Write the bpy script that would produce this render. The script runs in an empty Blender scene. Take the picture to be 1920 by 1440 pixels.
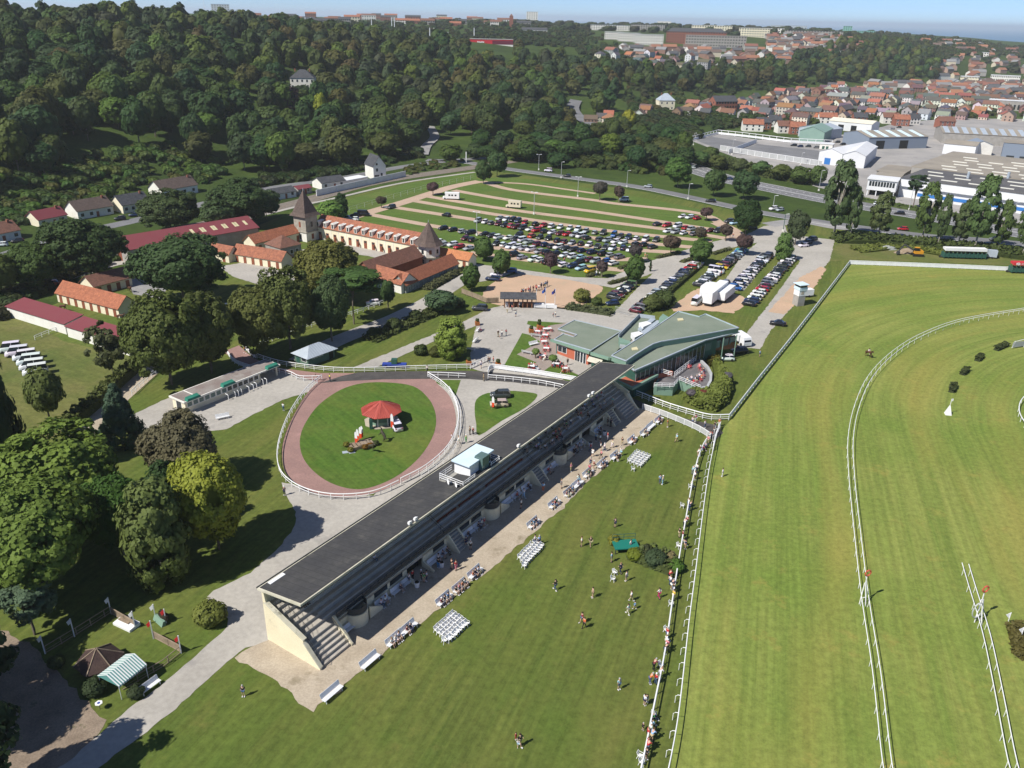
import bpy,bmesh,math,random
import numpy as np
from mathutils import Vector,Matrix,Euler
random.seed(7); np.random.seed(7)
SC = bpy.context.scene; COL = SC.collection; R = math.radians

# ------------------------------------------------------------------ camera
FPX,HPX,ROLL,CH = 1510.0,688.0,R(1.2),70.0
PITCH = math.atan(HPX / FPX)
_F = np.array([0,math.cos(PITCH),-math.sin(PITCH)]); _U0 = np.array([0,math.sin(PITCH),math.cos(PITCH)]); _R0 = np.array([1.,0,0])
_R = math.cos(ROLL) * _R0 + math.sin(ROLL) * _U0
_U = -math.sin(ROLL) * _R0 + math.cos(ROLL) * _U0
cam = bpy.data.objects.new('camera',bpy.data.cameras.new('camera')); COL.objects.link(cam)
cam.data.sensor_width = 36; cam.data.lens = FPX / 1920 * 36; cam.data.clip_start = 1; cam.data.clip_end = 90000
cam.matrix_world = Matrix(((_R[0],_U[0],-_F[0],0),(_R[1],_U[1],-_F[1],0),(_R[2],_U[2],-_F[2],CH),(0,0,0,1)))
SC.camera = cam
# ------------------------------------------------------------------ sky and sun
SUN_AZ,SUN_EL = R(56),R(48)            # shadows fall towards azimuth 56 deg (from +Y to +X)
W = bpy.data.worlds.new('World'); SC.world = W; W.use_nodes = True
wn = W.node_tree; bg = wn.nodes['Background']
sky = wn.nodes.new('ShaderNodeTexSky'); sky.sky_type = 'NISHITA'; sky.sun_disc = False
sky.sun_elevation = SUN_EL; sky.sun_rotation = SUN_AZ + math.pi; sky.altitude = 8000; sky.air_density = 1.5; sky.dust_density = 0.0; sky.ozone_density = 10.0
hs = wn.nodes.new('ShaderNodeHueSaturation'); hs.inputs['Saturation'].default_value = .88; wn.links.new(sky.outputs[0],hs.inputs['Color']); wn.links.new(hs.outputs[0],bg.inputs[0]); bg.inputs[1].default_value = 0.092
sl = bpy.data.lights.new('sun','SUN'); sl.energy = 4.5; sl.angle = R(0.53); sl.color = (1,.955,.88)
so = bpy.data.objects.new('sun',sl); COL.objects.link(so); so.location = (-200,-150,300)
_sd = Vector((math.sin(SUN_AZ) * math.cos(SUN_EL),math.cos(SUN_AZ) * math.cos(SUN_EL),-math.sin(SUN_EL)))
so.rotation_euler = _sd.to_track_quat('-Z','Y').to_euler()
SC.view_settings.view_transform = 'Standard'; SC.view_settings.look = 'None'; SC.view_settings.exposure = 0.45; SC.view_settings.gamma = 1
SC.cycles.max_bounces = 6; SC.cycles.diffuse_bounces = 3; SC.cycles.glossy_bounces = 2; SC.cycles.transmission_bounces = 3
SC.cycles.transparent_max_bounces = 6; SC.cycles.volume_bounces = 1; SC.cycles.caustics_reflective = False; SC.cycles.caustics_refractive = False

# ------------------------------------------------------------------ pixels of the photograph <-> metres
def ray(u,v): return _F * FPX + _R * (u - 960) - _U * (v - 720)
def G(u,v,z=0.0):
    d = ray(u,v); t = (z - CH) / d[2]; return Vector((d[0] * t,d[1] * t))
def PX(x,y,z=0.0):
    d = np.array([x,y,z - CH]); w = d @ _F
    return 960 + FPX * (d @ _R) / w,720 - FPX * (d @ _U) / w
def PPM(x,y,z=0.0): return FPX / max(1.0,float(np.array([x,y,z - CH]) @ _F))      # pixels per metre
def hgt(p,v1,z0=0.0):
    lo,hi = z0,120.0
    for _ in range(40):
        m = (lo + hi) / 2
        if PX(p[0],p[1],m)[1] > v1: lo = m
        else: hi = m
    return lo
# terrain: foot of the hills and the plateau behind, by direction
PROF = [(-900,240,560,56,900,64),(-400,255,600,58,900,64),(0,300,640,57,950,63),(300,345,680,55,1000,62),(500,392,720,48,1200,59),
        (700,455,800,40,1500,56),(900,535,900,34,1700,56),(1100,640,1050,30,1900,55),(1300,780,1200,33,2000,55),
        (1440,890,1300,35,2000,53),(1560,1050,1450,35,2000,50),(1700,1180,1600,34,2200,43),(1850,1320,1900,20,2400,30),(2000,1500,2000,12,2500,20),(2600,1700,2200,8,2600,12)]
_az = np.array([math.atan2(*[float(c) for c in G(p[0],330 + max(0,(p[0] - 960)) * .021)]) for p in PROF])
_pr = np.array([p[1:] for p in PROF],float)
def TZ(x,y):
    x = np.asarray(x,float); y = np.asarray(y,float)
    a = np.arctan2(x,y); d = np.hypot(x,y)
    k = [np.interp(a,_az,_pr[:,i]) for i in range(5)]
    t1 = np.clip((d - k[0]) / (k[1] - k[0]),0,1); t2 = np.clip((d - k[1]) / (k[3] - k[1]),0,1)
    t1 = np.where(t1 < .2,t1 * t1 / .4,(t1 - .1) / .9)
    z = k[2] * t1 + (k[4] - k[2]) * t2 * (2 - t2)
    back = np.clip((2.2 - np.abs(a)) / .6,0,1)
    drop = np.clip((d - 3000) / 250,0,1)
    return z * back * (1 - drop) - 12 * drop
_TT = np.concatenate([np.arange(150,1000,4.0),np.arange(1000,3000,10.0)])
def hit(u,v):
    """where the sight line through a photo pixel meets the terrain (or passes closest over it)"""
    d = ray(u,v); d = d / np.linalg.norm(d[:2]); X,Y = d[0] * _TT,d[1] * _TT; g = CH + d[2] * _TT - TZ(X,Y)
    k = np.nonzero(g <= 0)[0]
    if len(k) and k[0] > 0: i = k[0]; t = _TT[i - 1] + (_TT[i] - _TT[i - 1]) * g[i - 1] / (g[i - 1] - g[i])
    else: t = _TT[200 + int(np.argmin(g[200:]))]
    x,y = d[0] * t,d[1] * t; return Vector((x,y,float(TZ(x,y))))

# ------------------------------------------------------------------ materials
MATS = {}
def _new(name):
    m = bpy.data.materials.new(name); m.use_nodes = True; MATS[name] = m
    return m,m.node_tree,m.node_tree.nodes['Principled BSDF']
def _n(nt,t,**kw):
    n = nt.nodes.new(t)
    for k,v in kw.items(): setattr(n,k,v)
    return n
def _mixc(nt,fac,a,b):
    n = _n(nt,'ShaderNodeMix',data_type='RGBA')
    for s,v in ((n.inputs[0],fac),(n.inputs[6],a),(n.inputs[7],b)):
        if isinstance(v,bpy.types.NodeSocket): nt.links.new(v,s)
        elif isinstance(v,(int,float)): s.default_value = v
        else: s.default_value = (*v[:3],1)
    return n.outputs[2]
def _noise(nt,scale,detail=3,vec=None,rough=.55):
    n = _n(nt,'ShaderNodeTexNoise'); n.inputs['Scale'].default_value = scale; n.inputs['Detail'].default_value = detail; n.inputs['Roughness'].default_value = rough
    if vec is None: vec = _n(nt,'ShaderNodeNewGeometry').outputs['Position']
    nt.links.new(vec,n.inputs['Vector']); return n.outputs['Fac']
def _ramp(nt,x,a,b):
    n = _n(nt,'ShaderNodeMapRange'); n.inputs[1].default_value = a; n.inputs[2].default_value = b; nt.links.new(x,n.inputs[0]); return n.outputs[0]
def _stretch(nt,ang,sx,sy):
    g = _n(nt,'ShaderNodeNewGeometry'); r = _n(nt,'ShaderNodeVectorRotate',rotation_type='Z_AXIS'); r.inputs['Angle'].default_value = ang
    nt.links.new(g.outputs['Position'],r.inputs['Vector'])
    m = _n(nt,'ShaderNodeVectorMath',operation='MULTIPLY'); m.inputs[1].default_value = (sx,sy,0); nt.links.new(r.outputs[0],m.inputs[0]); return m.outputs[0]
def mat(name,c,rough=.85,c2=None,sc=.6,spec=.3,metal=0,fine=None,fsc=6,objcol=False,blot=None,bsc=.15):
    """base colour + broad mottling towards c2 + fine grain + sparse blotches (stains with their own shape)"""
    if name in MATS: return MATS[name]
    m,nt,b = _new(name)
    b.inputs['Roughness'].default_value = rough; b.inputs['Metallic'].default_value = metal; b.inputs['Specular IOR Level'].default_value = spec
    if objcol:
        oi = _n(nt,'ShaderNodeObjectInfo'); col = oi.outputs['Color']
    else:
        rgb = _n(nt,'ShaderNodeRGB'); rgb.outputs[0].default_value = (*c,1); col = rgb.outputs[0]
    if c2 is not None: col = _mixc(nt,_ramp(nt,_noise(nt,sc,4),.35,.65),col,c2)
    if fine is not None:
        v = _n(nt,'ShaderNodeMapRange'); v.inputs[1].default_value = .3; v.inputs[2].default_value = .7; v.inputs[3].default_value = 1 - fine; v.inputs[4].default_value = 1 + fine
        nt.links.new(_noise(nt,fsc,3),v.inputs[0])
        mu = _n(nt,'ShaderNodeVectorMath',operation='MULTIPLY'); nt.links.new(col,mu.inputs[0]); nt.links.new(v.outputs[0],mu.inputs[1]); col = mu.outputs[0]
    if blot is not None: col = _mixc(nt,_ramp(nt,_noise(nt,bsc,5,rough=.7),.58,.7),col,blot)
    nt.links.new(col,b.inputs['Base Color']); return m
def turf(name,c1,c2,c3,ang=0.0,along=.02,across=.5,stadium=None,fine=.30,patch=.05,dry=None):
    m,nt,b = _new(name); b.inputs['Roughness'].default_value = .95; b.inputs['Specular IOR Level'].default_value = .12
    if stadium:
        (cx,cy),e = stadium; g = _n(nt,'ShaderNodeNewGeometry').outputs['Position']
        s = _n(nt,'ShaderNodeVectorMath',operation='SUBTRACT'); s.inputs[1].default_value = (cx,cy,0); nt.links.new(g,s.inputs[0])
        def dot(vx,vy):
            d = _n(nt,'ShaderNodeVectorMath',operation='DOT_PRODUCT'); d.inputs[1].default_value = (vx,vy,0); nt.links.new(s.outputs[0],d.inputs[0]); return d.outputs['Value']
        al,ac = dot(e[0],e[1]),dot(-e[1],e[0])
        mx = _n(nt,'ShaderNodeMath',operation='MAXIMUM'); nt.links.new(al,mx.inputs[0]); mx.inputs[1].default_value = 0
        cb = _n(nt,'ShaderNodeCombineXYZ'); nt.links.new(mx.outputs[0],cb.inputs[0]); nt.links.new(ac,cb.inputs[1])
        ln = _n(nt,'ShaderNodeVectorMath',operation='LENGTH'); nt.links.new(cb.outputs[0],ln.inputs[0])
        c2n = _n(nt,'ShaderNodeCombineXYZ')
        m1 = _n(nt,'ShaderNodeMath',operation='MULTIPLY'); m1.inputs[1].default_value = along; nt.links.new(al,m1.inputs[0])
        m2 = _n(nt,'ShaderNodeMath',operation='MULTIPLY'); m2.inputs[1].default_value = across; nt.links.new(ln.outputs['Value'],m2.inputs[0])
        nt.links.new(m1.outputs[0],c2n.inputs[0]); nt.links.new(m2.outputs[0],c2n.inputs[1]); vec = c2n.outputs[0]
    else: vec = _stretch(nt,ang,along,across)
    col = _mixc(nt,_ramp(nt,_noise(nt,1,4,vec,.6),.33,.68),c1,c2)
    col = _mixc(nt,_ramp(nt,_noise(nt,patch,3),.42,.68),col,c3)
    sm = _n(nt,'ShaderNodeVectorMath',operation='MULTIPLY'); sm.inputs[1].default_value = (2.5,3.3,1); nt.links.new(vec,sm.inputs[0])
    fs = _n(nt,'ShaderNodeMapRange'); fs.inputs[1].default_value = .3; fs.inputs[2].default_value = .7; fs.inputs[3].default_value = .88; fs.inputs[4].default_value = 1.18; nt.links.new(_noise(nt,1,3,sm.outputs[0],.6),fs.inputs[0])
    mf = _n(nt,'ShaderNodeVectorMath',operation='MULTIPLY'); nt.links.new(col,mf.inputs[0]); nt.links.new(fs.outputs[0],mf.inputs[1]); col = mf.outputs[0]
    if dry:
        sb = _n(nt,'ShaderNodeVectorMath',operation='MULTIPLY'); sb.inputs[1].default_value = (1.2,.22,1); nt.links.new(vec,sb.inputs[0])
        col = _mixc(nt,_ramp(nt,_noise(nt,1,3,sb.outputs[0],.5),.50,.82),col,dry); col = _mixc(nt,_ramp(nt,_noise(nt,.16,6,None,.75),.57,.76),col,dry)
    v = _n(nt,'ShaderNodeMapRange'); v.inputs[1].default_value = .3; v.inputs[2].default_value = .7; v.inputs[3].default_value = 1 - fine; v.inputs[4].default_value = 1 + fine
    nt.links.new(_noise(nt,1.1,6,None,.8),v.inputs[0])
    mu = _n(nt,'ShaderNodeVectorMath',operation='MULTIPLY'); nt.links.new(col,mu.inputs[0]); nt.links.new(v.outputs[0],mu.inputs[1])
    nt.links.new(mu.outputs[0],b.inputs['Base Color']); return m
def leafmat(name,attr=False):
    m,nt,b = _new(name); b.inputs['Roughness'].default_value = .65; b.inputs['Specular IOR Level'].default_value = .18
    if attr: src = _n(nt,'ShaderNodeAttribute',attribute_name='Col').outputs['Color']
    else: src = _n(nt,'ShaderNodeObjectInfo').outputs['Color']
    v = _n(nt,'ShaderNodeMapRange'); v.inputs[1].default_value = .3; v.inputs[2].default_value = .7; v.inputs[3].default_value = .76; v.inputs[4].default_value = 1.24
    nt.links.new(_noise(nt,.55,4,None,.7),v.inputs[0])
    mu = _n(nt,'ShaderNodeVectorMath',operation='MULTIPLY'); nt.links.new(src,mu.inputs[0]); nt.links.new(v.outputs[0],mu.inputs[1])
    nt.links.new(mu.outputs[0],b.inputs['Base Color'])
    tr = _n(nt,'ShaderNodeBsdfTranslucent'); nt.links.new(mu.outputs[0],tr.inputs['Color'])
    mx = _n(nt,'ShaderNodeMixShader'); mx.inputs[0].default_value = .34
    nt.links.new(b.outputs[0],mx.inputs[1]); nt.links.new(tr.outputs[0],mx.inputs[2])
    nt.links.new(mx.outputs[0],nt.nodes['Material Output'].inputs['Surface']); return m
def glassy(name,c,rough=.08):
    m,nt,b = _new(name); b.inputs['Base Color'].default_value = (*c,1); b.inputs['Roughness'].default_value = rough; b.inputs['Specular IOR Level'].default_value = .45; return m
def tilemat(name,c,c2,k=3.2,objcol=False):
    """roof tiles: colour mottling with fine courses as relief"""
    m = mat(name,c,.9,c2,.9,.15,fine=.22,fsc=2.2,objcol=objcol); nt = m.node_tree; b = nt.nodes['Principled BSDF']
    w = _n(nt,'ShaderNodeTexWave',bands_direction='Z'); w.inputs['Scale'].default_value = k; w.inputs['Distortion'].default_value = .4
    nt.links.new(_n(nt,'ShaderNodeNewGeometry').outputs['Position'],w.inputs['Vector'])
    bp = _n(nt,'ShaderNodeBump'); bp.inputs['Strength'].default_value = .5; bp.inputs['Distance'].default_value = .06
    nt.links.new(w.outputs['Fac'],bp.inputs['Height']); nt.links.new(bp.outputs[0],b.inputs['Normal']); return m

# ------------------------------------------------------------------ mesh builder
class MB:
    def __init__(s): s.v = []; s.f = []; s.mi = []; s.m = 0
    def add(s,vs,fs):
        o = len(s.v); s.v.extend([tuple(map(float,p)) for p in vs]); s.f.extend([tuple(i + o for i in f) for f in fs]); s.mi.extend([s.m] * len(fs)); return s
    def bx(s,x0,x1,y0,y1,z0,z1):
        return s.add([(x0,y0,z0),(x1,y0,z0),(x1,y1,z0),(x0,y1,z0),(x0,y0,z1),(x1,y0,z1),(x1,y1,z1),(x0,y1,z1)],
                     [(3,2,1,0),(4,5,6,7),(0,1,5,4),(1,2,6,5),(2,3,7,6),(3,0,4,7)])
    def hexa(s,b4,t4):
        return s.add(list(b4) + list(t4),[(3,2,1,0),(4,5,6,7),(0,1,5,4),(1,2,6,5),(2,3,7,6),(3,0,4,7)])
    def poly(s,pts): return s.add(pts,[tuple(range(len(pts)))])
    def prism(s,pts,z0,z1):
        a = sum(pts[i][0] * pts[(i + 1) % len(pts)][1] - pts[(i + 1) % len(pts)][0] * pts[i][1] for i in range(len(pts)))
        if a < 0: pts = pts[::-1]
        n = len(pts)
        return s.add([(p[0],p[1],z0) for p in pts] + [(p[0],p[1],z1) for p in pts],
                     [tuple(range(n - 1,-1,-1)),tuple(range(n,2 * n))] + [(i,(i + 1) % n,(i + 1) % n + n,i + n) for i in range(n)])
    def yprism(s,prof,x0,x1):
        """profile of (y,z) extruded along x"""
        a = sum(prof[i][0] * prof[(i + 1) % len(prof)][1] - prof[(i + 1) % len(prof)][0] * prof[i][1] for i in range(len(prof)))
        if a < 0: prof = prof[::-1]
        n = len(prof)
        return s.add([(x0,p[0],p[1]) for p in prof] + [(x1,p[0],p[1]) for p in prof],
                     [tuple(range(n - 1,-1,-1)),tuple(range(n,2 * n))] + [(i,(i + 1) % n,(i + 1) % n + n,i + n) for i in range(n)])
    def tube(s,path,r,n=6,r2=None,cap=True):
        path = [Vector(p) for p in path]; rings = []; L = len(path)
        for i,p in enumerate(path):
            d = (path[min(i + 1,L - 1)] - path[max(i - 1,0)]).normalized()
            a = Vector((0,0,1)) if abs(d.z) < .9 else Vector((1,0,0))
            x = d.cross(a).normalized(); y = d.cross(x)
            rr = r if r2 is None else r + (r2 - r) * i / max(1,L - 1)
            rings.append([p + (x * math.cos(t) + y * math.sin(t)) * rr for t in [2 * math.pi * k / n for k in range(n)]])
        vs = [q for rg in rings for q in rg]; fs = []
        for i in range(L - 1):
            for k in range(n): fs.append((i * n + k,(i + 1) * n + k,(i + 1) * n + (k + 1) % n,i * n + (k + 1) % n))
        if cap: fs += [tuple(range(n)),tuple(range((L - 1) * n + n - 1,(L - 1) * n - 1,-1))]
        return s.add(vs,fs)
    def bar(s,a,b,w,h):
        a = Vector(a); b = Vector(b); d = (b - a); dd = d.normalized() if d.length else Vector((1,0,0))
        if abs(dd.z) > .95: x = Vector((1,0,0)); y = Vector((0,1,0))
        else: x = Vector((-dd.y,dd.x,0)).normalized(); y = dd.cross(x) * -1
        x *= w / 2; y *= h / 2
        return s.hexa([a - x - y,a + x - y,b + x - y,b - x - y],[a - x + y,a + x + y,b + x + y,b - x + y])
    def cone(s,x,y,z0,r0,z1,r1,n=12,ph=0):
        t = [2 * math.pi * k / n + ph for k in range(n)]
        return s.add([(x + r0 * math.cos(a),y + r0 * math.sin(a),z0) for a in t] + [(x + r1 * math.cos(a),y + r1 * math.sin(a),z1) for a in t],
                     [tuple(range(n - 1,-1,-1)),tuple(range(n,2 * n))] + [(i,(i + 1) % n,(i + 1) % n + n,i + n) for i in range(n)])
    def ball(s,x,y,z,rx,ry=None,rz=None,n=8,m=5,zmin=-1.0):
        ry = ry or rx; rz = rz or rx; vs = []; fs = []
        lo = math.asin(max(-1,zmin))
        for j in range(m + 1):
            a = lo + (math.pi / 2 - lo) * j / m
            for k in range(n): vs.append((x + rx * math.cos(a) * math.cos(2 * math.pi * k / n),y + ry * math.cos(a) * math.sin(2 * math.pi * k / n),z + rz * math.sin(a)))
        for j in range(m):
            for k in range(n): fs.append((j * n + k,j * n + (k + 1) % n,(j + 1) * n + (k + 1) % n,(j + 1) * n + k))
        return s.add(vs,fs)
    def build(s,name,mats,parent=None,smooth=False,color=None):
        me = bpy.data.meshes.new(name); me.from_pydata(s.v,[],s.f)
        if not isinstance(mats,(list,tuple)): mats = [mats]
        for m in mats: me.materials.append(m)
        if len(mats) > 1: me.polygons.foreach_set('material_index',s.mi)
        if smooth: me.polygons.foreach_set('use_smooth',[True] * len(s.f))
        me.update()
        return obj(name,me,parent,color)
def obj(name,me,parent=None,color=None):
    o = bpy.data.objects.new(name,me); COL.objects.link(o); o.parent = parent
    if color is not None: o.color = (*color[:3],1)
    return o
def meta(o,label=None,cat=None,group=None,kind=None):
    if label: o['label'] = label
    if cat: o['category'] = cat
    if group: o['group'] = group
    if kind: o['kind'] = kind
    return o
def thing(name,label,cat,loc=(0,0,0),rz=0.0,group=None):
    o = bpy.data.objects.new(name,None); COL.objects.link(o); o.empty_display_size = .3
    o.location = (loc[0],loc[1],loc[2] if len(loc) > 2 else 0); o.rotation_euler = (0,0,rz); return meta(o,label,cat,group)
def copy_tree(o,parent=None,color=None):
    c = o.copy(); COL.objects.link(c); c.parent = parent
    for ch in o.children: copy_tree(ch,c)
    return c
_kids = {}
def stamp(root,loc,rz=0.0,label=None,group=None,scale=None,cols=None):
    """copy of a thing with its parts and sub-parts; cols: part name -> colour"""
    def cp(o,par):
        c = o.copy(); COL.objects.link(c); c.parent = par
        b = o.name.split('.')[0]
        if cols and b in cols: c.color = (*cols[b][:3],1)
        for ch in _kids.setdefault(o.name,list(o.children)): cp(ch,c)
        return c
    r = cp(root,None); r.location = (loc[0],loc[1],loc[2] if len(loc) > 2 else 0); r.rotation_euler = (0,0,rz)
    if scale is not None: r.scale = scale if hasattr(scale,'__len__') else (scale,) * 3
    if label: r['label'] = label
    if group: r['group'] = group
    return r
def drop_proto(root):
    """remove a prototype from the scene once its copies stand"""
    def rm(o):
        for ch in list(o.children): rm(ch)
        bpy.data.objects.remove(o)
    rm(root)
ORD = ['zeroth','first','second','third','fourth','fifth','sixth','seventh','eighth','ninth','tenth','eleventh','twelfth']
def nth(i):
    if i < len(ORD): return ORD[i]
    return '%d%s' % (i,'th' if 10 <= i % 100 <= 20 else {1: 'st',2: 'nd',3: 'rd'}.get(i % 10,'th'))
# ================================================================== people, horses
mat('skin',(.52,.33,.24),.6); mat('cloth',(.5,.5,.5),.85,objcol=True); mat('shoe',(.6,.6,.6),.7,objcol=True); mat('hair',(.05,.03,.02),.8,objcol=True); mat('horse_hide',(.10,.045,.022),.55,(.07,.03,.016),1.5)
def skin_mesh(name,V,E_,Rd,root=0,lv=1):
    me = bpy.data.meshes.new(name); me.from_pydata(V,E_,[]); o = bpy.data.objects.new(name,me); COL.objects.link(o)
    o.modifiers.new('k','SKIN'); sv = me.skin_vertices[0].data
    for i,r_ in enumerate(Rd): sv[i].radius = (r_,r_) if not hasattr(r_,'__len__') else r_
    for i in range(len(V)): sv[i].use_root = (i == root)
    ss = o.modifiers.new('s','SUBSURF'); ss.levels = lv
    dg = bpy.context.evaluated_depsgraph_get(); dg.update(); out = bpy.data.meshes.new_from_object(o.evaluated_get(dg)); out.name = name; bpy.data.objects.remove(o)
    out.polygons.foreach_set('use_smooth',[True] * len(out.polygons)); return out
def figure(pose):
    """joints of one pose, facing -Y; returns vertices by name"""
    J = dict(pel=(0,0,.95),waist=(0,-.01,1.1),chest=(0,0,1.32),neck=(0,-.01,1.48),head=(0,-.03,1.60),crown=(0,-.02,1.71))
    for s,n in ((-1,'l'),(1,'r')):
        J.update({n + 'sh': (s * .19,0,1.42),n + 'el': (s * .25,.03,1.15),n + 'ha': (s * .25,-.07,.92),n + 'hip': (s * .10,0,.90),n + 'kn': (s * .11,-.02,.50),n + 'an': (s * .11,.02,.09),n + 'to': (s * .13,-.12,.04)})
    if pose == 'walk':
        J.update(lkn=(-.1,-.16,.52),lan=(-.1,-.24,.10),lto=(-.1,-.40,.06),rkn=(.1,.04,.50),ran=(.1,.30,.14),rto=(.1,.20,.04),lel=(-.26,.16,1.17),lha=(-.26,.12,.93),rel=(.26,-.08,1.17),rha=(.24,-.28,1.02))
    if pose == 'lean':
        J.update(waist=(0,-.05,1.1),chest=(0,-.16,1.29),neck=(0,-.24,1.43),head=(0,-.30,1.54),crown=(0,-.30,1.65),lsh=(-.19,-.20,1.38),rsh=(.19,-.20,1.38),lel=(-.27,-.34,1.16),rel=(.27,-.34,1.16),lha=(-.12,-.50,1.13),rha=(.12,-.50,1.13))
    if pose == 'phone':
        J.update(rel=(.28,-.16,1.22),rha=(.12,-.30,1.34),lel=(-.27,-.10,1.18),lha=(-.10,-.32,1.28),head=(0,-.08,1.58),crown=(0,-.05,1.69))
    if pose == 'sit':
        dz = -.45; J = {k: (v[0],v[1],v[2] + dz) for k,v in J.items()}
        for s,n in ((-1,'l'),(1,'r')): J.update({n + 'hip': (s * .10,-.02,.46),n + 'kn': (s * .13,-.42,.50),n + 'an': (s * .12,-.46,.09),n + 'to': (s * .13,-.60,.04),n + 'el': (s * .27,-.05,.72),n + 'ha': (s * .14,-.30,.60)})
    return J
def make_person(pose):
    J = figure(pose); N = list(J); ix = {n: i for i,n in enumerate(N)}
    Ed = [('pel','waist'),('waist','chest'),('chest','neck'),('neck','head'),('head','crown')]
    for n in 'lr': Ed += [('chest',n + 'sh'),(n + 'sh',n + 'el'),(n + 'el',n + 'ha'),('pel',n + 'hip'),(n + 'hip',n + 'kn'),(n + 'kn',n + 'an'),(n + 'an',n + 'to')]
    Rd = dict(pel=.135,waist=.125,chest=.145,neck=.058,head=.095,crown=.075,sh=.062,el=.045,ha=.034,hip=.088,kn=.058,an=.042,to=.035)
    def rr(n): return Rd.get(n,Rd.get(n[1:],.05))
    body = skin_mesh('body',[J[n] for n in N],[(ix[a],ix[b]) for a,b in Ed],[rr(n) for n in N],ix['pel']); body.materials.append(MATS['skin'])
    def sub(name,names,grow,ed,m,cut={}):
        P = {n: Vector(J[n]) for n in names}
        for n,(a,t) in cut.items(): P[n] = Vector(J[a]) + (Vector(J[n]) - Vector(J[a])) * t
        i2 = {n: i for i,n in enumerate(names)}; me = skin_mesh(name,[tuple(P[n]) for n in names],[(i2[a],i2[b]) for a,b in ed],[rr(n) * grow for n in names],0); me.materials.append(m); return me
    shirt = sub('shirt',['pel','waist','chest','neck','lsh','lel','rsh','rel'],1.13,[('pel','waist'),('waist','chest'),('chest','neck'),('chest','lsh'),('lsh','lel'),('chest','rsh'),('rsh','rel')],MATS['cloth'],{'neck': ('chest',.45)})
    le = [('pel','lhip'),('lhip','lkn'),('lkn','lan'),('pel','rhip'),('rhip','rkn'),('rkn','ran')]
    tr = sub('trousers',['pel','lhip','lkn','lan','rhip','rkn','ran'],1.17,le,MATS['cloth']); sh = sub('shorts',['pel','lhip','lkn','rhip','rkn'],1.2,[('pel','lhip'),('lhip','lkn'),('pel','rhip'),('rhip','rkn')],MATS['cloth'],{'lkn': ('lhip',.8),'rkn': ('rhip',.8)})
    c = Vector(J['crown']); mb = MB(); mb.ball(c.x,c.y + .02,c.z - .05,.118,.125,.115,8,4,-.25); hm = bpy.data.meshes.new('hair'); hm.from_pydata(mb.v,[],mb.f); hm.materials.append(MATS['hair']); hm.polygons.foreach_set('use_smooth',[True] * len(hm.polygons))
    mb = MB(); mb.bx(-.05,.05,-.14,.10,0,.09); sm = bpy.data.meshes.new('shoe'); sm.from_pydata(mb.v,[],mb.f); sm.materials.append(MATS['shoe'])
    out = {}
    for low,lm in (('trousers',tr),('shorts',sh)):
        r = thing('person','x','person'); obj('body',body,r); obj('shirt',shirt,r); obj(low,lm,r); obj('hair',hm,r)
        for n in 'lr': q = obj('shoe',sm,r); t = J[n + 'to']; a = J[n + 'an']; q.location = ((t[0] + a[0]) / 2,(t[1] + a[1]) / 2,min(t[2],a[2]) - .045)
        out[low] = r
    return out
POSES = {p: make_person(p) for p in ('stand','walk','lean','phone','sit')}
def horse_mesh(pose,mname):
    V = dict(rump=(.75,0,1.25),loin=(.3,0,1.30),back=(-.1,0,1.27),with_=(-.55,0,1.36),chest=(-.72,0,1.12),neck1=(-.95,0,1.55),neck2=(-1.18,0,1.78),poll=(-1.28,0,1.86),muz=(-1.58,0,1.55),tail1=(.95,0,1.25),tail2=(1.1,0,.85))
    rad = dict(rump=.27,loin=.28,back=.30,with_=.25,chest=.22,neck1=.17,neck2=.12,poll=.10,muz=.065,tail1=.06,tail2=.05)
    Ed = [('tail2','tail1'),('tail1','rump'),('rump','loin'),('loin','back'),('back','with_'),('with_','chest'),('with_','neck1'),('neck1','neck2'),('neck2','poll'),('poll','muz')]
    for s,n in ((-.15,'a'),(.15,'b')):
        st = .18 if n == 'a' and pose == 'walk' else 0
        V.update({'fe' + n: (-.62 - st,s,.95),'fk' + n: (-.62 - st * 1.5,s,.55),'ff' + n: (-.62 - st,s,.08),'hs' + n: (.62,s,.95),'hh' + n: (.84 - st,s,.55),'hf' + n: (.72 - st,s,.08)})
        rad.update({'fe' + n: .10,'fk' + n: .06,'ff' + n: .055,'hs' + n: .15,'hh' + n: .07,'hf' + n: .055}); Ed += [('chest','fe' + n),('fe' + n,'fk' + n),('fk' + n,'ff' + n),('rump','hs' + n),('hs' + n,'hh' + n),('hh' + n,'hf' + n)]
    N = list(V); ix = {n: i for i,n in enumerate(N)}; me = skin_mesh('horse_body',[V[n] for n in N],[(ix[a],ix[b]) for a,b in Ed],[rad[n] for n in N],ix['back']); me.materials.append(MATS[mname]); return me
mat('bronze',(.07,.065,.045),.5,(.10,.09,.06),2,metal=.3); HB = horse_mesh('walk','horse_hide'); HS = horse_mesh('stand','bronze')
# ================================================================== setting: terrain, sea, grounds, roads
M = MATS
E1 = Vector((.551,.8345)); E2 = Vector((-.8345,.551)); GS0 = G(604,1255)          # grandstand axes: along, back
GSA = math.atan2(E1.y,E1.x)
turf('track_turf',(.138,.185,.038),(.225,.245,.062),(.135,.190,.036),along=.012,across=.42,stadium=((158,112),Vector((.29,.957)).normalized()),patch=.035,dry=(.27,.235,.06))
turf('lawn',(.074,.100,.022),(.128,.145,.034),(.080,.120,.022),ang=-1.2,along=.03,across=.55,patch=.045,dry=(.15,.15,.04))
turf('parade_lawn',(.058,.115,.018),(.080,.138,.022),(.085,.130,.026),ang=.9,along=.05,across=.5,patch=.12,dry=(.13,.15,.03))
turf('park_grass',(.070,.122,.022),(.098,.150,.030),(.085,.125,.030),ang=.15,along=.05,across=.4,patch=.03,dry=(.13,.15,.04))
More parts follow.
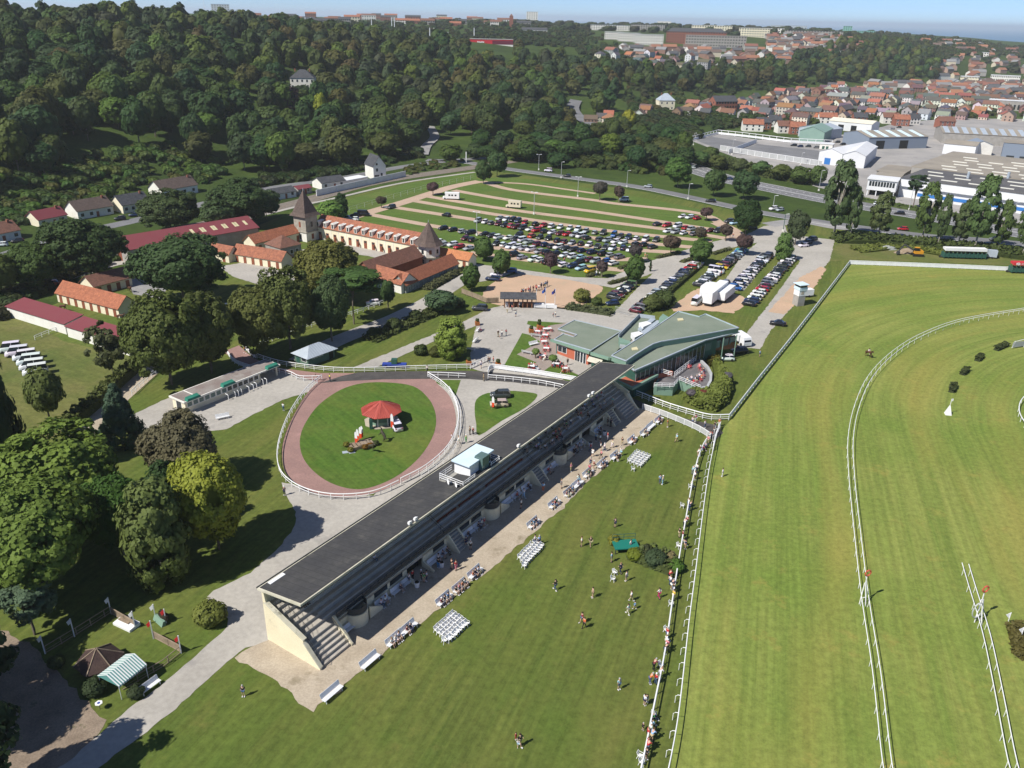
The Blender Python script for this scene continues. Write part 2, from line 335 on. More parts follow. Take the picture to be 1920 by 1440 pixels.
turf('meadow',(.115,.125,.036),(.150,.150,.048),(.085,.115,.028),ang=.5,along=.1,across=.3,patch=.06,dry=(.16,.145,.06))
turf('scrub',(.040,.068,.014),(.060,.090,.018),(.030,.050,.012),ang=.3,along=.1,across=.15,patch=.02,fine=.3)
mat('asphalt_pale',(.41,.385,.345),.9,(.35,.328,.292),.12,fine=.10,fsc=1.5,blot=(.28,.265,.245),bsc=.14)
mat('asphalt',(.19,.19,.195),.9,(.15,.15,.155),.1,fine=.1,fsc=1.2)
mat('asphalt_mid',(.30,.29,.28),.9,(.24,.235,.23),.15,fine=.1,fsc=1.2,blot=(.2,.195,.19))
mat('rubber',(.060,.056,.054),.85,(.085,.078,.074),.5,fine=.15)
mat('pink_track',(.31,.19,.165),.95,(.26,.16,.142),.25,fine=.10,fsc=3,blot=(.37,.22,.195))
mat('sand_path',(.44,.375,.29),.95,(.36,.30,.225),.30,fine=.13,fsc=4,blot=(.24,.20,.135),bsc=.22)
mat('pink_gravel',(.47,.345,.255),.95,(.42,.31,.23),.2,fine=.1,fsc=2)
mat('square_sand',(.50,.345,.235),.95,(.45,.315,.215),.15,fine=.07,fsc=2,blot=(.42,.33,.22))
mat('dirt',(.20,.155,.115),.98,(.28,.22,.165),.35,fine=.2,blot=(.07,.075,.03),bsc=.3)
mat('paving',(.27,.225,.195),.9,(.31,.26,.225),.4,fine=.15,fsc=3)
mat('ballast',(.17,.14,.11),.98,(.22,.185,.15),.5,fine=.2)
mat('yard',(.36,.34,.32),.92,(.27,.26,.25),.06,fine=.1,blot=(.2,.19,.18))
mat('town_ground',(.10,.11,.06),.95,(.22,.20,.18),.05,fine=.2,fsc=.4)
mat('white_paint',(.80,.80,.79),.5,(.74,.74,.73),.8,.4)
mat('cream',(.74,.68,.49),.88,(.68,.61,.43),.3,fine=.06,blot=(.52,.46,.33),bsc=.35)
mat('concrete',(.33,.32,.29),.9,(.26,.25,.225),.5,fine=.12)

def crom(pts,n=6,closed=False):
    out = []; L = len(pts)
    for i in range(L if closed else L - 1):
        p = [pts[(i + k) % L] if closed else pts[min(max(i + k,0),L - 1)] for k in (-1,0,1,2)]
        for j in range(n):
            t = j / n
            out.append(tuple(.5 * (2 * p[1][c] + (p[2][c] - p[0][c]) * t + (2 * p[0][c] - 5 * p[1][c] + 4 * p[2][c] - p[3][c]) * t * t + (3 * p[1][c] - p[0][c] - 3 * p[2][c] + p[3][c]) * t ** 3) for c in range(len(p[0]))))
    if not closed: out.append(tuple(pts[-1]))
    return out
def structure(o): o['kind'] = 'structure'; return o
RAG = {'asphalt_pale': .16,'sand_path': .28,'pink_gravel': .15,'square_sand': .3,'dirt': .4,'meadow': .4,'paving': .05}
def sheet(name,px,z,m,smooth=0,world=False):
    pts = [tuple(p) for p in px] if world else [tuple(G(*p)) for p in px]
    if smooth: pts = crom(pts,smooth,True)
    if m in RAG:      # trodden, uneven edges
        g = random.Random(len(px)); out = []
        for a,b in zip(pts,pts[1:] + pts[:1]):
            a = Vector(a[:2]); b = Vector(b[:2]); n = max(1,min(60,int((b - a).length / .9))); nn = Vector((-(b - a).y,(b - a).x)).normalized()
            for i in range(n): q = a + (b - a) * (i / n) + (nn * g.gauss(0,RAG[m] * .6) if i else Vector((0,0))); out.append((q.x,q.y))
        pts = out
    bm = bmesh.new(); vs = [bm.verts.new((p[0],p[1],z)) for p in pts]
    f = bm.faces.new(vs); f.normal_update()
    if f.normal.z < 0: f.normal_flip()
    bmesh.ops.triangulate(bm,faces=[f],ngon_method='EAR_CLIP')
    me = bpy.data.meshes.new(name); bm.to_mesh(me); bm.free(); me.materials.append(M[m])
    return structure(obj(name,me))
def offs(pts,d):
    out = []
    for i,p in enumerate(pts):
        a = Vector(pts[max(i - 1,0)][:2]); b = Vector(pts[min(i + 1,len(pts) - 1)][:2]); t = (b - a).normalized()
        out.append((p[0] - t.y * d,p[1] + t.x * d) + tuple(p[2:]))
    return out
def strip(name,px,w,z,m,terrain=False,world=False,n=6,dash=None,off=0.0):
    """ribbon along a smoothed line of photo pixels; on slopes it follows the terrain"""
    if world: pts = [tuple(p) for p in px]
    elif terrain: pts = [tuple(hit(*p)) for p in px]
    else: pts = [tuple(G(*p)) for p in px]
    pts = crom(pts,n)
    if off: pts = offs(pts,off)
    a = offs(pts,w / 2); b = offs(pts,-w / 2); mb = MB(); acc = 0
    for i in range(len(pts) - 1):
        seg = [a[i],b[i],b[i + 1],a[i + 1]]
        if dash:
            acc += 1
            if acc % dash: continue
        mb.poly([(q[0],q[1],(float(TZ(q[0],q[1])) if terrain else 0) + z) for q in seg])
    return structure(mb.build(name,M[m]))

# --- terrain, one sheet to the horizon
def make_terrain():
    az = np.concatenate([np.linspace(-180,-62,24)[:-1],np.linspace(-62,62,190),np.linspace(62,180,24)[1:-1]]) * math.pi / 180
    rr = np.concatenate([[1,60,130,200],np.arange(235,1000,9.0),np.arange(1000,2000,22.0),np.arange(2000,3000,60.0),[3000,3060,3125,3190,3250,3600]])
    A,D = np.meshgrid(az,rr,indexing='ij'); X = D * np.sin(A); Y = D * np.cos(A); Z = TZ(X,Y)
    Z = Z + np.where(Z > 3,np.sin(X * .031) * np.cos(Y * .027) * 1.2,0)
    na,nr = A.shape; V = np.stack([X,Y,Z],-1).reshape(-1,3)
    i,j = np.meshgrid(np.arange(na),np.arange(nr - 1),indexing='ij'); i2 = (i + 1) % na
    Fq = np.stack([i * nr + j,i2 * nr + j,i2 * nr + j + 1,i * nr + j + 1],-1).reshape(-1,4)[:,::-1]
    me = bpy.data.meshes.new('terrain'); me.from_pydata(V.tolist(),[],Fq.tolist()); me.materials.append(M['scrub'])
    me.polygons.foreach_set('use_smooth',[True] * len(Fq)); return structure(obj('terrain',me))
make_terrain()
m_,nt_,b_ = _new('sea_water'); b_.inputs['Base Color'].default_value = (.035,.14,.24,1); b_.inputs['Roughness'].default_value = .35; b_.inputs['Specular IOR Level'].default_value = .2
mb = MB(); n_ = 96
for k in range(n_):
    a0,a1 = 2 * math.pi * k / n_,2 * math.pi * (k + 1) / n_
    for r0,r1 in ((2600,6000),(6000,16000),(16000,42000)):
        mb.poly([(r0 * math.sin(a),r0 * math.cos(a),-7) if False else (r * math.sin(a),r * math.cos(a),-7) for r,a in ((r0,a1),(r0,a0),(r1,a0),(r1,a1))])
structure(mb.build('sea',M['sea_water']))

# --- racecourse grounds
sheet('grounds_lawn',[(-700,1700),(-700,820),(-300,640),(0,610),(130,560),(250,500),(430,445),(540,400),(640,372),(760,342),(895,318),(960,325),(1085,342),(1210,360),(1375,394),
      (1440,408),(1530,420),(1640,434),(1760,450),(1960,475),(2600,560),(3000,1700)],.02,'lawn')
sheet('track_turf',[(1150,1900),(1258,1440),(1290,1180),(1320,960),(1348,812),(1372,786),(1480,644),(1592,496),(1700,499),(1920,510),(2500,560),(3300,1900)],.04,'track_turf')
sheet('car_park_field',[(650,412),(700,400),(770,378),(830,352),(895,335),(960,332),(1085,350),(1210,372),(1330,396),(1372,420),(1385,450),(1290,470),(1180,512),(1080,520),(960,503),(880,492),(800,470),(720,440)],.04,'park_grass')
sheet('embankment',[(560,412),(640,378),(760,345),(895,320),(893,340),(830,352),(770,376),(700,398),(640,410)],.045,'park_grass')
sheet('meadow',[(-400,590),(0,575),(30,592),(120,640),(245,668),(262,690),(200,740),(120,806),(60,850),(-300,1000)],.04,'meadow')
sheet('waste_ground',[(1565,458),(1640,455),(1760,470),(1920,485),(1960,500),(1700,490),(1600,488),(1550,490)],.04,'meadow')
# car-park strips
LINES = [[(905,340),(960,356),(1110,375),(1155,382),(1310,400),(1355,424)],[(850,357),(960,376),(1135,400),(1352,433)],[(805,369),(960,394),(1247,430),(1360,447)],
         [(772,376),(890,396),(960,407),(1135,432),(1335,453)],[(740,389),(890,412),(960,424),(1110,446),(1300,464)],[(692,402),(830,427),(960,446),(1110,463),(1270,474)],
         [(827,456),(960,468),(1110,485),(1215,486)],[(880,474),(960,484),(1080,498),(1172,507)]]
for L_ in LINES: strip('gravel_lane',L_,4.2,.07,'pink_gravel')
strip('gravel_lane',[(900,341),(985,345),(1060,355),(1116,363)],2.6,.068,'pink_gravel')
strip('gravel_lane',[(645,412),(700,396),(755,380),(805,364),(850,350),(900,340)],6,.08,'pink_gravel')
strip('gravel_lane',[(1345,418),(1378,436),(1375,452)],6,.081,'pink_gravel')
# forecourt, paths
sheet('forecourt',[(915,580),(945,572),(1085,578),(1150,590),(1200,598),(1210,640),(1120,720),(975,703),(905,697),(880,690),(884,650),(893,612),(862,607)],.05,'asphalt_pale')
strip('service_road',[(890,512),(850,535),(802,566),(740,597),(680,620),(620,645),(560,678)],5.5,.052,'asphalt_pale')
sheet('service_path',[(918,582),(862,607),(815,626),(660,690),(708,688),(812,641),(870,620),(893,611)],.054,'asphalt_pale')
sheet('main_path',[(800,706),(1085,722),(1060,745),(900,862),(640,1024),(505,1125),(505,1205),(460,1215),(425,1242),(330,1330),(185,1440),(60,1560),(-20,1520),(140,1420),(240,1330),(300,1288),(400,1200),(426,1176),
      (428,1160),(400,1148),(386,1122),(400,1108),(470,1075),(530,1020),(553,985),(555,960),(540,935),(528,905),(700,930),(855,800)],.05,'asphalt_pale')
sheet('weighing_yard',[(240,782),(325,742),(480,690),(560,700),(604,712),(600,728),(580,735),(530,750),(470,780),(425,805),(330,815),(262,815)],.05,'asphalt_pale')
sheet('stand_apron',[(1200,766),(1240,778),(1228,792),(1160,850),(1100,905),(1050,958),(985,1012),(905,1080),(825,1142),(740,1206),(690,1248),(625,1305),(588,1336),(572,1326),(548,1300),(500,1266),(440,1234),(470,1214),(505,1200),(530,1170),(1120,740)],.06,'sand_path')
RING_O = [(604,714),(572,743),(548,785),(532,825),(530,868),(545,900),(590,926),(640,933),(700,926),(760,901),(810,870),(840,836),(854,800),(853,770),(842,742),(822,722),(803,710),(720,708),(660,711)]
RING_I = [(563,820),(575,790),(600,758),(640,731),(682,719),(730,718),(775,725),(801,745),(815,770),(817,800),(805,832),(780,865),(740,896),(690,916),(650,916),(610,901),(580,876),(565,850)]
sheet('parade_track',RING_O,.08,'pink_track',4)
sheet('parade_lawn',RING_I,.10,'parade_lawn',4)
sheet('parade_entry',[(418,660),(448,648),(475,672),(520,690),(600,700),(672,700),(640,718),(604,720),(560,706),(500,692),(455,685)],.078,'pink_track')
sheet('horse_walk',[(600,719),(640,706),(672,699),(740,697),(885,696),(960,702),(1090,718),(1080,732),(960,717),(875,711),(800,711),(720,712),(650,715)],.11,'rubber')
sheet('horse_walk',[(1150,730),(1198,752),(1250,778),(1345,798),(1356,812),(1338,828),(1318,806),(1296,792),(1205,768)],.075,'rubber')
sheet('island_lawn',[(890,772),(893,750),(912,738),(950,733),(998,737),(1007,744),(985,765),(940,790),(898,817),(893,796)],.07,'parade_lawn',3)
sheet('wedge_lawn',[(806,712),(864,713),(853,746),(836,728)],.07,'parade_lawn')
sheet('terrace_paving',[(1032,610),(1062,605),(1044,640),(1042,680),(1090,706),(1060,715),(1020,697),(969,665),(1013,640),(992,630),(1010,617)],.062,'paving')
sheet('wedge_lawn',[(979,625),(992,628),(1013,641),(969,665),(1006,680),(985,693),(944,688)],.07,'parade_lawn')
sheet('wedge_lawn',[(990,602),(1060,606),(1034,610),(1014,617),(988,608)],.07,'parade_lawn')
sheet('wedge_lawn',[(1038,683),(1090,706),(1070,718),(1018,697)],.066,'parade_lawn')
sheet('garden_sand',[(-200,1120),(0,1172),(60,1212),(105,1255),(150,1312),(200,1350),(140,1432),(40,1580),(-300,1500)],.045,'dirt')
strip('sandy_lane',[(150,818),(210,758),(255,718),(298,680),(330,650)],4.6,.06,'sand_path')
sheet('sand_square',[(925,530),(985,511),(1060,518),(1130,538),(1105,562),(1075,579),(945,574),(905,557)],.05,'square_sand',3)
# visitors' car park roads
sheet('park_road',[(880,494),(960,503),(1075,520),(1140,522),(1200,496),(1262,476),(1335,454),(1362,448),(1400,440),(1432,424),(1470,420),(1478,440),(1565,450),(1556,488),(1500,560),(1445,620),(1425,655),(1380,650),(1450,560),(1500,490),
      (1470,470),(1440,490),(1395,545),(1345,548),(1390,480),(1420,455),(1345,470),(1310,492),(1262,535),(1190,596),(1148,590),(1200,535),(1225,512),(1150,540),(1060,524),(960,512),(930,525),(885,530),(880,510)],.055,'asphalt_pale')
sheet('sand_bay',[(1258,576),(1300,545),(1325,536),(1390,555),(1405,565),(1375,588),(1320,582),(1262,584)],.058,'square_sand')
sheet('sand_bay',[(1440,585),(1500,520),(1540,500),(1550,505),(1530,535),(1500,562),(1470,590)],.06,'square_sand')
# public roads and the railway
strip('upper_road',[(800,300),(870,304),(960,318),(1085,335),(1210,353),(1375,388),(1440,401),(1530,415),(1600,425),(1740,443),(1860,452),(2060,472)],7.5,.06,'asphalt')
strip('road_edge_line',[(800,300),(870,304),(960,318),(1085,335),(1210,353),(1375,388),(1440,401),(1530,415),(1600,425),(1740,443),(1860,452),(2060,472)],.3,.075,'white_paint',off=-3.4)
DC = [(1190,272),(1235,289),(1290,312),(1360,335),(1440,352),(1535,371),(1630,388),(1775,412),(1940,442),(2100,468)]
strip('dual_carriageway',DC,17,.065,'asphalt')
for o_,d_ in ((-8,None),(8,None),(-.6,None),(.6,None),(4.2,3),(-4.2,3)): strip('lane_marking',DC,.28,.08,'white_paint',off=o_,dash=d_,n=24 if d_ else 6)
strip('slip_road',[(1440,422),(1500,415),(1560,425),(1590,428)],7,.062,'asphalt_mid')
strip('valley_road',[(-120,530),(0,482),(130,442),(260,412),(400,378),(500,354),(640,334),(760,312),(860,300),(930,296)],7,.06,'asphalt')
strip('railway_bed',[(300,440),(527,388),(595,370),(675,348),(755,333),(887,314),(960,302)],9,.062,'ballast')
for o_ in (-3,-1.6,1.6,3): strip('rail_track',[(300,440),(527,388),(595,370),(675,348),(755,333),(887,314),(960,302)],.16,.12,'asphalt_mid',off=o_)
strip('trackside_path',[(300,455),(530,394),(640,369),(760,342),(890,323)],2.2,.064,'asphalt_pale')
strip('stable_lane',[(-60,585),(0,565),(75,538),(130,520),(215,495),(260,490)],4.5,.06,'asphalt_pale')
strip('forest_road',[(806,238),(815,258),(800,275),(793,292)],6,.7,'asphalt_mid',terrain=True)
strip('hill_road',[(1080,192),(1074,205),(1078,216),(1090,227),(1114,242)],10,2.0,'asphalt',terrain=True)
strip('hill_road',[(1150,122),(1168,128),(1185,136)],9,1.2,'asphalt_mid',terrain=True)
# stable yards
sheet('stable_yard',[(655,478),(760,478),(840,498),(790,490),(720,480),(640,468)],.056,'asphalt_pale')
sheet('stable_yard',[(560,470),(640,452),(735,475),(800,492),(770,500),(690,480),(600,470)],.058,'asphalt_pale')
sheet('stable_yard',[(225,510),(270,495),(330,520),(300,560),(250,552)],.056,'asphalt_mid')
sheet('stable_yard',[(410,500),(470,490),(560,520),(520,545),(440,520)],.056,'asphalt_pale')
# industrial estate and town
sheet('yard_ground',[(1290,262),(1340,250),(1420,262),(1500,262),(1600,250),(1700,228),(1800,222),(2100,225),(2300,350),(2200,440),(1940,424),(1775,396),(1630,372),(1535,352),(1440,320),(1370,292)],.045,'yard')
sheet('asphalt_court',[(1306,264),(1335,256),(1415,270),(1368,287)],.06,'asphalt'); sheet('asphalt_court',[(1420,270),(1548,284),(1530,305),(1372,288)],.06,'asphalt')
strip('town_street',[(1590,268),(1650,245),(1700,228),(1760,212)],9,.06,'asphalt_mid')
# ================================================================== vegetation
leafmat('leaf'); leafmat('leaf_mass',True)
mat('bark',(.13,.10,.075),.95,(.19,.16,.13),1.5,fine=.2)
mat('bark_pale',(.34,.31,.26),.95,(.22,.20,.16),1.5,fine=.2)
def crown_np(seed,puffs,per,leaf,shape='round',pr=(.26,.42),core=.62,wob=.24,deep=.80):
    """leaf-sized faces gathered in clumps through a crown of radius 1 (z from -1 to 1) -> verts, quads"""
    g = np.random.default_rng(seed); C = []; Rr = []; lobes = g.normal(size=(7,3)); lobes /= np.linalg.norm(lobes,axis=1)[:,None]
    for i in range(puffs):
        if shape == 'cone':
            z = g.uniform(-1,.98); rad = (1 - z) / 2 * .92; a = g.uniform(0,6.283); k = math.sqrt(g.uniform(.35,1))
            C.append((math.cos(a) * rad * k,math.sin(a) * rad * k,z)); Rr.append(g.uniform(.10,.2) + .12 * rad)
        elif shape == 'poplar':
            z = g.uniform(-1,.95); rad = .72 * math.sqrt(max(.03,1 - ((z + .1) / 1.1) ** 2)); a = g.uniform(0,6.283); k = math.sqrt(g.uniform(.2,1))
            C.append((math.cos(a) * rad * k,math.sin(a) * rad * k,z)); Rr.append(g.uniform(.16,.3))
        elif shape == 'flat':
            z = g.uniform(-.6,.8); rad = .85 * (1 - .4 * abs(z)); a = g.uniform(0,6.283); k = math.sqrt(g.uniform(.05,1))
            C.append((math.cos(a) * rad * k,math.sin(a) * rad * k,z)); Rr.append(g.uniform(.2,.34))
        elif shape == 'open':
            d = g.normal(size=3); d /= np.linalg.norm(d); k = g.uniform(.3,.92)
            C.append(tuple(d * k)); Rr.append(g.uniform(.12,.26))
        else:
            d = g.normal(size=3); d[2] = d[2] * .9 + .12; d /= np.linalg.norm(d); r = g.uniform(*pr)
            C.append(tuple(d * (1.0 - r) * g.uniform(.84,1.06) * (deep + (1.1 - deep) * max(0,max(float(d @ q) for q in lobes)) ** 3))); Rr.append(r)
    C = np.array(C); Rr = np.array(Rr); n = puffs * per
    idx = np.repeat(np.arange(puffs),per); d = g.normal(size=(n,3)); d /= np.linalg.norm(d,axis=1)[:,None]
    out = C[idx] / np.maximum(.2,np.linalg.norm(C[idx],axis=1))[:,None]
    d = np.where(((d * out).sum(1) < -.35)[:,None],-d,d)
    rad = Rr[idx] * (g.uniform(.55,1.08,n)); sq = np.array([1,1,.8]) if shape != 'flat' else np.array([1,1,.45])
    P = C[idx] + d * rad[:,None] * sq
    nrm = d * .75 + out * .45 + g.normal(size=(n,3)) * wob + np.array([0,0,.2]); nrm /= np.linalg.norm(nrm,axis=1)[:,None]
    t = np.cross(nrm,g.normal(size=(n,3))); t /= np.linalg.norm(t,axis=1)[:,None]; b = np.cross(nrm,t)
    s = leaf * g.uniform(.6,1.25,n)[:,None]
    V = np.stack([P - t * s - b * s * .7,P + t * s - b * s * .5,P + t * s * .8 + b * s * .8,P - t * s * .7 + b * s],1).reshape(-1,3)
    Q = np.arange(n * 4).reshape(-1,4)
    return V,Q
def core_np(k=.66,n=10,m=6,shape='round',seed=0):
    g = np.random.default_rng(seed); V = []; Fs = []
    for j in range(m + 1):
        a = -1.35 + 2.7 * j / m; z = math.sin(a)
        r = math.cos(a) if shape not in ('cone',) else (1 - z) / 2
        for i in range(n):
            q = k * g.uniform(.85,1.1); V.append((r * q * math.cos(6.283 * i / n),r * q * math.sin(6.283 * i / n),z * k * (1.2 if shape in ('cone','poplar') else 1)))
    for j in range(m):
        for i in range(n): Fs.append((j * n + i,j * n + (i + 1) % n,(j + 1) * n + (i + 1) % n,(j + 1) * n + i))
    return np.array(V),np.array(Fs)
def mesh_np(name,V,Q,m):
    me = bpy.data.meshes.new(name); n = len(Q)
    me.vertices.add(len(V)); me.vertices.foreach_set('co',np.asarray(V,np.float32).ravel())
    me.loops.add(n * 4); me.loops.foreach_set('vertex_index',np.asarray(Q,np.int32).ravel())
    me.polygons.add(n); me.polygons.foreach_set('loop_start',np.arange(0,n * 4,4,dtype=np.int32)); me.polygons.foreach_set('loop_total',np.full(n,4,np.int32))
    me.update(calc_edges=True); me.materials.append(m); return me
CROWN = {}
def crown_mesh(key,seed,puffs,per,leaf,shape='round',core=.6,**k):
    V,Q = crown_np(seed,puffs,per,leaf,shape,**k)
    if core:
        V2,Q2 = core_np(core,shape=shape,seed=seed); Q = np.concatenate([Q,Q2 + len(V)]); V = np.concatenate([V,V2])
    CROWN[key] = mesh_np('crown',V,Q,M['leaf'])
for i in range(4): crown_mesh('big%d' % i,11 + i,180 + 14 * i,100,.033,core=.55,pr=(.12,.27),wob=.34,deep=.70)
for i in range(3): crown_mesh('mid%d' % i,31 + i,46,80,.075)
for i in range(4): crown_mesh('wood%d' % i,51 + i,52,62,.085,core=.66)
crown_mesh('cone',71,150,55,.05,'cone',core=.5); crown_mesh('poplar',72,120,70,.05,'poplar',core=.45)
crown_mesh('poplar_s',73,62,60,.07,'poplar',core=0); crown_mesh('flat',74,60,120,.05,'flat',core=0); crown_mesh('open',75,60,50,.06,'open',core=0)
crown_mesh('weep',76,140,70,.045,'poplar',core=.5); crown_mesh('topiary',77,120,40,.07,'round',core=.82,pr=(.16,.24)); crown_mesh('bush',78,40,60,.085,core=.62)
TRUNK = {}
def trunk_mesh(key,m,limbs=5,seed=1,hi=.75):
    g = random.Random(seed); mb = MB()
    mb.tube([(0,0,0),(.1,.05,.3),(.05,.1,.6),(0,0,1)],.55,7,.22)
    for i in range(limbs):
        a = 6.283 * i / limbs + g.uniform(-.4,.4); z = g.uniform(.45,hi)
        mb.tube([(0.05,.05,z),(math.cos(a) * .9,math.sin(a) * .9,z + .22),(math.cos(a) * 2.1,math.sin(a) * 2.1,z + .5)],.22,5,.07)
    me = bpy.data.meshes.new('trunk'); me.from_pydata(mb.v,[],mb.f); me.materials.append(m); TRUNK[key] = me
trunk_mesh('dark',M['bark']); trunk_mesh('pale',M['bark_pale'],4,3); trunk_mesh('bare',M['bark'],0)
TREES = []
def tree(p,h,w,kind,col,name='broadleaf_tree',label=None,group=None,clear=.10,trunk='dark',rz=None,tr=None,cat='tree'):
    """p ground point, h height, w crown width; clear = part of the height that is bare trunk"""
    r = thing(name,label,cat,(p[0],p[1],(p[2] if len(p) > 2 else 0)),random.uniform(0,6.28) if rz is None else rz,group)
    if trunk:
        t = obj('trunk',TRUNK[trunk],r); k = tr or max(.35,h * .028); t.scale = (k,k,h * (clear + (1 - clear) * .45))
    c = obj('crown',CROWN[kind],r,(min(.3,col[0] * 1.55),min(.3,col[1] * 1.72),col[2] * 1.6)); hc = h * (1 - clear) / 2; c.location = (0,0,h - hc); c.scale = (w / 2,w / 2,hc)
    TREES.append(r); return r
def tree_px(u,v,vtop,wpx,kind,col,**k):
    p = G(u,v); h = hgt(p,vtop); w = wpx / PPM(p[0],p[1],h * .6); return tree(p,h,w,kind,col,**k)
def jit(c,a=.15): return tuple(max(.004,x * random.uniform(1 - a,1 + a)) for x in c)
GRN = (.052,.090,.020); DRK = (.026,.046,.014); OLV = (.082,.092,.026); YEL = (.165,.205,.022); BLU = (.040,.062,.038); BRN = (.075,.055,.036); PUR = (.042,.020,.022); LIM = (.135,.175,.030)

def mark(name,lab,*a,**k): return tree_px(*a,name=name,label=lab,**k)
# --- the park trees in front
mark('maple_tree','broad yellow-green maple, upper of the two domed crowns at the left edge',135,985,800,262,'big0',(.105,.135,.026))
mark('maple_tree','broad yellow-green maple, lower domed crown at the left edge above the pine',85,1120,905,250,'big1',(.098,.128,.026))
mark('broadleaf_tree','dark green tree squeezed between the domed maple and the birch',235,1040,880,130,'big2',(.040,.075,.014))
mark('poplar_tree','tall dark column poplar cut by the left edge beside parked vans',18,900,605,105,'poplar',(.022,.036,.014),clear=.06)
mark('broadleaf_tree','small olive tree standing in front of the parked white vans',95,792,685,76,'mid0',OLV,clear=.12)
mark('spruce_tree','dark blue-green spruce beside the sandy lane',232,832,722,92,'cone',BLU,clear=.05)
mark('copper_beech','brown-leaved copper beech overlapping the weighing room yard',355,915,776,150,'big3',(.085,.070,.040),clear=.08)
mark('maple_tree','bright yellow maple nearest the parade ring rail',412,1030,838,158,'big2',(.175,.195,.026),clear=.12)
mark('birch_tree','drooping olive birch in front of the bright yellow maple',308,1090,908,150,'weep',(.088,.102,.030),clear=.06,trunk='pale')
mark('pine_tree','small blue-grey pine beside the obstacle garden',66,1190,1085,108,'flat',(.072,.098,.060),clear=.3)
mark('broadleaf_tree','dark green tree filling the gap below the copper beech',330,985,850,90,'mid1',DRK,clear=.1)
mark('horse_chestnut','big chestnut left of the pair behind the weighing room',322,722,540,158,'big0',(.068,.078,.020),clear=.08)
mark('horse_chestnut','big chestnut right of the pair behind the weighing room',398,700,545,120,'big3',(.060,.066,.018),clear=.10)
mark('broadleaf_tree','large dark green tree in front of the burgundy hall',345,568,432,178,'big1',(.040,.062,.022),clear=.08)
mark('broadleaf_tree','olive tree right of the chestnuts above the saddling path',487,668,530,118,'big2',(.080,.082,.022),clear=.08)
mark('broadleaf_tree','tall mid-green tree over the infirmary roof',545,655,492,120,'big0',(.072,.080,.022),clear=.08)
mark('broadleaf_tree','autumn-tinted tree in front of the long stable block',615,565,448,132,'big3',(.100,.092,.024),clear=.08)
mark('broadleaf_tree','grey-green tree right of the infirmary',622,640,508,80,'big1',(.050,.070,.028),clear=.08)
mark('scots_pine','flat-topped pine with a tall bare trunk beside the service road',664,608,503,120,'flat',(.048,.080,.022),clear=.55)
mark('broadleaf_tree','slim young tree by the stable corner',728,578,520,30,'mid2',(.045,.070,.024))
mark('conifer','low spreading conifer between the service road and path',828,586,540,66,'mid1',(.050,.075,.036),clear=.05)
mark('willow_tree','pale green willow beside the forecourt',847,672,598,72,'weep',(.145,.175,.034),clear=.1)
for lab,u,v,t,w in (('by the car park entrance, left one of two',907,490,443,44),('beside the parked white car',940,518,467,41),('beside the stable wall path',884,546,494,40),
                        ('at the head of the first avenue',1190,532,478,42),('at the top of the hedge beside the avenue',1312,495,446,50)):
    mark('topiary_hornbeam','clipped egg-shaped hornbeam ' + lab,u,v,t,w,'topiary',(.050,.078,.020),clear=.08)
for lab,u,v,t,w in (('by the white motorhome',812,366,340,26),('beside the trailer at the field edge',715,390,366,22),('left of two by the road bend',1124,376,337,30),('right of two by the road bend',1160,380,346,22),
                        ('behind the lone red car',1324,414,387,26),('at the end of the fifth lane',1257,478,438,36),('at the end of the sixth lane',1190,492,456,30),('over the front row of parked cars',1032,513,470,30),
                        ('between parked cars at the field\'s right end',1312,452,424,26),('beside the people at the field gate',1360,452,418,26),('at the top of the middle avenue',1392,478,436,36),('in the flower bed by the yellow car',1128,520,486,24)):
    mark('purple_plum','small purple-leaved tree ' + lab,u,v,t,w,'mid1',jit((.062,.042,.038),.2),clear=.25)
mark('broadleaf_tree','bright green round tree beside the tall stable tower',622,416,374,58,'mid0',(.095,.150,.032),clear=.08)
mark('cypress_tree','dark cypress behind the bright green tree by the tower',642,408,364,30,'poplar',DRK,clear=.03)
mark('pine_tree','broad dark pine at the road junction',1397,440,373,56,'big3',DRK)
mark('broadleaf_tree','dark tree beside the green lamp column',1490,460,390,46,'mid2',(.045,.055,.026))
mark('willow_tree','light green drooping tree between the avenues',1467,488,438,40,'weep',(.085,.125,.035),clear=.03)
mark('broadleaf_tree','round tree left of three on the road bank',1270,352,292,54,'mid0',GRN); mark('broadleaf_tree','round tree in the middle of three on the road bank',1337,368,312,48,'mid1',(.045,.068,.022)); mark('broadleaf_tree','dark round tree right of three on the road bank',1393,374,316,56,'mid2',(.034,.058,.022))
mark('conifer','lone conifer on a thin trunk in front of the factory',1711,392,325,36,'flat',(.030,.048,.022),clear=.45)
mark('cypress_tree','thin pencil cypress beside the first avenue',1219,509,488,5,'poplar',DRK,clear=.02)
for lab,u,v,t,w,kd in (('broad, with dense dark crown, nearest the car park',1562,447,305,70,'poplar_s'),('thin, in front of the slip road',1592,450,352,30,'poplar_s'),('left of the red car',1645,450,362,50,'poplar_s'),('forked, above the excavator',1727,456,345,48,'poplar_s'),
        ('slender, above the starting gate',1757,464,368,28,'poplar_s'),('dense, behind the starting gate',1795,464,378,40,'poplar_s'),('tallest, with a pale silvery top',1826,470,333,62,'poplar_s'),('behind the grey container',1870,473,378,36,'poplar_s'),('at the right edge',1916,483,358,44,'poplar_s')):
    mark('poplar_tree','roadside poplar, ' + lab,u,v,t,w,kd,jit((.062,.082,.030),.12),trunk='pale',clear=.24)
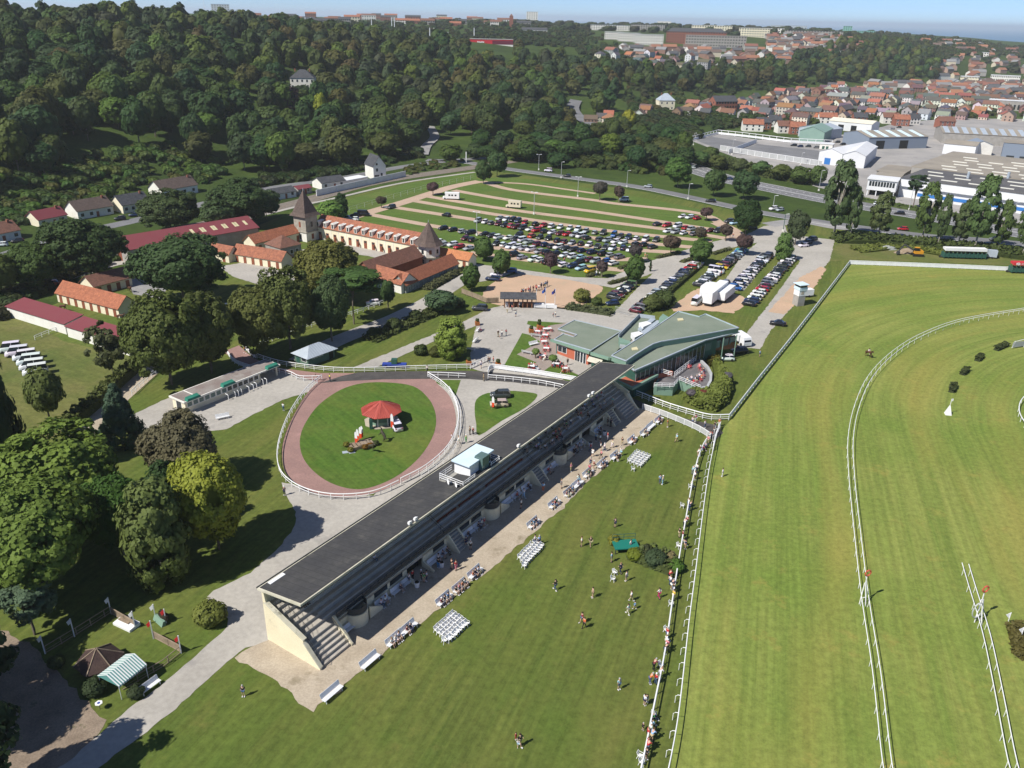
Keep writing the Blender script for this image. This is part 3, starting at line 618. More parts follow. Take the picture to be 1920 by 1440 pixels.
for lab,u,v,t,w,kd,c in (('left of the cottages, over the lane',165,530,400,150,'big1',(.038,.056,.018)),('by the lane at far left',72,545,450,108,'big2',(.048,.070,.018)),('at the left edge beside the lane',8,560,470,80,'mid1',(.070,.085,.02)),('dark, behind the burgundy hall',322,436,352,122,'big0',(.046,.060,.022)),
        ('dark, right of the cottages',458,424,335,118,'big3',(.036,.055,.018)),('beside the burgundy hall gable',415,440,372,70,'mid0',(.038,.055,.02)),('beside the low white bungalow',500,410,350,60,'mid2',(.042,.058,.024)),
        ('left of the pair at the level crossing',906,345,298,36,'mid0',(.040,.062,.020)),('right of the pair at the level crossing',932,332,278,40,'mid1',(.042,.068,.024)),('spindly, over the burgundy shed',212,700,600,90,'open',(.060,.062,.026))):
    mark('broadleaf_tree','tree ' + lab,u,v,t,w,kd,c)
mark('pine_tree','dark pine at the lower left corner by the sandy yard',-8,1330,1190,120,'flat',(.020,.032,.014),clear=.3)
mark('pine_tree','dark pine cut off by the lower left corner',-10,1500,1270,170,'flat',(.020,.032,.014),clear=.35)
mark('pine_tree','tall unseen pine added beyond the left edge to shade the sandy yard',-130,1400,1180,230,'big3',(.020,.032,.014)); mark('pine_tree','second unseen pine added beyond the left edge to shade the yard',-90,1290,1110,170,'big1',(.020,.032,.014))  # both pines stand out of view, added to cast shade on the yard
mark('pine_tree','dark pine below the left edge shading the path',-60,1560,1380,260,'flat',(.024,.036,.014),clear=.3)

# --- the wood on the hillside: points kept apart, nearest 300 are trees of their own
def in_poly(x,y,P):
    c = False; j = len(P) - 1
    for i in range(len(P)):
        if (P[i][1] > y) != (P[j][1] > y) and x < (P[j][0] - P[i][0]) * (y - P[i][1]) / (P[j][1] - P[i][1]) + P[i][0]: c = not c
        j = i
    return c
WOOD_IN = [[(-250,420),(-250,55),(200,46),(400,54),(520,60),(620,70),(760,84),(900,98),(1000,110),(1060,120),(1130,136),(1190,168),(1230,182),(1330,175),(1410,165),(1470,160),(1560,156),(1700,158),(1755,150),(1760,120),(1740,100),
            (1700,92),(1620,84),(1570,88),(1480,128),(1400,130),(1300,148),(1230,140),(1160,138),(1150,205),(1070,240),(960,262),(890,262),(830,262),(780,268),(760,300),(640,322),(520,338),(480,338),(440,318),(330,300),(200,288),(100,330),(0,345)],
           [(840,305),(960,262),(1080,240),(1160,240),(1235,262),(1300,300),(1265,330),(1180,322),(1060,300),(1045,322),(960,305)]]
HOLES = [[(872,76),(968,76),(972,124),(875,120)],[(800,225),(826,240),(822,262),(795,300),(770,290),(795,262)],[(1058,182),(1104,172),(1135,262),(1082,262),(1062,222)],[(200,290),(320,285),(410,330),(300,345)],[(1225,165),(1275,165),(1275,215),(1215,210)],[(1150,118),(1190,118),(1190,140),(1150,140)],[(532,138),(592,138),(596,212),(534,206)]]
def scatter_wood():
    g = np.random.default_rng(5); pts = []; grid = {}
    az0,az1 = -.72,.62
    cand = []
    for _ in range(16000):
        a = g.uniform(az0,az1); d = math.sqrt(g.uniform(300 ** 2,1900 ** 2)); cand.append((d * math.sin(a),d * math.cos(a)))
    for x,y in cand:
        d = math.hypot(x,y); z = float(TZ(x,y)); u,v = PX(x,y,z)
        if not any(in_poly(u,v,P) for P in WOOD_IN) or any(in_poly(u,v,P) for P in HOLES): continue
        if y < 300: continue
        sp = 8.2 + max(0,d - 500) * .006; k = (int(x // sp),int(y // sp)); ok = True
        for i in (-2,-1,0,1,2):
            for j in (-2,-1,0,1,2):
                for q in grid.get((int(x // 20) + i,int(y // 20) + j),()):
                    if (q[0] - x) ** 2 + (q[1] - y) ** 2 < sp * sp: ok = False; break
        if ok: grid.setdefault((int(x // 20),int(y // 20)),[]).append((x,y)); pts.append((x,y,z,d,u,v))
    return pts
WOODS = scatter_wood(); WOODS.sort(key=lambda p: p[3])
WCOL = [((.029,.056,.018),'dark green'),((.044,.062,.020),'olive green'),((.023,.048,.019),'deep green'),((.046,.074,.020),'mid green'),((.054,.062,.022),'brownish green'),((.034,.056,.027),'grey-green'),((.064,.092,.022),'light green')]
def wood_trees():
    g = random.Random(9); near = WOODS[:290]; far = WOODS[290:]
    near.sort(key=lambda p: p[4])
    rows = {}
    for p in near:
        ci = g.choices(range(7),(4,4,4,3,3,3,1))[0]; h = g.uniform(14,25); w = g.uniform(12.5,20)
        zone = 'strip beside the upper road' if in_poly(p[4],p[5],WOOD_IN[1]) else 'hillside wood'
        band = 'foot' if p[5] > 290 else ('lower slope' if p[5] > 235 else 'middle slope')
        key = (WCOL[ci][1],band if zone == 'hillside wood' else '',zone); rows[key] = rows.get(key,0) + 1
        if zone != 'hillside wood': h *= .6; w *= .75
        lab = '%s broadleaf tree, %s of its colour from the left on the wood\'s %s' % (WCOL[ci][1],nth(rows[key]),band) if zone == 'hillside wood' else '%s tree, %s of its colour from the left, wooded %s' % (WCOL[ci][1],nth(rows[key]),zone)
        tree((p[0],p[1],p[2] - .6),h,w,'wood%d' % g.randrange(4),tuple(x * k for x,k in zip(jit(WCOL[ci][0],.16),(1.06,.92,.78))),label=lab,group='trees of the wooded hillside',clear=.12)
    V = []; Q = []; K = []; o = 0; base = [crown_np(90 + i,30,22,.15) for i in range(4)]; cores = [core_np(.72,8,5,seed=i) for i in range(4)]
    for p in far:
        i = g.randrange(4); big = p[3] > 1250; b,q = base[i]
        if big: b = b[:len(b) // 2]; q = q[:len(q) // 2]
        c,cq = cores[i]; h = g.uniform(12,21); w = g.uniform(12,18); a = g.uniform(0,6.28); ca,sa = math.cos(a),math.sin(a)
        vv = np.concatenate([b,c]); x = (vv[:,0] * ca - vv[:,1] * sa) * w / 2 + p[0]; y = (vv[:,0] * sa + vv[:,1] * ca) * w / 2 + p[1]; z = vv[:,2] * h / 2 + p[2] + h / 2
        V.append(np.stack([x,y,z],1)); qq = np.concatenate([q,cq + len(b)]) + o; Q.append(qq); o += len(vv)
        K.append(np.tile(np.array([*[x * k for x,k in zip(jit(WCOL[g.randrange(7)][0],.15),(1.6,1.44,1.2))],1]),(len(vv),1)))
    V = np.concatenate(V); Q = np.concatenate(Q); K = np.concatenate(K)
    me = mesh_np('distant_wood',V,Q,M['leaf_mass']); at = me.color_attributes.new('Col','FLOAT_COLOR','POINT'); at.data.foreach_set('color',K.astype(np.float32).ravel())
    meta(obj('distant_wood',me),'upper woodland mass covering the plateau edge and far ridge','wood',kind='stuff')
    print('wood',len(near),len(far),len(Q))
wood_trees()

def slope_tree(u,v,h,w,kd,c,lab): tree(tuple(hit(u,v)),h,w,kd,c,name='broadleaf_tree',label=lab,clear=.05)
slope_tree(538,222,19,27,'wood1',(.030,.017,.018),'broad purple-black copper beech on the wooded slope'); slope_tree(604,244,22,9,'wood2',(.17,.20,.02),'bright lime-yellow tree standing out of the dark wood'); slope_tree(612,190,13,16,'wood0',(.12,.13,.025),'yellow-olive tree beside the mansion in the wood'); slope_tree(1178,246,15,10,'wood3',(.24,.22,.02),'golden yellow tree above the tree belt')
# ================================================================== grandstand
mat('felt',(.046,.046,.048),.9,(.060,.059,.058),.25,fine=.14,fsc=1.5,blot=(.085,.082,.076),bsc=.5)
_m = MATS['felt']; nt = _m.node_tree; b = nt.nodes['Principled BSDF']; src = b.inputs['Base Color'].links[0].from_socket; tc = _n(nt,'ShaderNodeTexCoord'); sp = _n(nt,'ShaderNodeSeparateXYZ'); nt.links.new(tc.outputs['Object'],sp.inputs[0])
fr = _n(nt,'ShaderNodeMath',operation='FRACT'); nt.links.new(sp.outputs[0],fr.inputs[0]); lt = _n(nt,'ShaderNodeMath',operation='LESS_THAN'); lt.inputs[1].default_value = .07; nt.links.new(fr.outputs[0],lt.inputs[0])
nt.links.new(_mixc(nt,lt.outputs[0],src,(.036,.036,.038)),b.inputs['Base Color'])
mat('dark_metal',(.045,.048,.05),.6,(.06,.062,.062),1)
mat('bench_white',(.78,.79,.80),.55,(.70,.71,.72),.8)
mat('red_wood',(.22,.045,.025),.7,(.17,.035,.02),.8)
mat('step_stone',(.43,.40,.35),.92,(.35,.325,.285),.6,fine=.12)
mat('tier_edge',(.62,.63,.63),.85,(.52,.53,.53),.7)
mat('fascia',(.60,.57,.46),.85,(.45,.43,.33),.5,blot=(.25,.24,.18),bsc=.6)
mat('dark_void',(.012,.013,.014),.5)
mat('pale_blue',(.62,.74,.80),.6,(.56,.69,.76),.5)
glassy('window_glass',(.025,.032,.038)); glassy('glass_green',(.10,.16,.15),.1)
def SL(u,v,z=0.0):
    q = G(u,v,z) - GS0; return q.dot(E1),q.dot(E2)
def SW(x,y,z=0.0): return (GS0.x + E1.x * x + E2.x * y,GS0.y + E1.y * x + E2.y * y,z)
GL = 85.0; ROOF_B,ROOF_F = 7.8,8.95; TIERS = 7; T_D,T_H = .78,.43; W_Z = 2.4; W_Y = 2.6; T_Y0 = 3.6
gs = thing('grandstand','long open grandstand with dark felt roof and cream concrete end wall','grandstand',(GS0.x,GS0.y,0),GSA)
def tier_z(i): return W_Z + T_H * (i + 1)
# end wall with its coping
mb = MB(); mb.yprism([(0.0,.05),(0,.35),(2.45,2.9),(2.5,3.35),(8.6,5.75),(9.05,5.75),(9.05,0)],-.3,0); mb.yprism([(8.45,5.6),(8.75,7.7),(9.05,7.75),(9.05,5.6)],-.3,0)
mb.build('end_wall',M['cream'],gs)
mb = MB(); mb.bar((-.15,2.3,3.42),(-.15,8.7,5.92),.55,.16); mb.bar((-.15,-.05,.42),(-.15,2.45,2.98),.5,.14); mb.build('coping',M['fascia'],gs)
mb = MB(); mb.yprism([(0.3,0),(2.5,2.9),(2.5,3.3),(8.6,5.75),(9.05,7.75),(9.05,0)],GL - .3,GL); mb.build('end_wall',M['cream'],gs)
mb = MB(); mb.bx(0,GL - .3,8.8,9.05,0,7.75); mb.build('back_wall',M['cream'],gs)
# roof slab
mb = MB(); x0,x1,yb,yf = -.55,GL + .1,9.45,1.9
mb.hexa([(x0,yf,ROOF_F - .3),(x1,yf,ROOF_F - .3),(x1,yb,ROOF_B - .3),(x0,yb,ROOF_B - .3)],[(x0,yf,ROOF_F),(x1,yf,ROOF_F),(x1,yb,ROOF_B),(x0,yb,ROOF_B)])
rf = mb.build('roof',M['fascia'],gs)
mb = MB(); e = .22
mb.hexa([(x0 + e,yf + e,ROOF_F - .02),(x1 - e,yf + e,ROOF_F - .02),(x1 - e,yb - e,ROOF_B - .02),(x0 + e,yb - e,ROOF_B - .02)],[(x0 + e,yf + e,ROOF_F + .035),(x1 - e,yf + e,ROOF_F + .035),(x1 - e,yb - e,ROOF_B + .07),(x0 + e,yb - e,ROOF_B + .07)])
mb.build('roof_felt',M['felt'],rf)
mb = MB(); mb.bx(.7,3.0,8.45,9.0,ROOF_B + .18,ROOF_B + .26); mb.build('roof_hatch',M['white_paint'],rf)
mb = MB(); mb.bar((x0,yb + .05,ROOF_B + .02),(x1,yb + .05,ROOF_B + .02),.12,.2); mb.build('gutter',M['dark_metal'],rf)
# tiers
for i in range(TIERS):
    y = T_Y0 + T_D * i; mb = MB(); mb.bx(.02,GL - .32,y,8.8,tier_z(i) - T_H - (.0 if i else .6),tier_z(i)); mb.build('tier',M['step_stone'],gs)
    mb = MB(); mb.bx(4.0,GL - 4,y + .02,y + .24,tier_z(i) + .004,tier_z(i) + (.05 if i % 2 else .02)); mb.build('tier_edge',M['tier_edge'],gs)
mb = MB(); mb.bx(.02,GL - .32,W_Y,3.62,W_Z - .5,W_Z); mb.build('walkway',M['step_stone'],gs)
for i in range(1,TIERS - 1,2):
    xs = 30.0
    for a,b in ((27.5,32),(32.6,38),(39.5,45),(45.6,50)):
        mb = MB(); mb.bx(a,b,T_Y0 + T_D * i + .3,T_Y0 + T_D * i + .58,tier_z(i) + .22,tier_z(i) + .29)
        for q in (a + .2,(a + b) / 2,b - .2): mb.bx(q - .05,q + .05,T_Y0 + T_D * i + .35,T_Y0 + T_D * i + .5,tier_z(i),tier_z(i) + .22)
        mb.build('bench_plank',M['red_wood'],gs)
# end stairs at the near and far ends
def end_steps(xa,xb):
    for k in range(5):
        z = W_Z * (k + 1) / 6; mb = MB(); mb.bx(xa,xb,.05 + .5 * k,W_Y + .02,z - .4 if k else 0,z); mb.build('stair_step',M['step_stone'],gs)
    for x in (xb + .18,):
        mb = MB(); mb.yprism([(-.15,0),(-.15,.35),(1.2,1.7),(2.6,3.1),(2.9,3.1),(2.9,0)],x - .18,x + .14); mb.build('wing_wall',M['cream'],gs)
end_steps(.05,4.75); end_steps(GL - 5.6,GL - .9)
for x in (.35,4.4):
    mb = MB(); mb.tube([(x,-.1,.95),(x,2.5,3.3)],.03,5)
    for q in (0,.5,1.1,1.7,2.4): mb.tube([(x,q,.2 + q * .9),(x,q,1.0 + q * .94)],.025,5)
    mb.build('handrail',M['dark_metal'],gs)
for x in (.6,1.3): 
    mb = MB(); mb.tube([(x,2.7,3.3),(x,8.4,6.5)],.025,5)
    for i in range(TIERS): mb.tube([(x,T_Y0 + T_D * i + .3,tier_z(i)),(x,T_Y0 + T_D * i + .3,tier_z(i) + .95)],.022,4)
    mb.build('handrail',M['dark_metal'],gs)
# front wall with dark windows and the railing over it
XW0,XW1 = 5.3,GL - 6.2
FEAT = [('bulge',8.4),('open',19.9),('stair',28.2),('bulge',37.6),('stair',50.3),('bulge',58.0),('open',68.0),('stair',76.5)]
mb = MB(); cur = XW0
for kd,x in FEAT:
    if kd == 'open': mb.bx(cur,x - 1.7,W_Y,W_Y + .25,0,W_Z + .02); cur = x + 1.7
mb.bx(cur,XW1,W_Y,W_Y + .25,0,W_Z + .02); mb.build('front_wall',M['cream'],gs)
for kd,x in FEAT:
    if kd == 'open':
        mb = MB(); mb.bx(x - 1.7,x + 1.7,W_Y + .9,W_Y + 1.0,0,W_Z); mb.build('doorway',M['dark_void'],gs)
xw = XW0 + .5
while xw < XW1 - 2.5:
    if all(abs(xw + 1.2 - x) > 2.6 for _,x in FEAT):
        mb = MB(); mb.bx(xw,xw + 2.5,W_Y - .02,W_Y + .1,1.25,2.0); mb.build('window',M['window_glass'],gs)
        mb = MB(); mb.bx(xw - .08,xw + 2.58,W_Y - .1,W_Y + .02,1.14,1.24); mb.build('window_sill',M['fascia'],gs)
    xw += 3.0
mb = MB(); mb.bx(XW0,XW1,W_Y - .12,W_Y + .3,W_Z + .03,W_Z + .14); mb.build('ledge',M['fascia'],gs)
mb = MB(); mb.bx(XW0,XW1,W_Y,W_Y + .05,W_Z + .22,W_Z + .72); mb.build('railing_panel',M['dark_metal'],gs)
mb = MB(); mb.tube([(XW0,W_Y + .02,W_Z + 1.05),(XW1,W_Y + .02,W_Z + 1.05)],.035,6); mb.build('railing_bar',M['dark_metal'],gs)
pm = MB(); pm.bx(-.035,.035,-.035,.035,0,1.0); P_ = pm.build('railing_post',M['dark_metal'],gs); P_.location = (XW0,W_Y + .03,W_Z + .1)
x = XW0 + 1.5
while x < XW1: q = P_.copy(); COL.objects.link(q); q.location = (x,W_Y + .03,W_Z + .1); x += 1.5
for kd,x in FEAT:
    if kd == 'bulge':
        mb = MB(); t = [math.pi + math.pi * k / 12 for k in range(13)]; r0,r1 = 1.55,1.35
        for k in range(12):
            a,b = t[k],t[k + 1]
            mb.hexa([(x + r0 * math.cos(a),W_Y + r0 * math.sin(a),0),(x + r0 * math.cos(b),W_Y + r0 * math.sin(b),0),(x + r1 * math.cos(b),W_Y + r1 * math.sin(b),0),(x + r1 * math.cos(a),W_Y + r1 * math.sin(a),0)],
                    [(x + r0 * math.cos(a),W_Y + r0 * math.sin(a),2.0),(x + r0 * math.cos(b),W_Y + r0 * math.sin(b),2.0),(x + r1 * math.cos(b),W_Y + r1 * math.sin(b),2.0),(x + r1 * math.cos(a),W_Y + r1 * math.sin(a),2.0)])
        mb.build('stair_drum',M['cream'],gs)
        mb = MB(); mb.prism([(x + 1.34 * math.cos(a),W_Y + 1.34 * math.sin(a)) for a in t],1.3,1.5); mb.build('stair_landing',M['concrete'],gs)
        mb = MB()
        for k in range(12):
            a,b = t[k],t[k + 1]; mb.bar((x + 1.45 * math.cos(a),W_Y + 1.45 * math.sin(a),2.5),(x + 1.45 * math.cos(b),W_Y + 1.45 * math.sin(b),2.5),.05,.9)
        mb.build('drum_railing',M['dark_metal'],gs)
        mb = MB(); mb.add([(x + 1.3,W_Y - 1.25,0),(x + 3.6,W_Y - 1.25,0),(x + 3.6,W_Y - 1.25,.5),(x + 1.3,W_Y - 1.25,1.9),(x + 1.3,W_Y - 1.05,0),(x + 3.6,W_Y - 1.05,0),(x + 3.6,W_Y - 1.05,.5),(x + 1.3,W_Y - 1.05,1.9)],
                          [(0,1,2,3),(7,6,5,4),(3,2,6,7),(1,5,6,2),(0,3,7,4)]); mb.build('stair_flank',M['cream'],gs)
    if kd == 'stair':
        for s in (-1.1,1.1):
            mb = MB(); mb.yprism([(W_Y - 2.2,0),(W_Y - 2.2,.25),(W_Y - .3,W_Z),(W_Y,W_Z),(W_Y,0)],x + s - .1,x + s + .1); mb.build('stair_flank',M['cream'],gs)
        for k in range(6):
            mb = MB(); mb.bx(x - 1,x + 1,W_Y - 2.05 + .34 * k,W_Y,W_Z * k / 6.5 if k else 0,W_Z * (k + 1) / 6.5); mb.build('stair_step',M['concrete'],gs)
    if kd == 'open':
        for s in (-1.8,1.8):
            mb = MB(); mb.yprism([(W_Y - 1.9,0),(W_Y - 1.9,.3),(W_Y,1.1),(W_Y,0)],x + s - .12,x + s + .12); mb.build('low_wall',M['cream'],gs)
        for s in (-2.6,2.7):
            b = thing('litter_bin','white cylindrical bin %s the opening under the %s of the grandstand' % ('left of' if s < 0 else 'right of','near half' if x < 40 else 'far half'),'bin',SW(x + s + .6,W_Y - 2.0),GSA)
            mb = MB(); mb.cone(0,0,0,.3,.85,.38,10); mb.build('body',M['bench_white'],b); mb = MB(); mb.cone(0,0,.852,.33,.9,.3,10); mb.build('lid',M['dark_void'],b)
# partitions across the tiers
for x in (26.8,50.8):
    mb = MB()
    for dz in (.55,1.05): mb.tube([(x,3.0,W_Z + dz),(x,8.6,tier_z(6) + dz)],.03,5)
    for i in range(TIERS): mb.tube([(x,T_Y0 + T_D * i,tier_z(i) - .2),(x,T_Y0 + T_D * i,tier_z(i) + 1.0)],.025,4)
    mb.build('partition_railing',M['dark_metal'],gs)
mb = MB(); mb.bx(27.2,31.5,8.3,8.78,tier_z(6),7.7); mb.bx(38.6,44.2,8.2,8.78,tier_z(6),7.7); mb.bx(46,50.5,8.2,8.78,tier_z(6),7.7); mb.build('commentary_wall',M['bench_white'],gs)
# floodlights on the roof edge
def lamp_pair(u,v,lab):
    x,y = SL(u,v,9.2)
    b = thing('floodlight',lab,'floodlight',SW(x,2.15,ROOF_F + .0),GSA)
    mb = MB(); mb.bx(-.04,.04,-.04,.04,0,.3); mb.build('bracket',M['white_paint'],b)
    mb = MB(); mb.hexa([(-.25,-.3,.3),(.25,-.3,.3),(.2,.1,.3),(-.2,.1,.3)],[(-.25,-.35,.75),(.25,-.35,.75),(.2,.05,.62),(-.2,.05,.62)]); mb.build('lamp_head',M['white_paint'],b)
for k,(u,v) in enumerate(((764,981),(776,974),(1102,743),(1110,738),(976,839))): lamp_pair(u,v,['white floodlight on the roof edge, nearer of the near pair','white floodlight on the roof edge, farther of the near pair','white floodlight on the roof edge, nearer of the far pair','white floodlight on the roof edge, farther of the far pair','single white floodlight on the roof edge beside the press box'][k])
# press box on the roof
pbx = thing('press_box','white press box with pale blue flat roof on the grandstand roof','cabin',SW(36,4.7,ROOF_F - .45),GSA)
mb = MB(); mb.bx(-2.6,2.6,-1.5,1.4,0,2.0); mb.build('cabin_wall',M['white_paint'],pbx)
mb = MB(); mb.prism([(-3.1,-1.7),(-.6,-1.7),(-.6,-.7),(1.3,-.7),(1.3,-1.7),(3.1,-1.7),(3.1,1.6),(-3.1,1.6)],2.0,2.22); mb.build('cabin_roof',M['pale_blue'],pbx)
mb = MB(); mb.bx(-.5,1.2,-2.2,-.75,.0,2.5); mb.build('glazed_bay',M['glass_green'],pbx)
mb = MB(); mb.bx(1.4,2.5,-1.53,-1.4,.6,1.7); mb.build('window',M['window_glass'],pbx)
mb = MB(); mb.bx(-5.6,3.6,-2.4,1.9,-.15,-.05); mb.build('platform',M['concrete'],pbx)
mb = MB()
for z in (.35,.7,1.05):
    mb.tube([(-2.6,-2.4,z),(-5.5,-2.4,z),(-5.5,1.9,z),(-2.6,1.9,z)],.05,5); mb.tube([(1.3,-2.4,z),(3.6,-2.4,z),(3.6,-.5,z)],.05,5)
for x,y in ((-5.5,-2.4),(-4.1,-2.4),(-2.7,-2.4),(-5.5,1.9),(-5.5,-.2),(-4.1,1.9),(3.6,-2.4),(3.6,-.6),(1.4,-2.4)): mb.tube([(x,y,-.1),(x,y,1.08)],.045,5)
mb.build('railing',M['white_paint'],pbx)
for k,(x,y) in enumerate(((-6.1,-.3),(-6.1,-1.7))):
    d = thing('satellite_dish','white satellite dish on the grandstand roof, %s the press box railing' % ('nearer' if k else 'farther from the lawn beside'),'satellite dish',SW(36 + x,4.7 + y,ROOF_F - .45),GSA + 2.6)
    mb = MB(); mb.tube([(0,0,0),(0,0,.7)],.04,5); mb.build('mast',M['white_paint'],d)
    mb = MB(); mb.add([(0,0,.75)] + [(.14,.45 * math.cos(a),.75 + .45 * math.sin(a)) for a in [6.283 * i / 12 for i in range(12)]],[(0,i + 1,(i + 1) % 12 + 1) for i in range(12)]); mb.build('dish',M['white_paint'],d)

# ------------------------------------------------------------------ benches
def make_bench():
    r = thing('park_bench','x','bench',(0,0,0)); L = 1.25
    for k in range(4): mb = MB(); mb.bx(-L,L,-.28 + .13 * k,-.17 + .13 * k,.42,.46); mb.build('seat_slat',M['bench_white'],r)
    for k in range(4): mb = MB(); z = .50 + .125 * k; y = .24 + .05 * k; mb.hexa([(-L,y,z),(L,y,z),(L,y + .03,z),(-L,y + .03,z)],[(-L,y + .045,z + .1),(L,y + .045,z + .1),(L,y + .075,z + .1),(-L,y + .075,z + .1)]); mb.build('back_slat',M['bench_white'],r)
    for x in (-L + .2,L - .2):
        mb = MB(); mb.bar((x,-.25,0),(x,-.22,.42),.06,.06); mb.bar((x,.3,0),(x,.22,.42),.06,.06); mb.bar((x,-.25,.40),(x,.25,.40),.06,.05); mb.bar((x,.24,.42),(x,.46,1.0),.06,.05); mb.build('leg_frame',M['bench_white'],r)
    return r
bench0 = make_bench()
# along the lawn edge (facing the track): position of the seat front in the photograph
LAWN_B = [(624,1306),(695,1246),(742,1205),(767,1185),(834,1130),(864,1106),(892,1080),(1001,987),(1040,950),(1068,928),(1084,913),(1103,893),(1130,875),(1154,860),(1186,830),(1209,816),(1221,804),(1236,792)]
for k,(u,v) in enumerate(LAWN_B):
    p = G(u,v); stamp(bench0,(p[0],p[1],.06),GSA,'white slatted bench facing the track, %s along the lawn edge counting from nearest' % nth(k + 1),'benches along the lawn edge',scale=(1.15,1.15,1.1))
for k,(x) in enumerate((6.6,12.6,15.6,17.2,23.2,25.2,31.4,34,41.5,44.2,47,53.6,55.3,62,65,71.5)):
    stamp(bench0,SW(x,W_Y - .75,.06),GSA,'white bench against the shaded front wall, %s from the near end' % nth(k + 1),'benches under the grandstand',scale=(.98,1,1))
for lab,u,v,rz in (('beside the canopy on the grey path',283,1293,GSA + .05),('in the weighing room yard',418,786,GSA - .45),('half hidden by the copper beech',335,792,GSA - 1.1),('in front of the red pavilion',714,791,0),('white, first left of the forecourt',897,621,-1.9),
                      ('white, second left of the forecourt',891,641,-1.9),('under the willow by the forecourt',882,658,2.6),('on the terrace paving beside the orange planter',1005,632,2.8),('at the terrace corner near the wedge lawn',1001,648,.6),('lowest on the terrace paving',988,664,2.7),('by the entrance fence, left',1011,576,0),('by the entrance fence, right',1030,577,0)):
    p = G(u,v); stamp(bench0,(p[0],p[1],.07),rz,'white slatted bench ' + lab)
drop_proto(bench0)
# ------------------------------------------------------------------ plastic chairs
def make_chair(m):
    r = thing('garden_chair','x','chair',(0,0,0))
    mb = MB(); mb.hexa([(-.22,-.22,.40),(.22,-.22,.40),(.2,.22,.38),(-.2,.22,.38)],[(-.24,-.24,.44),(.24,-.24,.44),(.21,.22,.42),(-.21,.22,.42)]); mb.build('seat',m,r)
    mb = MB(); mb.hexa([(-.21,.2,.42),(.21,.2,.42),(.21,.24,.42),(-.21,.24,.42)],[(-.23,.33,.86),(.23,.33,.86),(.23,.37,.86),(-.23,.37,.86)]); mb.build('backrest',m,r)
    for s in (-1,1):
        mb = MB(); mb.bar((s * .26,-.2,.63),(s * .25,.28,.66),.05,.03); mb.bar((s * .26,-.22,.42),(s * .26,-.2,.63),.04,.05); mb.build('armrest',m,r)
        mb = MB(); mb.bar((s * .27,-.26,0),(s * .21,-.2,.42),.05,.05); mb.build('leg',m,r)
        mb = MB(); mb.bar((s * .25,.3,0),(s * .19,.2,.42),.05,.05); mb.build('leg',m,r)
    return r
chair0 = make_chair(M['white_paint'])
def chair_block(A,B,C,n,rows,where):
    """A,B ends of the back row, C end of the front row next to A"""
    a,b,c = G(*A),G(*B),G(*C); k = 0
    for j in range(rows):
        for i in range(n):
            p = a + (b - a) * (i / max(1,n - 1)) + (c - a) * (j / max(1,rows - 1))
            stamp(chair0,(p[0] + random.uniform(-.05,.05),p[1] + random.uniform(-.05,.05),.03),GSA + random.uniform(-.12,.12),'white plastic chair, %s from near end in row %s of the %s block' % (nth(i + 1),nth(j + 1),where),'white chairs set in rows on the lawn')
chair_block((818,1186),(852,1156),(842,1204),8,5,'nearest'); chair_block((975,1050),(1006,1018),(985,1060),9,3,'middle'); chair_block((1180,868),(1196,851),(1200,876),6,4,'farthest')
for k,(u,v,lab) in enumerate([(833,1206,'alone in front of the nearest block'),(983,1065,'alone in front of the middle block'),(1187,883,'alone in front of the farthest block'),(1149,1090,'nearer of two by the green platform'),(1152,1078,'farther of two by the green platform'),(1258,1137,'empty at the rail below the flower bed'),
        (1249,1186,'empty at the rail above the seated couple'),(1238,1252,'beside the red-shirted pair'),(1226,1345,'at the rail, with a green-capped person'),(1200,1422,'lower of two at the bottom edge'),(1203,1434,'lowest at the bottom edge'),(1272,1028,'under the far rail spectators'),(1279,952,'at the rail beside a white shirt'),(1294,917,'at the rail near the curve')]):
    p = G(u,v); stamp(chair0,(p[0],p[1],.03),GSA + random.uniform(-.5,.3),'white plastic chair ' + lab)
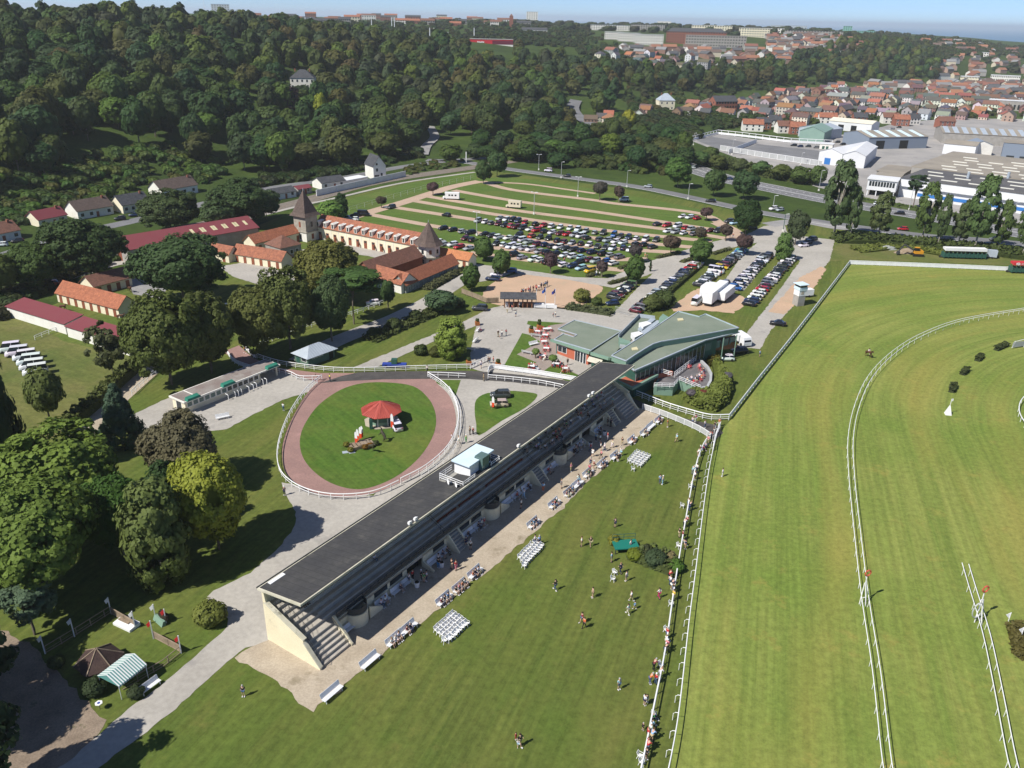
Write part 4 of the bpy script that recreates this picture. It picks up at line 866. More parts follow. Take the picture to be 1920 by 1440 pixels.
# ================================================================== rails and fences
mat('rail_white',(.82,.82,.82),.4,(.76,.77,.78),.6,.4)
mat('mesh_grey',(.45,.46,.46),.6,(.38,.39,.39),.5)
mat('weathered_wood',(.30,.235,.17),.9,(.22,.17,.12),.8,fine=.15)
def path_px(px,n=5,closed=False,smooth=True):
    pts = [tuple(G(*p)) for p in px]; return crom(pts,n,closed) if smooth else pts
def resample(pts,step):
    out = [Vector(pts[0])]; acc = 0.0
    for a,b in zip(pts[:-1],pts[1:]):
        a = Vector(a); b = Vector(b); L = (b - a).length; t = step - acc
        while t <= L: out.append(a + (b - a) * (t / L)); t += step
        acc = (acc + L) % step
    return out
def rail(name,label,px,h=1.15,bars=((1.1,.09),),step=2.0,post=.08,m='rail_white',panel=None,pm='mesh_grey',smooth=True,cat='rail',world=False,arm=0.0,n=5):
    """fence on a line of photo pixels: each post is a part; bars = (height, thickness)"""
    pts = px if world else path_px(px,n,smooth=smooth); o = pts[0]; r = thing(name,label,cat,(o[0],o[1],.03))
    loc = [(p[0] - o[0],p[1] - o[1]) for p in pts]
    for z,w in bars: mb = MB(); mb.tube([(x,y,z) for x,y in loc],w / 2 * 1.15,6); mb.build('rail_bar',M[m],r)
    if panel:
        mb = MB()
        for a,b in zip(loc[:-1],loc[1:]): mb.bar((a[0],a[1],(panel[0] + panel[1]) / 2),(b[0],b[1],(panel[0] + panel[1]) / 2),.03,panel[1] - panel[0])
        mb.build('panel',M[pm],r)
    pmsh = None; rs = resample(loc,step)
    for i,p in enumerate(rs):
        if pmsh is None:
            mb = MB(); ht = max([z for z,_ in bars] + [h - .02])
            if arm: mb.tube([(arm,0,0),(arm,0,ht - .25),(arm * .6,0,ht - .03),(0,0,ht)],post / 2,6)
            else: mb.bx(-post / 2,post / 2,-post / 2,post / 2,0,ht)
            q = mb.build('post',M[m],r); pmsh = q.data
        else: q = obj('post',pmsh,r)
        t = (rs[min(i + 1,len(rs) - 1)] - rs[max(i - 1,0)]); q.location = (p.x,p.y,0); q.rotation_euler = (0,0,math.atan2(t.y,t.x) - math.pi / 2)
    return r
# main running rail with curved arms, spectator rail
rail('running_rail','white running rail with curved posts along the near side of the track',[(1240,1500),(1255,1440),(1272,1340),(1290,1180),(1303,1080),(1318,960),(1330,880),(1347,804)],1.25,((1.22,.12),),2.6,.08,arm=-.55)
rail('spectator_rail','white crowd rail at the lawn edge where spectators lean',[(1190,1500),(1206,1430),(1226,1330),(1246,1230),(1262,1120),(1280,1010),(1302,890),(1318,842),(1333,822)],1.15,((1.1,.18),(.6,.05)),2.4,.09)
rail('gate_rail','short double white rail at the track gate beside the running rail',[(1336,846),(1340,826),(1350,802)],1.25,((1.2,.12),(.7,.1),(.35,.1)),1.6,.1)
rail('walk_fence','grey mesh fence along the near side of the walk to the track',[(1204,768),(1240,780),(1280,796),(1310,810),(1332,824)],1.3,((1.25,.1),(.2,.06)),1.9,.08,panel=(.25,1.2))
rail('walk_fence','white rail along the far side of the walk to the track',[(1178,738),(1205,748),(1245,764),(1290,778),(1330,788),(1366,788)],1.3,((1.25,.18),(.75,.07),(.35,.07)),1.7,.1)
rail('outer_rail','long white panelled rail from the track gate up to the far corner',[(1366,788),(1420,718),(1480,643),(1530,578),(1592,496)],1.25,((1.2,.16),),2.2,.09,panel=(.3,1.1),pm='bench_white',smooth=False)
rail('outer_rail','white panelled rail along the top of the track towards the starting gates',[(1592,496),(1700,500),(1800,504),(1930,510)],1.35,((1.3,.16),(.15,.08)),2.4,.09,panel=(.2,1.25),pm='bench_white',smooth=False)
# inner double rail
IN1 = [(1663,1500),(1650,1440),(1632,1270),(1612,1130),(1598,1000),(1589,900),(1588,830),(1600,770),(1625,715),(1665,672),(1720,636),(1800,606),(1925,584)]
pA = path_px(IN1,6); pB = offs(pA,-.9)
rail('inner_rail','left tube of the long double rail between the two grass tracks',pA,1.2,((1.15,.095),),3.8,.05,world=True); rail('inner_rail','right tube of the long double rail between the two grass tracks',[p for p in pB],1.2,((1.15,.095),),3.8,.05,world=True)
pC = path_px([(1905,1500),(1884,1440),(1860,1310),(1838,1200),(1812,1110),(1800,1068)],4); pD = offs(pC,-.85)
rail('finish_rail','left tube of the double rail at the right with the second post',pC,1.2,((1.15,.095),),3.8,.05,world=True); rail('finish_rail','right tube of the double rail at the right with the second post',pD,1.2,((1.15,.095),),3.8,.05,world=True)
rail('far_rail','short curved white rail cut by the right edge',[(1960,720),(1918,752),(1908,775),(1918,800),(1950,830)],1.15,((1.1,.16),),2.5,.08)
# parade ring
PR = [(604,712),(575,737),(548,775),(530,815),(521,855),(526,890),(550,915),(590,932),(640,938),(700,932),(748,912)]
rail('parade_rail','white double-bar rail round the left and front of the parade ring',PR,1.2,((1.15,.14),(.65,.08)),2.0,.09)
rail('parade_rail','white double-bar rail round the right of the parade ring',[(752,908),(800,882),(840,845),(858,805),(858,772),(846,742),(826,722),(802,707)],1.2,((1.15,.16),(.65,.08),(.3,.06)),2.0,.09)
rail('parade_rail','second outer white rail hugging the right of the parade ring',[(790,900),(838,866),(858,835),(864,800),(860,765),(842,733)],1.1,((1.05,.08),(.6,.05)),2.0,.07)
rail('parade_rail','short straight white rail right of the parade ring top',[(802,707),(835,708),(873,710)],1.2,((1.15,.14),(.6,.07)),2.2,.09,smooth=False)
rail('ring_back_rail','long white rail behind the black horse walk',[(482,672),(520,684),(570,692),(630,698),(700,698),(780,695),(882,692)],1.2,((1.15,.13),(.75,.06),(.4,.06)),2.2,.09,panel=None)
rail('gate_rail','white gate standing open between the horse walk and forecourt',[(882,692),(900,683),(914,677)],1.15,((1.1,.12),(.6,.1),(.2,.08)),1.2,.1,smooth=False)
rail('walk_rail','white rail on the upper side of the horse walk beside the terrace lawn',[(915,706),(922,693),(960,697),(1010,704),(1080,716)],1.2,((1.15,.14),(.65,.07),(.3,.06)),1.8,.09,panel=(.2,1.0),pm='bench_white')
rail('walk_rail','white rail on the lower side of the horse walk beside the island lawn',[(915,712),(960,716),(1010,722),(1060,732)],1.2,((1.15,.14),(.65,.07)),1.8,.09)
rail('entry_rail','white rail on the lower side of the pink entry path',[(512,697),(545,706),(563,714),(600,714)],1.2,((1.15,.13),(.6,.07)),1.8,.09)
rail('entry_rail','white rail left of the pink path to the stables',[(426,664),(440,682),(470,694),(500,702)],1.2,((1.15,.13),(.6,.07)),1.6,.09,panel=(.3,1.0),pm='bench_white')
rail('entry_rail','white rail right of the pink path to the stables',[(452,645),(465,662),(480,674)],1.2,((1.15,.13),(.6,.07)),1.6,.09,panel=(.3,1.0),pm='bench_white')
rail('lane_rail','white rail beside the sandy lane on the left',[(248,742),(275,716),(306,690)],1.15,((1.1,.12),(.6,.08)),1.8,.09)
rail('road_rail','white rail along the service road under the trees',[(487,650),(540,628),(590,612),(640,598),(680,585),(720,570)],1.15,((1.1,.12),(.6,.08)),2,.09)
rail('paddock_fence','white fence beside the burgundy shed paddock',[(66,638),(90,628),(116,618)],1.1,((1.05,.1),(.6,.08)),2,.08)
rail('court_fence','tall white mesh fence along the near edge of the asphalt courts',[(1350,282),(1440,297),(1540,312)],3.0,((2.9,.2),(.2,.15)),5,.2,panel=(.2,2.8),pm='mesh_grey',smooth=False,cat='fence')
rail('court_fence','tall white fence along the far edge of the asphalt courts',[(1298,264),(1345,252),(1400,258),(1480,268),(1560,272)],3.0,((2.9,.3),(1.5,.2)),5,.25,panel=(.3,1.4),pm='bench_white',smooth=False,cat='fence')
rail('court_fence','white fence dividing the two asphalt courts',[(1366,288),(1418,268)],2.4,((2.3,.25),(.3,.2)),4,.2,panel=(.4,2.2),pm='bench_white',smooth=False,cat='fence')
rail('bollard_fence','low white and grey wall panels beside the entrance flags',[(1002,577),(1044,579)],1.0,((.95,.1),),3,.2,panel=(.05,.9),pm='white_paint',smooth=False,cat='fence')
rail('wooden_fence','long brown board fence left of the entrance kiosk',[(866,551),(890,560),(912,569),(935,568)],1.6,((1.5,.1),(.3,.1)),2.2,.14,m='weathered_wood',panel=(.2,1.4),pm='weathered_wood',smooth=False,cat='fence')
rail('steel_gate','grey steel barrier gate at the end of the first avenue',[(1153,585),(1180,592)],1.6,((1.5,.07),(.2,.07)),.35,.05,m='mesh_grey',smooth=False,cat='gate')
# mesh fence along the car-park embankment
rail('mesh_fence','thin mesh fence along the railway embankment above the car park',[(655,398),(720,378),(800,355),(888,336)],2.0,((1.95,.05),(1.0,.04)),5,.08,m='mesh_grey',smooth=False,cat='fence')
# ================================================================== buildings of the racecourse
drop_proto(chair0) if False else None
tilemat('tile_orange',(.38,.145,.08),(.30,.115,.068)); tilemat('tile_bright',(.47,.195,.09),(.42,.175,.085)); tilemat('tile_brown',(.21,.105,.075),(.17,.088,.065)); tilemat('tile_dark',(.135,.10,.085),(.105,.08,.07))
tilemat('slate',(.085,.088,.095),(.06,.062,.07)); tilemat('tile_old',(.36,.145,.085),(.25,.105,.07))
mat('burgundy',(.20,.054,.060),.6,(.20,.048,.056),.4); mat('red_sheet',(.40,.085,.065),.45,(.35,.072,.056),.5)
mat('wall_cream',(.78,.72,.54),.9,(.70,.64,.48),.4,fine=.05); mat('wall_white',(.78,.76,.70),.9,(.70,.68,.62),.4,fine=.05); mat('stone',(.40,.37,.31),.95,(.29,.27,.225),.9,fine=.15); mat('wall_grey',(.36,.34,.31),.95,(.28,.265,.24),.5,fine=.1)
mat('brick_red',(.30,.115,.075),.9,(.24,.09,.06),.8,fine=.12); mat('door_red',(.26,.085,.045),.7,(.21,.07,.04),.6); mat('timber_frame',(.40,.42,.40),.85,(.17,.185,.18),2.2,fine=.2)
mat('green_paint',(.20,.31,.24),.55,(.175,.28,.215),.4); mat('green_dark',(.035,.105,.08),.5,(.03,.09,.07),.5); mat('green_roof',(.170,.205,.155),.9,(.205,.235,.185),.18,fine=.06,blot=(.14,.17,.13)); mat('terracotta',(.46,.135,.075),.8,(.42,.12,.068),.5)
mat('zinc',(.42,.47,.52),.45,(.36,.41,.46),.5,.5); mat('larch',(.26,.115,.05),.7,(.20,.085,.036),.9,fine=.12); mat('deck',(.12,.115,.12),.85,(.16,.15,.155),.6,fine=.15); mat('kiosk_wood',(.24,.11,.06),.8,(.18,.08,.045),.8)
mat('sky_light',(.62,.56,.34),.5); mat('steel',(.5,.52,.54),.4,None,metal=.4); mat('awning_green',(.03,.20,.14),.7,(.025,.17,.12),.5); mat('canvas',(.72,.68,.55),.8,(.62,.58,.47),.6); mat('roof_grit',(.27,.245,.225),.95,(.21,.17,.155),.35,fine=.15,blot=(.33,.31,.29))
mat('black_box',(.02,.02,.022),.4); mat('orange_box',(.38,.14,.04),.7,(.31,.11,.03),.8); mat('sandstone',(.45,.39,.31),.9,(.38,.33,.27),.5)
class Frame:
    """local axes of a building: x along A->B, y away from the viewer"""
    def __init__(s,A,B): s.A = Vector(A[:2]); d = Vector(B[:2]) - s.A; s.L = d.length; s.e = d / s.L; s.n = Vector((-s.e.y,s.e.x)); s.rz = math.atan2(s.e.y,s.e.x)
    def loc(s,p): q = Vector(p[:2]) - s.A; return q.dot(s.e),q.dot(s.n)
    def px(s,u,v,z=0): return s.loc(G(u,v,z))
def roof_mesh(L,D,h,rh,kind,ov=.35,th=.14,x0=0,y0=0):
    mb = MB(); a,b,c,d = x0 - ov,x0 + L + ov,y0 - ov,y0 + D + ov; k = rh / (D / 2) if kind in ('gable','hip') else 0
    if kind == 'gable':
        ze = h - ov * k; m = y0 + D / 2; zr = h + rh
        mb.hexa([(a,c,ze),(b,c,ze),(b,m,zr),(a,m,zr)],[(a,c,ze + th),(b,c,ze + th),(b,m,zr + th),(a,m,zr + th)])
        mb.hexa([(a,m,zr),(b,m,zr),(b,d,ze),(a,d,ze)],[(a,m,zr + th),(b,m,zr + th),(b,d,ze + th),(a,d,ze + th)])
    elif kind == 'gable_y':
        k = rh / (L / 2); ze = h - ov * k; m = x0 + L / 2; zr = h + rh
        mb.hexa([(a,c,ze),(m,c,zr),(m,d,zr),(a,d,ze)],[(a,c,ze + th),(m,c,zr + th),(m,d,zr + th),(a,d,ze + th)])
        mb.hexa([(m,c,zr),(b,c,ze),(b,d,ze),(m,d,zr)],[(m,c,zr + th),(b,c,ze + th),(b,d,ze + th),(m,d,zr + th)])
    elif kind == 'hip':
        i = min(D,L) / 2; m = y0 + D / 2; zr = h + rh; ze = h
        if L >= D: R0,R1 = (x0 + i,m,zr),(x0 + L - i,m,zr)
        else: R0,R1 = (x0 + L / 2,y0 + i,zr),(x0 + L / 2,y0 + D - i,zr)
        P = [(a,c,ze),(b,c,ze),(b,d,ze),(a,d,ze)]
        mb.add(P + [R0,R1],[(0,1,5,4),(1,2,5),(2,3,4,5),(3,0,4),(3,2,1,0)] if L >= D else [(0,1,4),(1,2,5,4),(2,3,5),(3,0,4,5),(3,2,1,0)])
    elif kind == 'mono': mb.hexa([(a,c,h),(b,c,h),(b,d,h + rh),(a,d,h + rh)],[(a,c,h + th),(b,c,h + th),(b,d,h + rh + th),(a,d,h + rh + th)])
    else: mb.bx(a,b,c,d,h,h + max(th,.2))
    return mb
def wall_mesh(L,D,h,rh,kind,x0=0,y0=0):
    mb = MB()
    if kind == 'gable': mb.yprism([(y0,0),(y0,h),(y0 + D / 2,h + rh),(y0 + D,h),(y0 + D,0)],x0,x0 + L)
    elif kind == 'gable_y':
        P = [(x0,0),(x0 + L,0),(x0 + L,h),(x0 + L / 2,h + rh),(x0,h)]; n = 5
        mb.add([(p[0],y0,p[1]) for p in P] + [(p[0],y0 + D,p[1]) for p in P],[tuple(range(n)),tuple(range(2 * n - 1,n - 1,-1))] + [(i + n,(i + 1) % n + n,(i + 1) % n,i) for i in range(n)])
    elif kind == 'mono': mb.yprism([(y0,0),(y0,h),(y0 + D,h + rh),(y0 + D,0)],x0,x0 + L)
    else: mb.bx(x0,x0 + L,y0,y0 + D,0,h)
    return mb
def opening(root,name,m,x,z,w,h,face='f',L=0,D=0,frame=None,t=.05):
    def b(e,tt):
        mb = MB()
        if face == 'f': mb.bx(x - w / 2 - e,x + w / 2 + e,-tt,.02,z - e,z + h + e)
        elif face == 'l': mb.bx(-tt,.02,x - w / 2 - e,x + w / 2 + e,z - e,z + h + e)
        elif face == 'r': mb.bx(L - .02,L + tt,x - w / 2 - e,x + w / 2 + e,z - e,z + h + e)
        return mb
    o = b(0,t).build(name,M[m],root)
    if frame: b(.12,t - .025).build('frame',M[frame],o)
    return o
def house(name,label,A,B,D,h,rh,kind,wall,roof,doors=(),wins=(),chim=(),cat='house',ov=.35,z=0.0,group=None):
    F = Frame(A,B); r = thing(name,label,cat,(A[0],A[1],z),F.rz,group)
    wall_mesh(F.L,D,h,rh,kind).build('wall',M[wall],r); rf = roof_mesh(F.L,D,h + .01,rh,kind,ov).build('roof',M[roof],r)
    for q in doors: opening(r,'door',q[4] if len(q) > 4 else 'door_red',q[0],0.02,q[1],q[2],q[3] if len(q) > 3 else 'f',F.L,D)
    for q in wins: opening(r,'window','window_glass',q[0],q[1],q[2],q[3],q[4] if len(q) > 4 else 'f',F.L,D,'white_paint')
    for x,y,hh in chim: mb = MB(); zz = h + rh * (1 - abs(y - D / 2) / (D / 2)) - .3; mb.bx(x - .35,x + .35,y - .3,y + .3,zz,zz + hh); mb.build('chimney',M['brick_red'],rf)
    return r,F
# --- weighing room
A,B = G(349.5,775),G(489.5,718)
F = Frame(A,B); wr = thing('weighing_room','long low cream weighing room with flat gritty roof and green awnings','building',(A.x,A.y,0),F.rz)
L,D,h = F.L,4.0,2.3
mb = MB(); mb.bx(0,L,0,D,0,h); mb.build('wall',M['wall_cream'],wr)
mb = MB(); mb.bx(-.4,L + 5.0,-.45,D + .4,h,h + .28); rf = mb.build('roof',M['wall_white'],wr)
mb = MB(); mb.bx(-.15,2.6,-.2,D + .15,h + .2,h + .31); mb.bx(2.9,L + 4.8,-.2,D + .15,h + .2,h + .31); mb.build('roof_surface',M['roof_grit'],rf)
mb = MB(); mb.bx(L + 4.2,L + 4.5,.1,.4,0,h); mb.build('pillar',M['wall_cream'],wr); mb = MB(); mb.bx(L,L + 4.6,D - .2,D,0,h); mb.build('porch_wall',M['wall_cream'],wr)
for x in (1.6,L * .545,L + 2.9):
    mb = MB(); mb.hexa([(x - 1.5,-.9,h + .35),(x + 1.5,-.9,h + .35),(x + 1.5,.1,h + .35),(x - 1.5,.1,h + .35)],[(x - 1.3,-.75,h + .75),(x + 1.3,-.75,h + .75),(x + 1.3,.1,h + .95),(x - 1.3,.1,h + .95)]); mb.build('awning',M['awning_green'],wr)
k = 0; x = .5
while x < L - 1: opening(wr,'window','window_glass' if x > 8.5 else 'glass_green',x + .5,1.15,.95,.85,'f',L,D,'white_paint'); x += 1.3
opening(wr,'door','window_glass',D * .5,.1,1.5,1.9,'l',L,D,'white_paint'); mb = MB(); mb.bx(-1.6,0,.8,3.2,0,.14); mb.build('door_step',M['concrete'],wr)
for q,(u,v) in enumerate(((429,751),(442,745),(448,743),(454,740),(468,736),(476,732),(482,729),(494,722),(501,721))):
    p = G(u,v); r = thing('hitching_hoop','white curved tethering post, %s along the weighing room wall' % nth(q + 1),'post',(p.x,p.y,.05),F.rz,'tethering posts at the weighing room')
    mb = MB(); mb.tube([(0,0,0),(0,0,1.0),(0,.15,1.2),(0,.8,1.2)],.07,6); mb.build('tube',M['rail_white'],r)
# --- infirmary
A,B = G(578.6,688.5),G(628,670); F = Frame(A,B); L,D,h = F.L,4.6,2.1
r = thing('infirmary','small green infirmary hut with blue-grey hipped metal roof under trees','hut',(A.x,A.y,0),F.rz)
mb = MB(); mb.bx(0,L,0,D,0,h); mb.build('wall',mat('hut_green',(.10,.17,.125),.8,(.085,.145,.11),.8),r); rf = roof_mesh(L,D,h,1.7,'hip',.6).build('roof',M['zinc'],r)
for k in range(14): mb = MB(); x = -.5 + (L + 1) * k / 13; t = max(0,min(1,min(x + .6,L + .6 - x) / (D / 2 + .6))); mb.bar((x,-.6,h + .06),(x,-.6 + (D / 2 + .6) * t,h + .06 + 1.7 * t),.06,.06); mb.build('roof_seam',M['zinc'],rf)
opening(r,'window','window_glass',1.4,1.0,1.5,.8,'l',L,D,'white_paint'); opening(r,'door','green_dark',3.4,.02,1,1.9,'l',L,D); opening(r,'door','dark_void',L - 1.0,.02,1.1,1.9,'f',L,D)
def text(body,size,root,loc,rot,m,name='lettering',ext=.015):
    c = bpy.data.curves.new(name,'FONT'); c.body = body; c.size = size; c.extrude = ext; c.align_x = 'CENTER'
    o = bpy.data.objects.new(name,c); COL.objects.link(o); dg = bpy.context.evaluated_depsgraph_get(); me = bpy.data.meshes.new_from_object(o.evaluated_get(dg)); bpy.data.objects.remove(o)
    me.materials.clear(); me.materials.append(m); q = obj(name,me,root); q.location = loc; q.rotation_euler = rot; return q
text('INFIRMERIE',.62,r,(L * .36,-.06,1.5),(R(90),0,0),M['white_paint'])
# --- pavilion in the ring
C = G(716,791); r = thing('ring_pavilion','octagonal kiosk with red ribbed metal roof inside the parade ring','pavilion',(C.x,C.y,.1),.25)
mb = MB(); mb.cone(0,0,0,3.4,.12,3.4,8,R(22.5)); mb.build('base_slab',M['sandstone'],r); mb = MB(); mb.cone(0,0,.12,2.4,.8,2.4,8,R(22.5)); mb.build('lower_wall',M['green_paint'],r)
mb = MB(); mb.cone(0,0,.8,2.34,2.5,2.34,8,R(22.5)); mb.build('glazing',M['glass_green'],r)
for k in range(8): a = R(22.5 + 45 * k); mb = MB(); mb.bx(-.09,.09,-.09,.09,.1,2.55); q = mb.build('post',M['white_paint'],r); q.location = (2.42 * math.cos(a),2.42 * math.sin(a),0); q.rotation_euler = (0,0,a)
rb = MB(); n = 8; rp = [(3.95 * math.cos(R(22.5 + 45 * k)),3.95 * math.sin(R(22.5 + 45 * k))) for k in range(8)]
for k in range(8):
    a,b = rp[k],rp[(k + 1) % 8]; mb = MB(); mb.add([(a[0],a[1],2.45),(b[0],b[1],2.45),(0,0,4.35),(a[0] * .98,a[1] * .98,2.32),(b[0] * .98,b[1] * .98,2.32),(0,0,4.2)],[(0,1,2),(5,4,3),(3,4,1,0)])
    for j in range(1,7):
        t = j / 7; p = (a[0] + (b[0] - a[0]) * t,a[1] + (b[1] - a[1]) * t); s = 1 - 2 * abs(t - .5); q = (p[0] * (1 - s),p[1] * (1 - s)); mb.bar((p[0],p[1],2.49),(q[0],q[1],2.49 + 1.9 * s),.06,.07)
    mb.build('roof_panel',M['red_sheet'],r)
mb = MB(); mb.bx(-.3,.3,-.3,.3,0,1.9); q = mb.build('locker',M['green_dark'],r); q.location = (-2.2,-2.6,.1)
# --- planter bridge, feather flags, horse statues, stepping slabs
C = G(676,838); r = thing('planter_bridge','small wooden bridge planter with flowers inside the parade ring','planter',(C.x,C.y,.1),GSA - .45)
for k in range(7): mb = MB(); x = -1.9 + .62 * k; z = .25 + .45 * math.sin(math.pi * k / 6); mb.bx(x,x + .56,-.9,.9,z,z + .08); mb.build('plank',M['weathered_wood'],r)
mb = MB(); mb.bx(-2.0,2.4,-1.0,-.85,0,.6); mb.bx(-2,2.4,.85,1.0,0,.6); mb.build('side_board',M['weathered_wood'],r)
for x,y,c in ((-2.2,-1.1,(.20,.19,.03)),(-2.2,1.1,(.19,.18,.03)),(1.4,-1.2,(.25,.12,.02)),(2.6,-.9,(.07,.09,.03)),(.4,-1.3,(.20,.11,.02))):
    q = obj('flower_clump',CROWN['bush'],r,c); q.location = (x,y,.45); q.scale = (.65,.65,.55)
m,nt,b = _new('feather_print'); g = _n(nt,'ShaderNodeTexCoord'); sx = _n(nt,'ShaderNodeSeparateXYZ'); nt.links.new(g.outputs['Object'],sx.inputs[0])
w = _n(nt,'ShaderNodeMath',operation='GREATER_THAN'); w.inputs[1].default_value = 1.75; nt.links.new(sx.outputs[2],w.inputs[0]); oi = _n(nt,'ShaderNodeObjectInfo'); nt.links.new(_mixc(nt,w.outputs[0],(.5,.5,.5),(.72,.72,.74)),b.inputs['Base Color'])
nt.links.new(_mixc(nt,w.outputs[0],(.62,.06,.02),(.72,.72,.74)),b.inputs['Base Color'])
def feather(u,v,col,lab,s=1.0):
    p = G(u,v); r = thing('feather_flag',lab,'flag',(p.x,p.y,.1),-.5)
    mb = MB(); mb.tube([(0,0,0),(0,0,2.8),(.12,0,3.2),(.4,0,3.35)],.025,5); mb.build('pole',M['steel'],r)
    mb = MB(); P = [(.03,.5),(.62,.7),(.68,2.2),(.62,2.9),(.42,3.3),(.14,3.2),(.03,2.8)]; mb.add([(x,-.012,z) for x,z in P] + [(x,.012,z) for x,z in P],[tuple(range(7)),tuple(range(13,6,-1))]); mb.build('cloth',M[col],r); r.scale = (s,s,s)
for k,(u,v) in enumerate(((669,831),(674,827),(677,825),(666,836))): feather(u,v,'feather_print','orange and grey feather flag by the planter bridge, %s from the left' % ['second','third','rightmost','leftmost'][k] if k != 2 else 'orange and grey feather flag by the planter bridge, rightmost of the four',.85)
mat('red_cloth',(.52,.035,.045),.7); mat('white_cloth',(.78,.78,.78),.7)
feather(733,806,'feather_print','red and grey feather flag beside the white car in the ring',1.0); feather(922,768,'feather_print','red and white feather flag beside the car on the island lawn',.85)
for u,v in ((648,849),(660,849)):
    p = G(u,v); mb = MB(); mb.bx(-.55,.55,-.4,.4,.09,.14); o = mb.build('paving_slab',M['zinc']); o.location = (p.x,p.y,.02); o.rotation_euler = (0,0,.35); meta(o,'grey stone slab lying on the ring lawn, %s of two' % ('left' if u < 650 else 'right'),'slab')
# --- restaurant block
def slab(root,O,px,z,th,m,name,zt=None):
    pts = [G(u,v,z) for u,v in px]; mb = MB(); mb.prism([(p.x - O.x,p.y - O.y) for p in pts],z - th,z); return mb.build(name,M[m],root)
def edge(root,O,px,z,m,name,w=.18,hgt_=.22,closed=True):
    pts = [G(u,v,z) for u,v in px]; mb = MB(); n = len(pts)
    for i in range(n if closed else n - 1): a,b = pts[i],pts[(i + 1) % n]; mb.bar((a.x - O.x,a.y - O.y,z + .04),(b.x - O.x,b.y - O.y,z + .04),w,hgt_)
    return mb.build(name,M[m],root)
O = G(1200,690); rs = thing('restaurant','modern restaurant with stepped green flat roofs and glazed front beside the grandstand','building',(O.x,O.y,0))
PAV = [(1077.5,600.5),(1165,621),(1108,657.5),(1039,637),(1057,626),(1076,632),(1082,628),(1046.5,617)]
slab(rs,O,PAV,3.5,.5,'green_roof','pavilion_roof'); edge(rs,O,PAV,3.5,'zinc','roof_kerb')
pw = [G(u,v,3.5) for u,v in [(1075,603),(1160,623),(1104,657),(1044,636)]]
mb = MB(); mb.prism([(p.x - O.x,p.y - O.y) for p in pw],0,3.0); mb.build('pavilion_wall',M['terracotta'],rs)
edge(rs,O,[(1033,638),(1106,662)],3.05,'green_paint','fascia',.5,.55,False); edge(rs,O,[(1110,659),(1166,623)],3.1,'green_dark','fascia',.2,.7,False)
def on_wall(p,q,t0,t1,z0,z1,m,name,par,off=.06,frame=None):
    a = Vector((p.x - O.x,p.y - O.y)); b = Vector((q.x - O.x,q.y - O.y)); d = (b - a).normalized(); n = Vector((d.y,-d.x)); A_ = a + (b - a) * t0 + n * off; B_ = a + (b - a) * t1 + n * off
    mb = MB(); mb.bar((A_.x,A_.y,(z0 + z1) / 2),(B_.x,B_.y,(z0 + z1) / 2),.08,z1 - z0); o = mb.build(name,M[m],par)
    if frame: mb = MB(); e = (B_ - A_).normalized() * .12; mb.bar((A_.x - e.x - n.x * .03,A_.y - e.y - n.y * .03,(z0 + z1) / 2),(B_.x + e.x - n.x * .03,B_.y + e.y - n.y * .03,(z0 + z1) / 2),.06,z1 - z0 + .24); mb.build('frame',M[frame],o)
    return o
a,b = pw[3],pw[2]
on_wall(a,b,.06,.18,.9,2.2,'window_glass','window',rs,.06,'white_paint'); on_wall(a,b,.2,.32,.9,2.2,'window_glass','window',rs,.06,'white_paint')
for t in (.60,.68,.77,.86): on_wall(a,b,t,t + .065,.1,2.5,'window_glass','door',rs,.06,'white_paint')
on_wall(a,b,.0,.03,.1,2.6,'glass_green','corner_glazing',rs)
# connector
slab(rs,O,[(1165,623),(1160,632),(1172,640),(1148,668),(1140,672),(1109,661)],3.3,.45,'green_roof','link_roof'); edge(rs,O,[(1108,663),(1142,673),(1150,672)],3.2,'green_paint','fascia',.5,.6,False)
lw = [G(u,v,3.2) for u,v in [(1162,626),(1175,640),(1150,668),(1110,662)]]; mb = MB(); mb.prism([(p.x - O.x,p.y - O.y) for p in lw],0,2.8); mb.build('link_wall',M['green_dark'],rs)
slab(rs,O,[(1105,668),(1130,675),(1126,683),(1100,676)],2.6,.12,'canvas','awning')
# main hall
MAIN = [(1147,667),(1174,677),(1190,666),(1206,656),(1224,645.5),(1240,640.5),(1282,633.7),(1385,615),(1323,589),(1311,594),(1272,584),(1249,600),(1180,646)]
ZM,ZL = 7.4,6.2
slab(rs,O,MAIN,ZM,1.15,'green_paint','main_parapet'); pts_in = [(1149,667),(1174,675.5),(1190,664.5),(1206,654.6),(1224,644),(1240,639.2),(1282,632.5),(1381,614.5),(1323,590.3),(1311,595.3),(1272,585.5),(1249,601),(1181,646.5)]
slab(rs,O,pts_in,ZM + .05,.1,'green_roof','main_roof'); edge(rs,O,MAIN,ZM + .02,'zinc','roof_kerb',.22,.2)
edge(rs,O,[(1283,634),(1384,615.6)],ZM - .75,'larch','timber_fascia',.16,1.0,False)
LOW = [(1172,682),(1189,694),(1322,637),(1330,636),(1384,622),(1283,640),(1240,647),(1224,652),(1206,662)]
slab(rs,O,LOW,ZL,.4,'green_roof','front_roof'); edge(rs,O,[(1172,683),(1190,695),(1323,638),(1386,623)],ZL,'zinc','roof_kerb',.3,.22,False); edge(rs,O,[(1190,697),(1323,640)],ZL - .45,'green_paint','fascia',.3,.5,False)
hull = [G(u,v,ZL) for u,v in [(1178,686),(1192,693),(1322,638),(1345,633),(1345,610),(1310,596),(1272,588),(1250,603),(1182,648),(1152,668)]]
mb = MB(); mb.prism([(p.x - O.x,p.y - O.y) for p in hull],0,ZL - .4); mb.build('main_wall',M['green_dark'],rs)
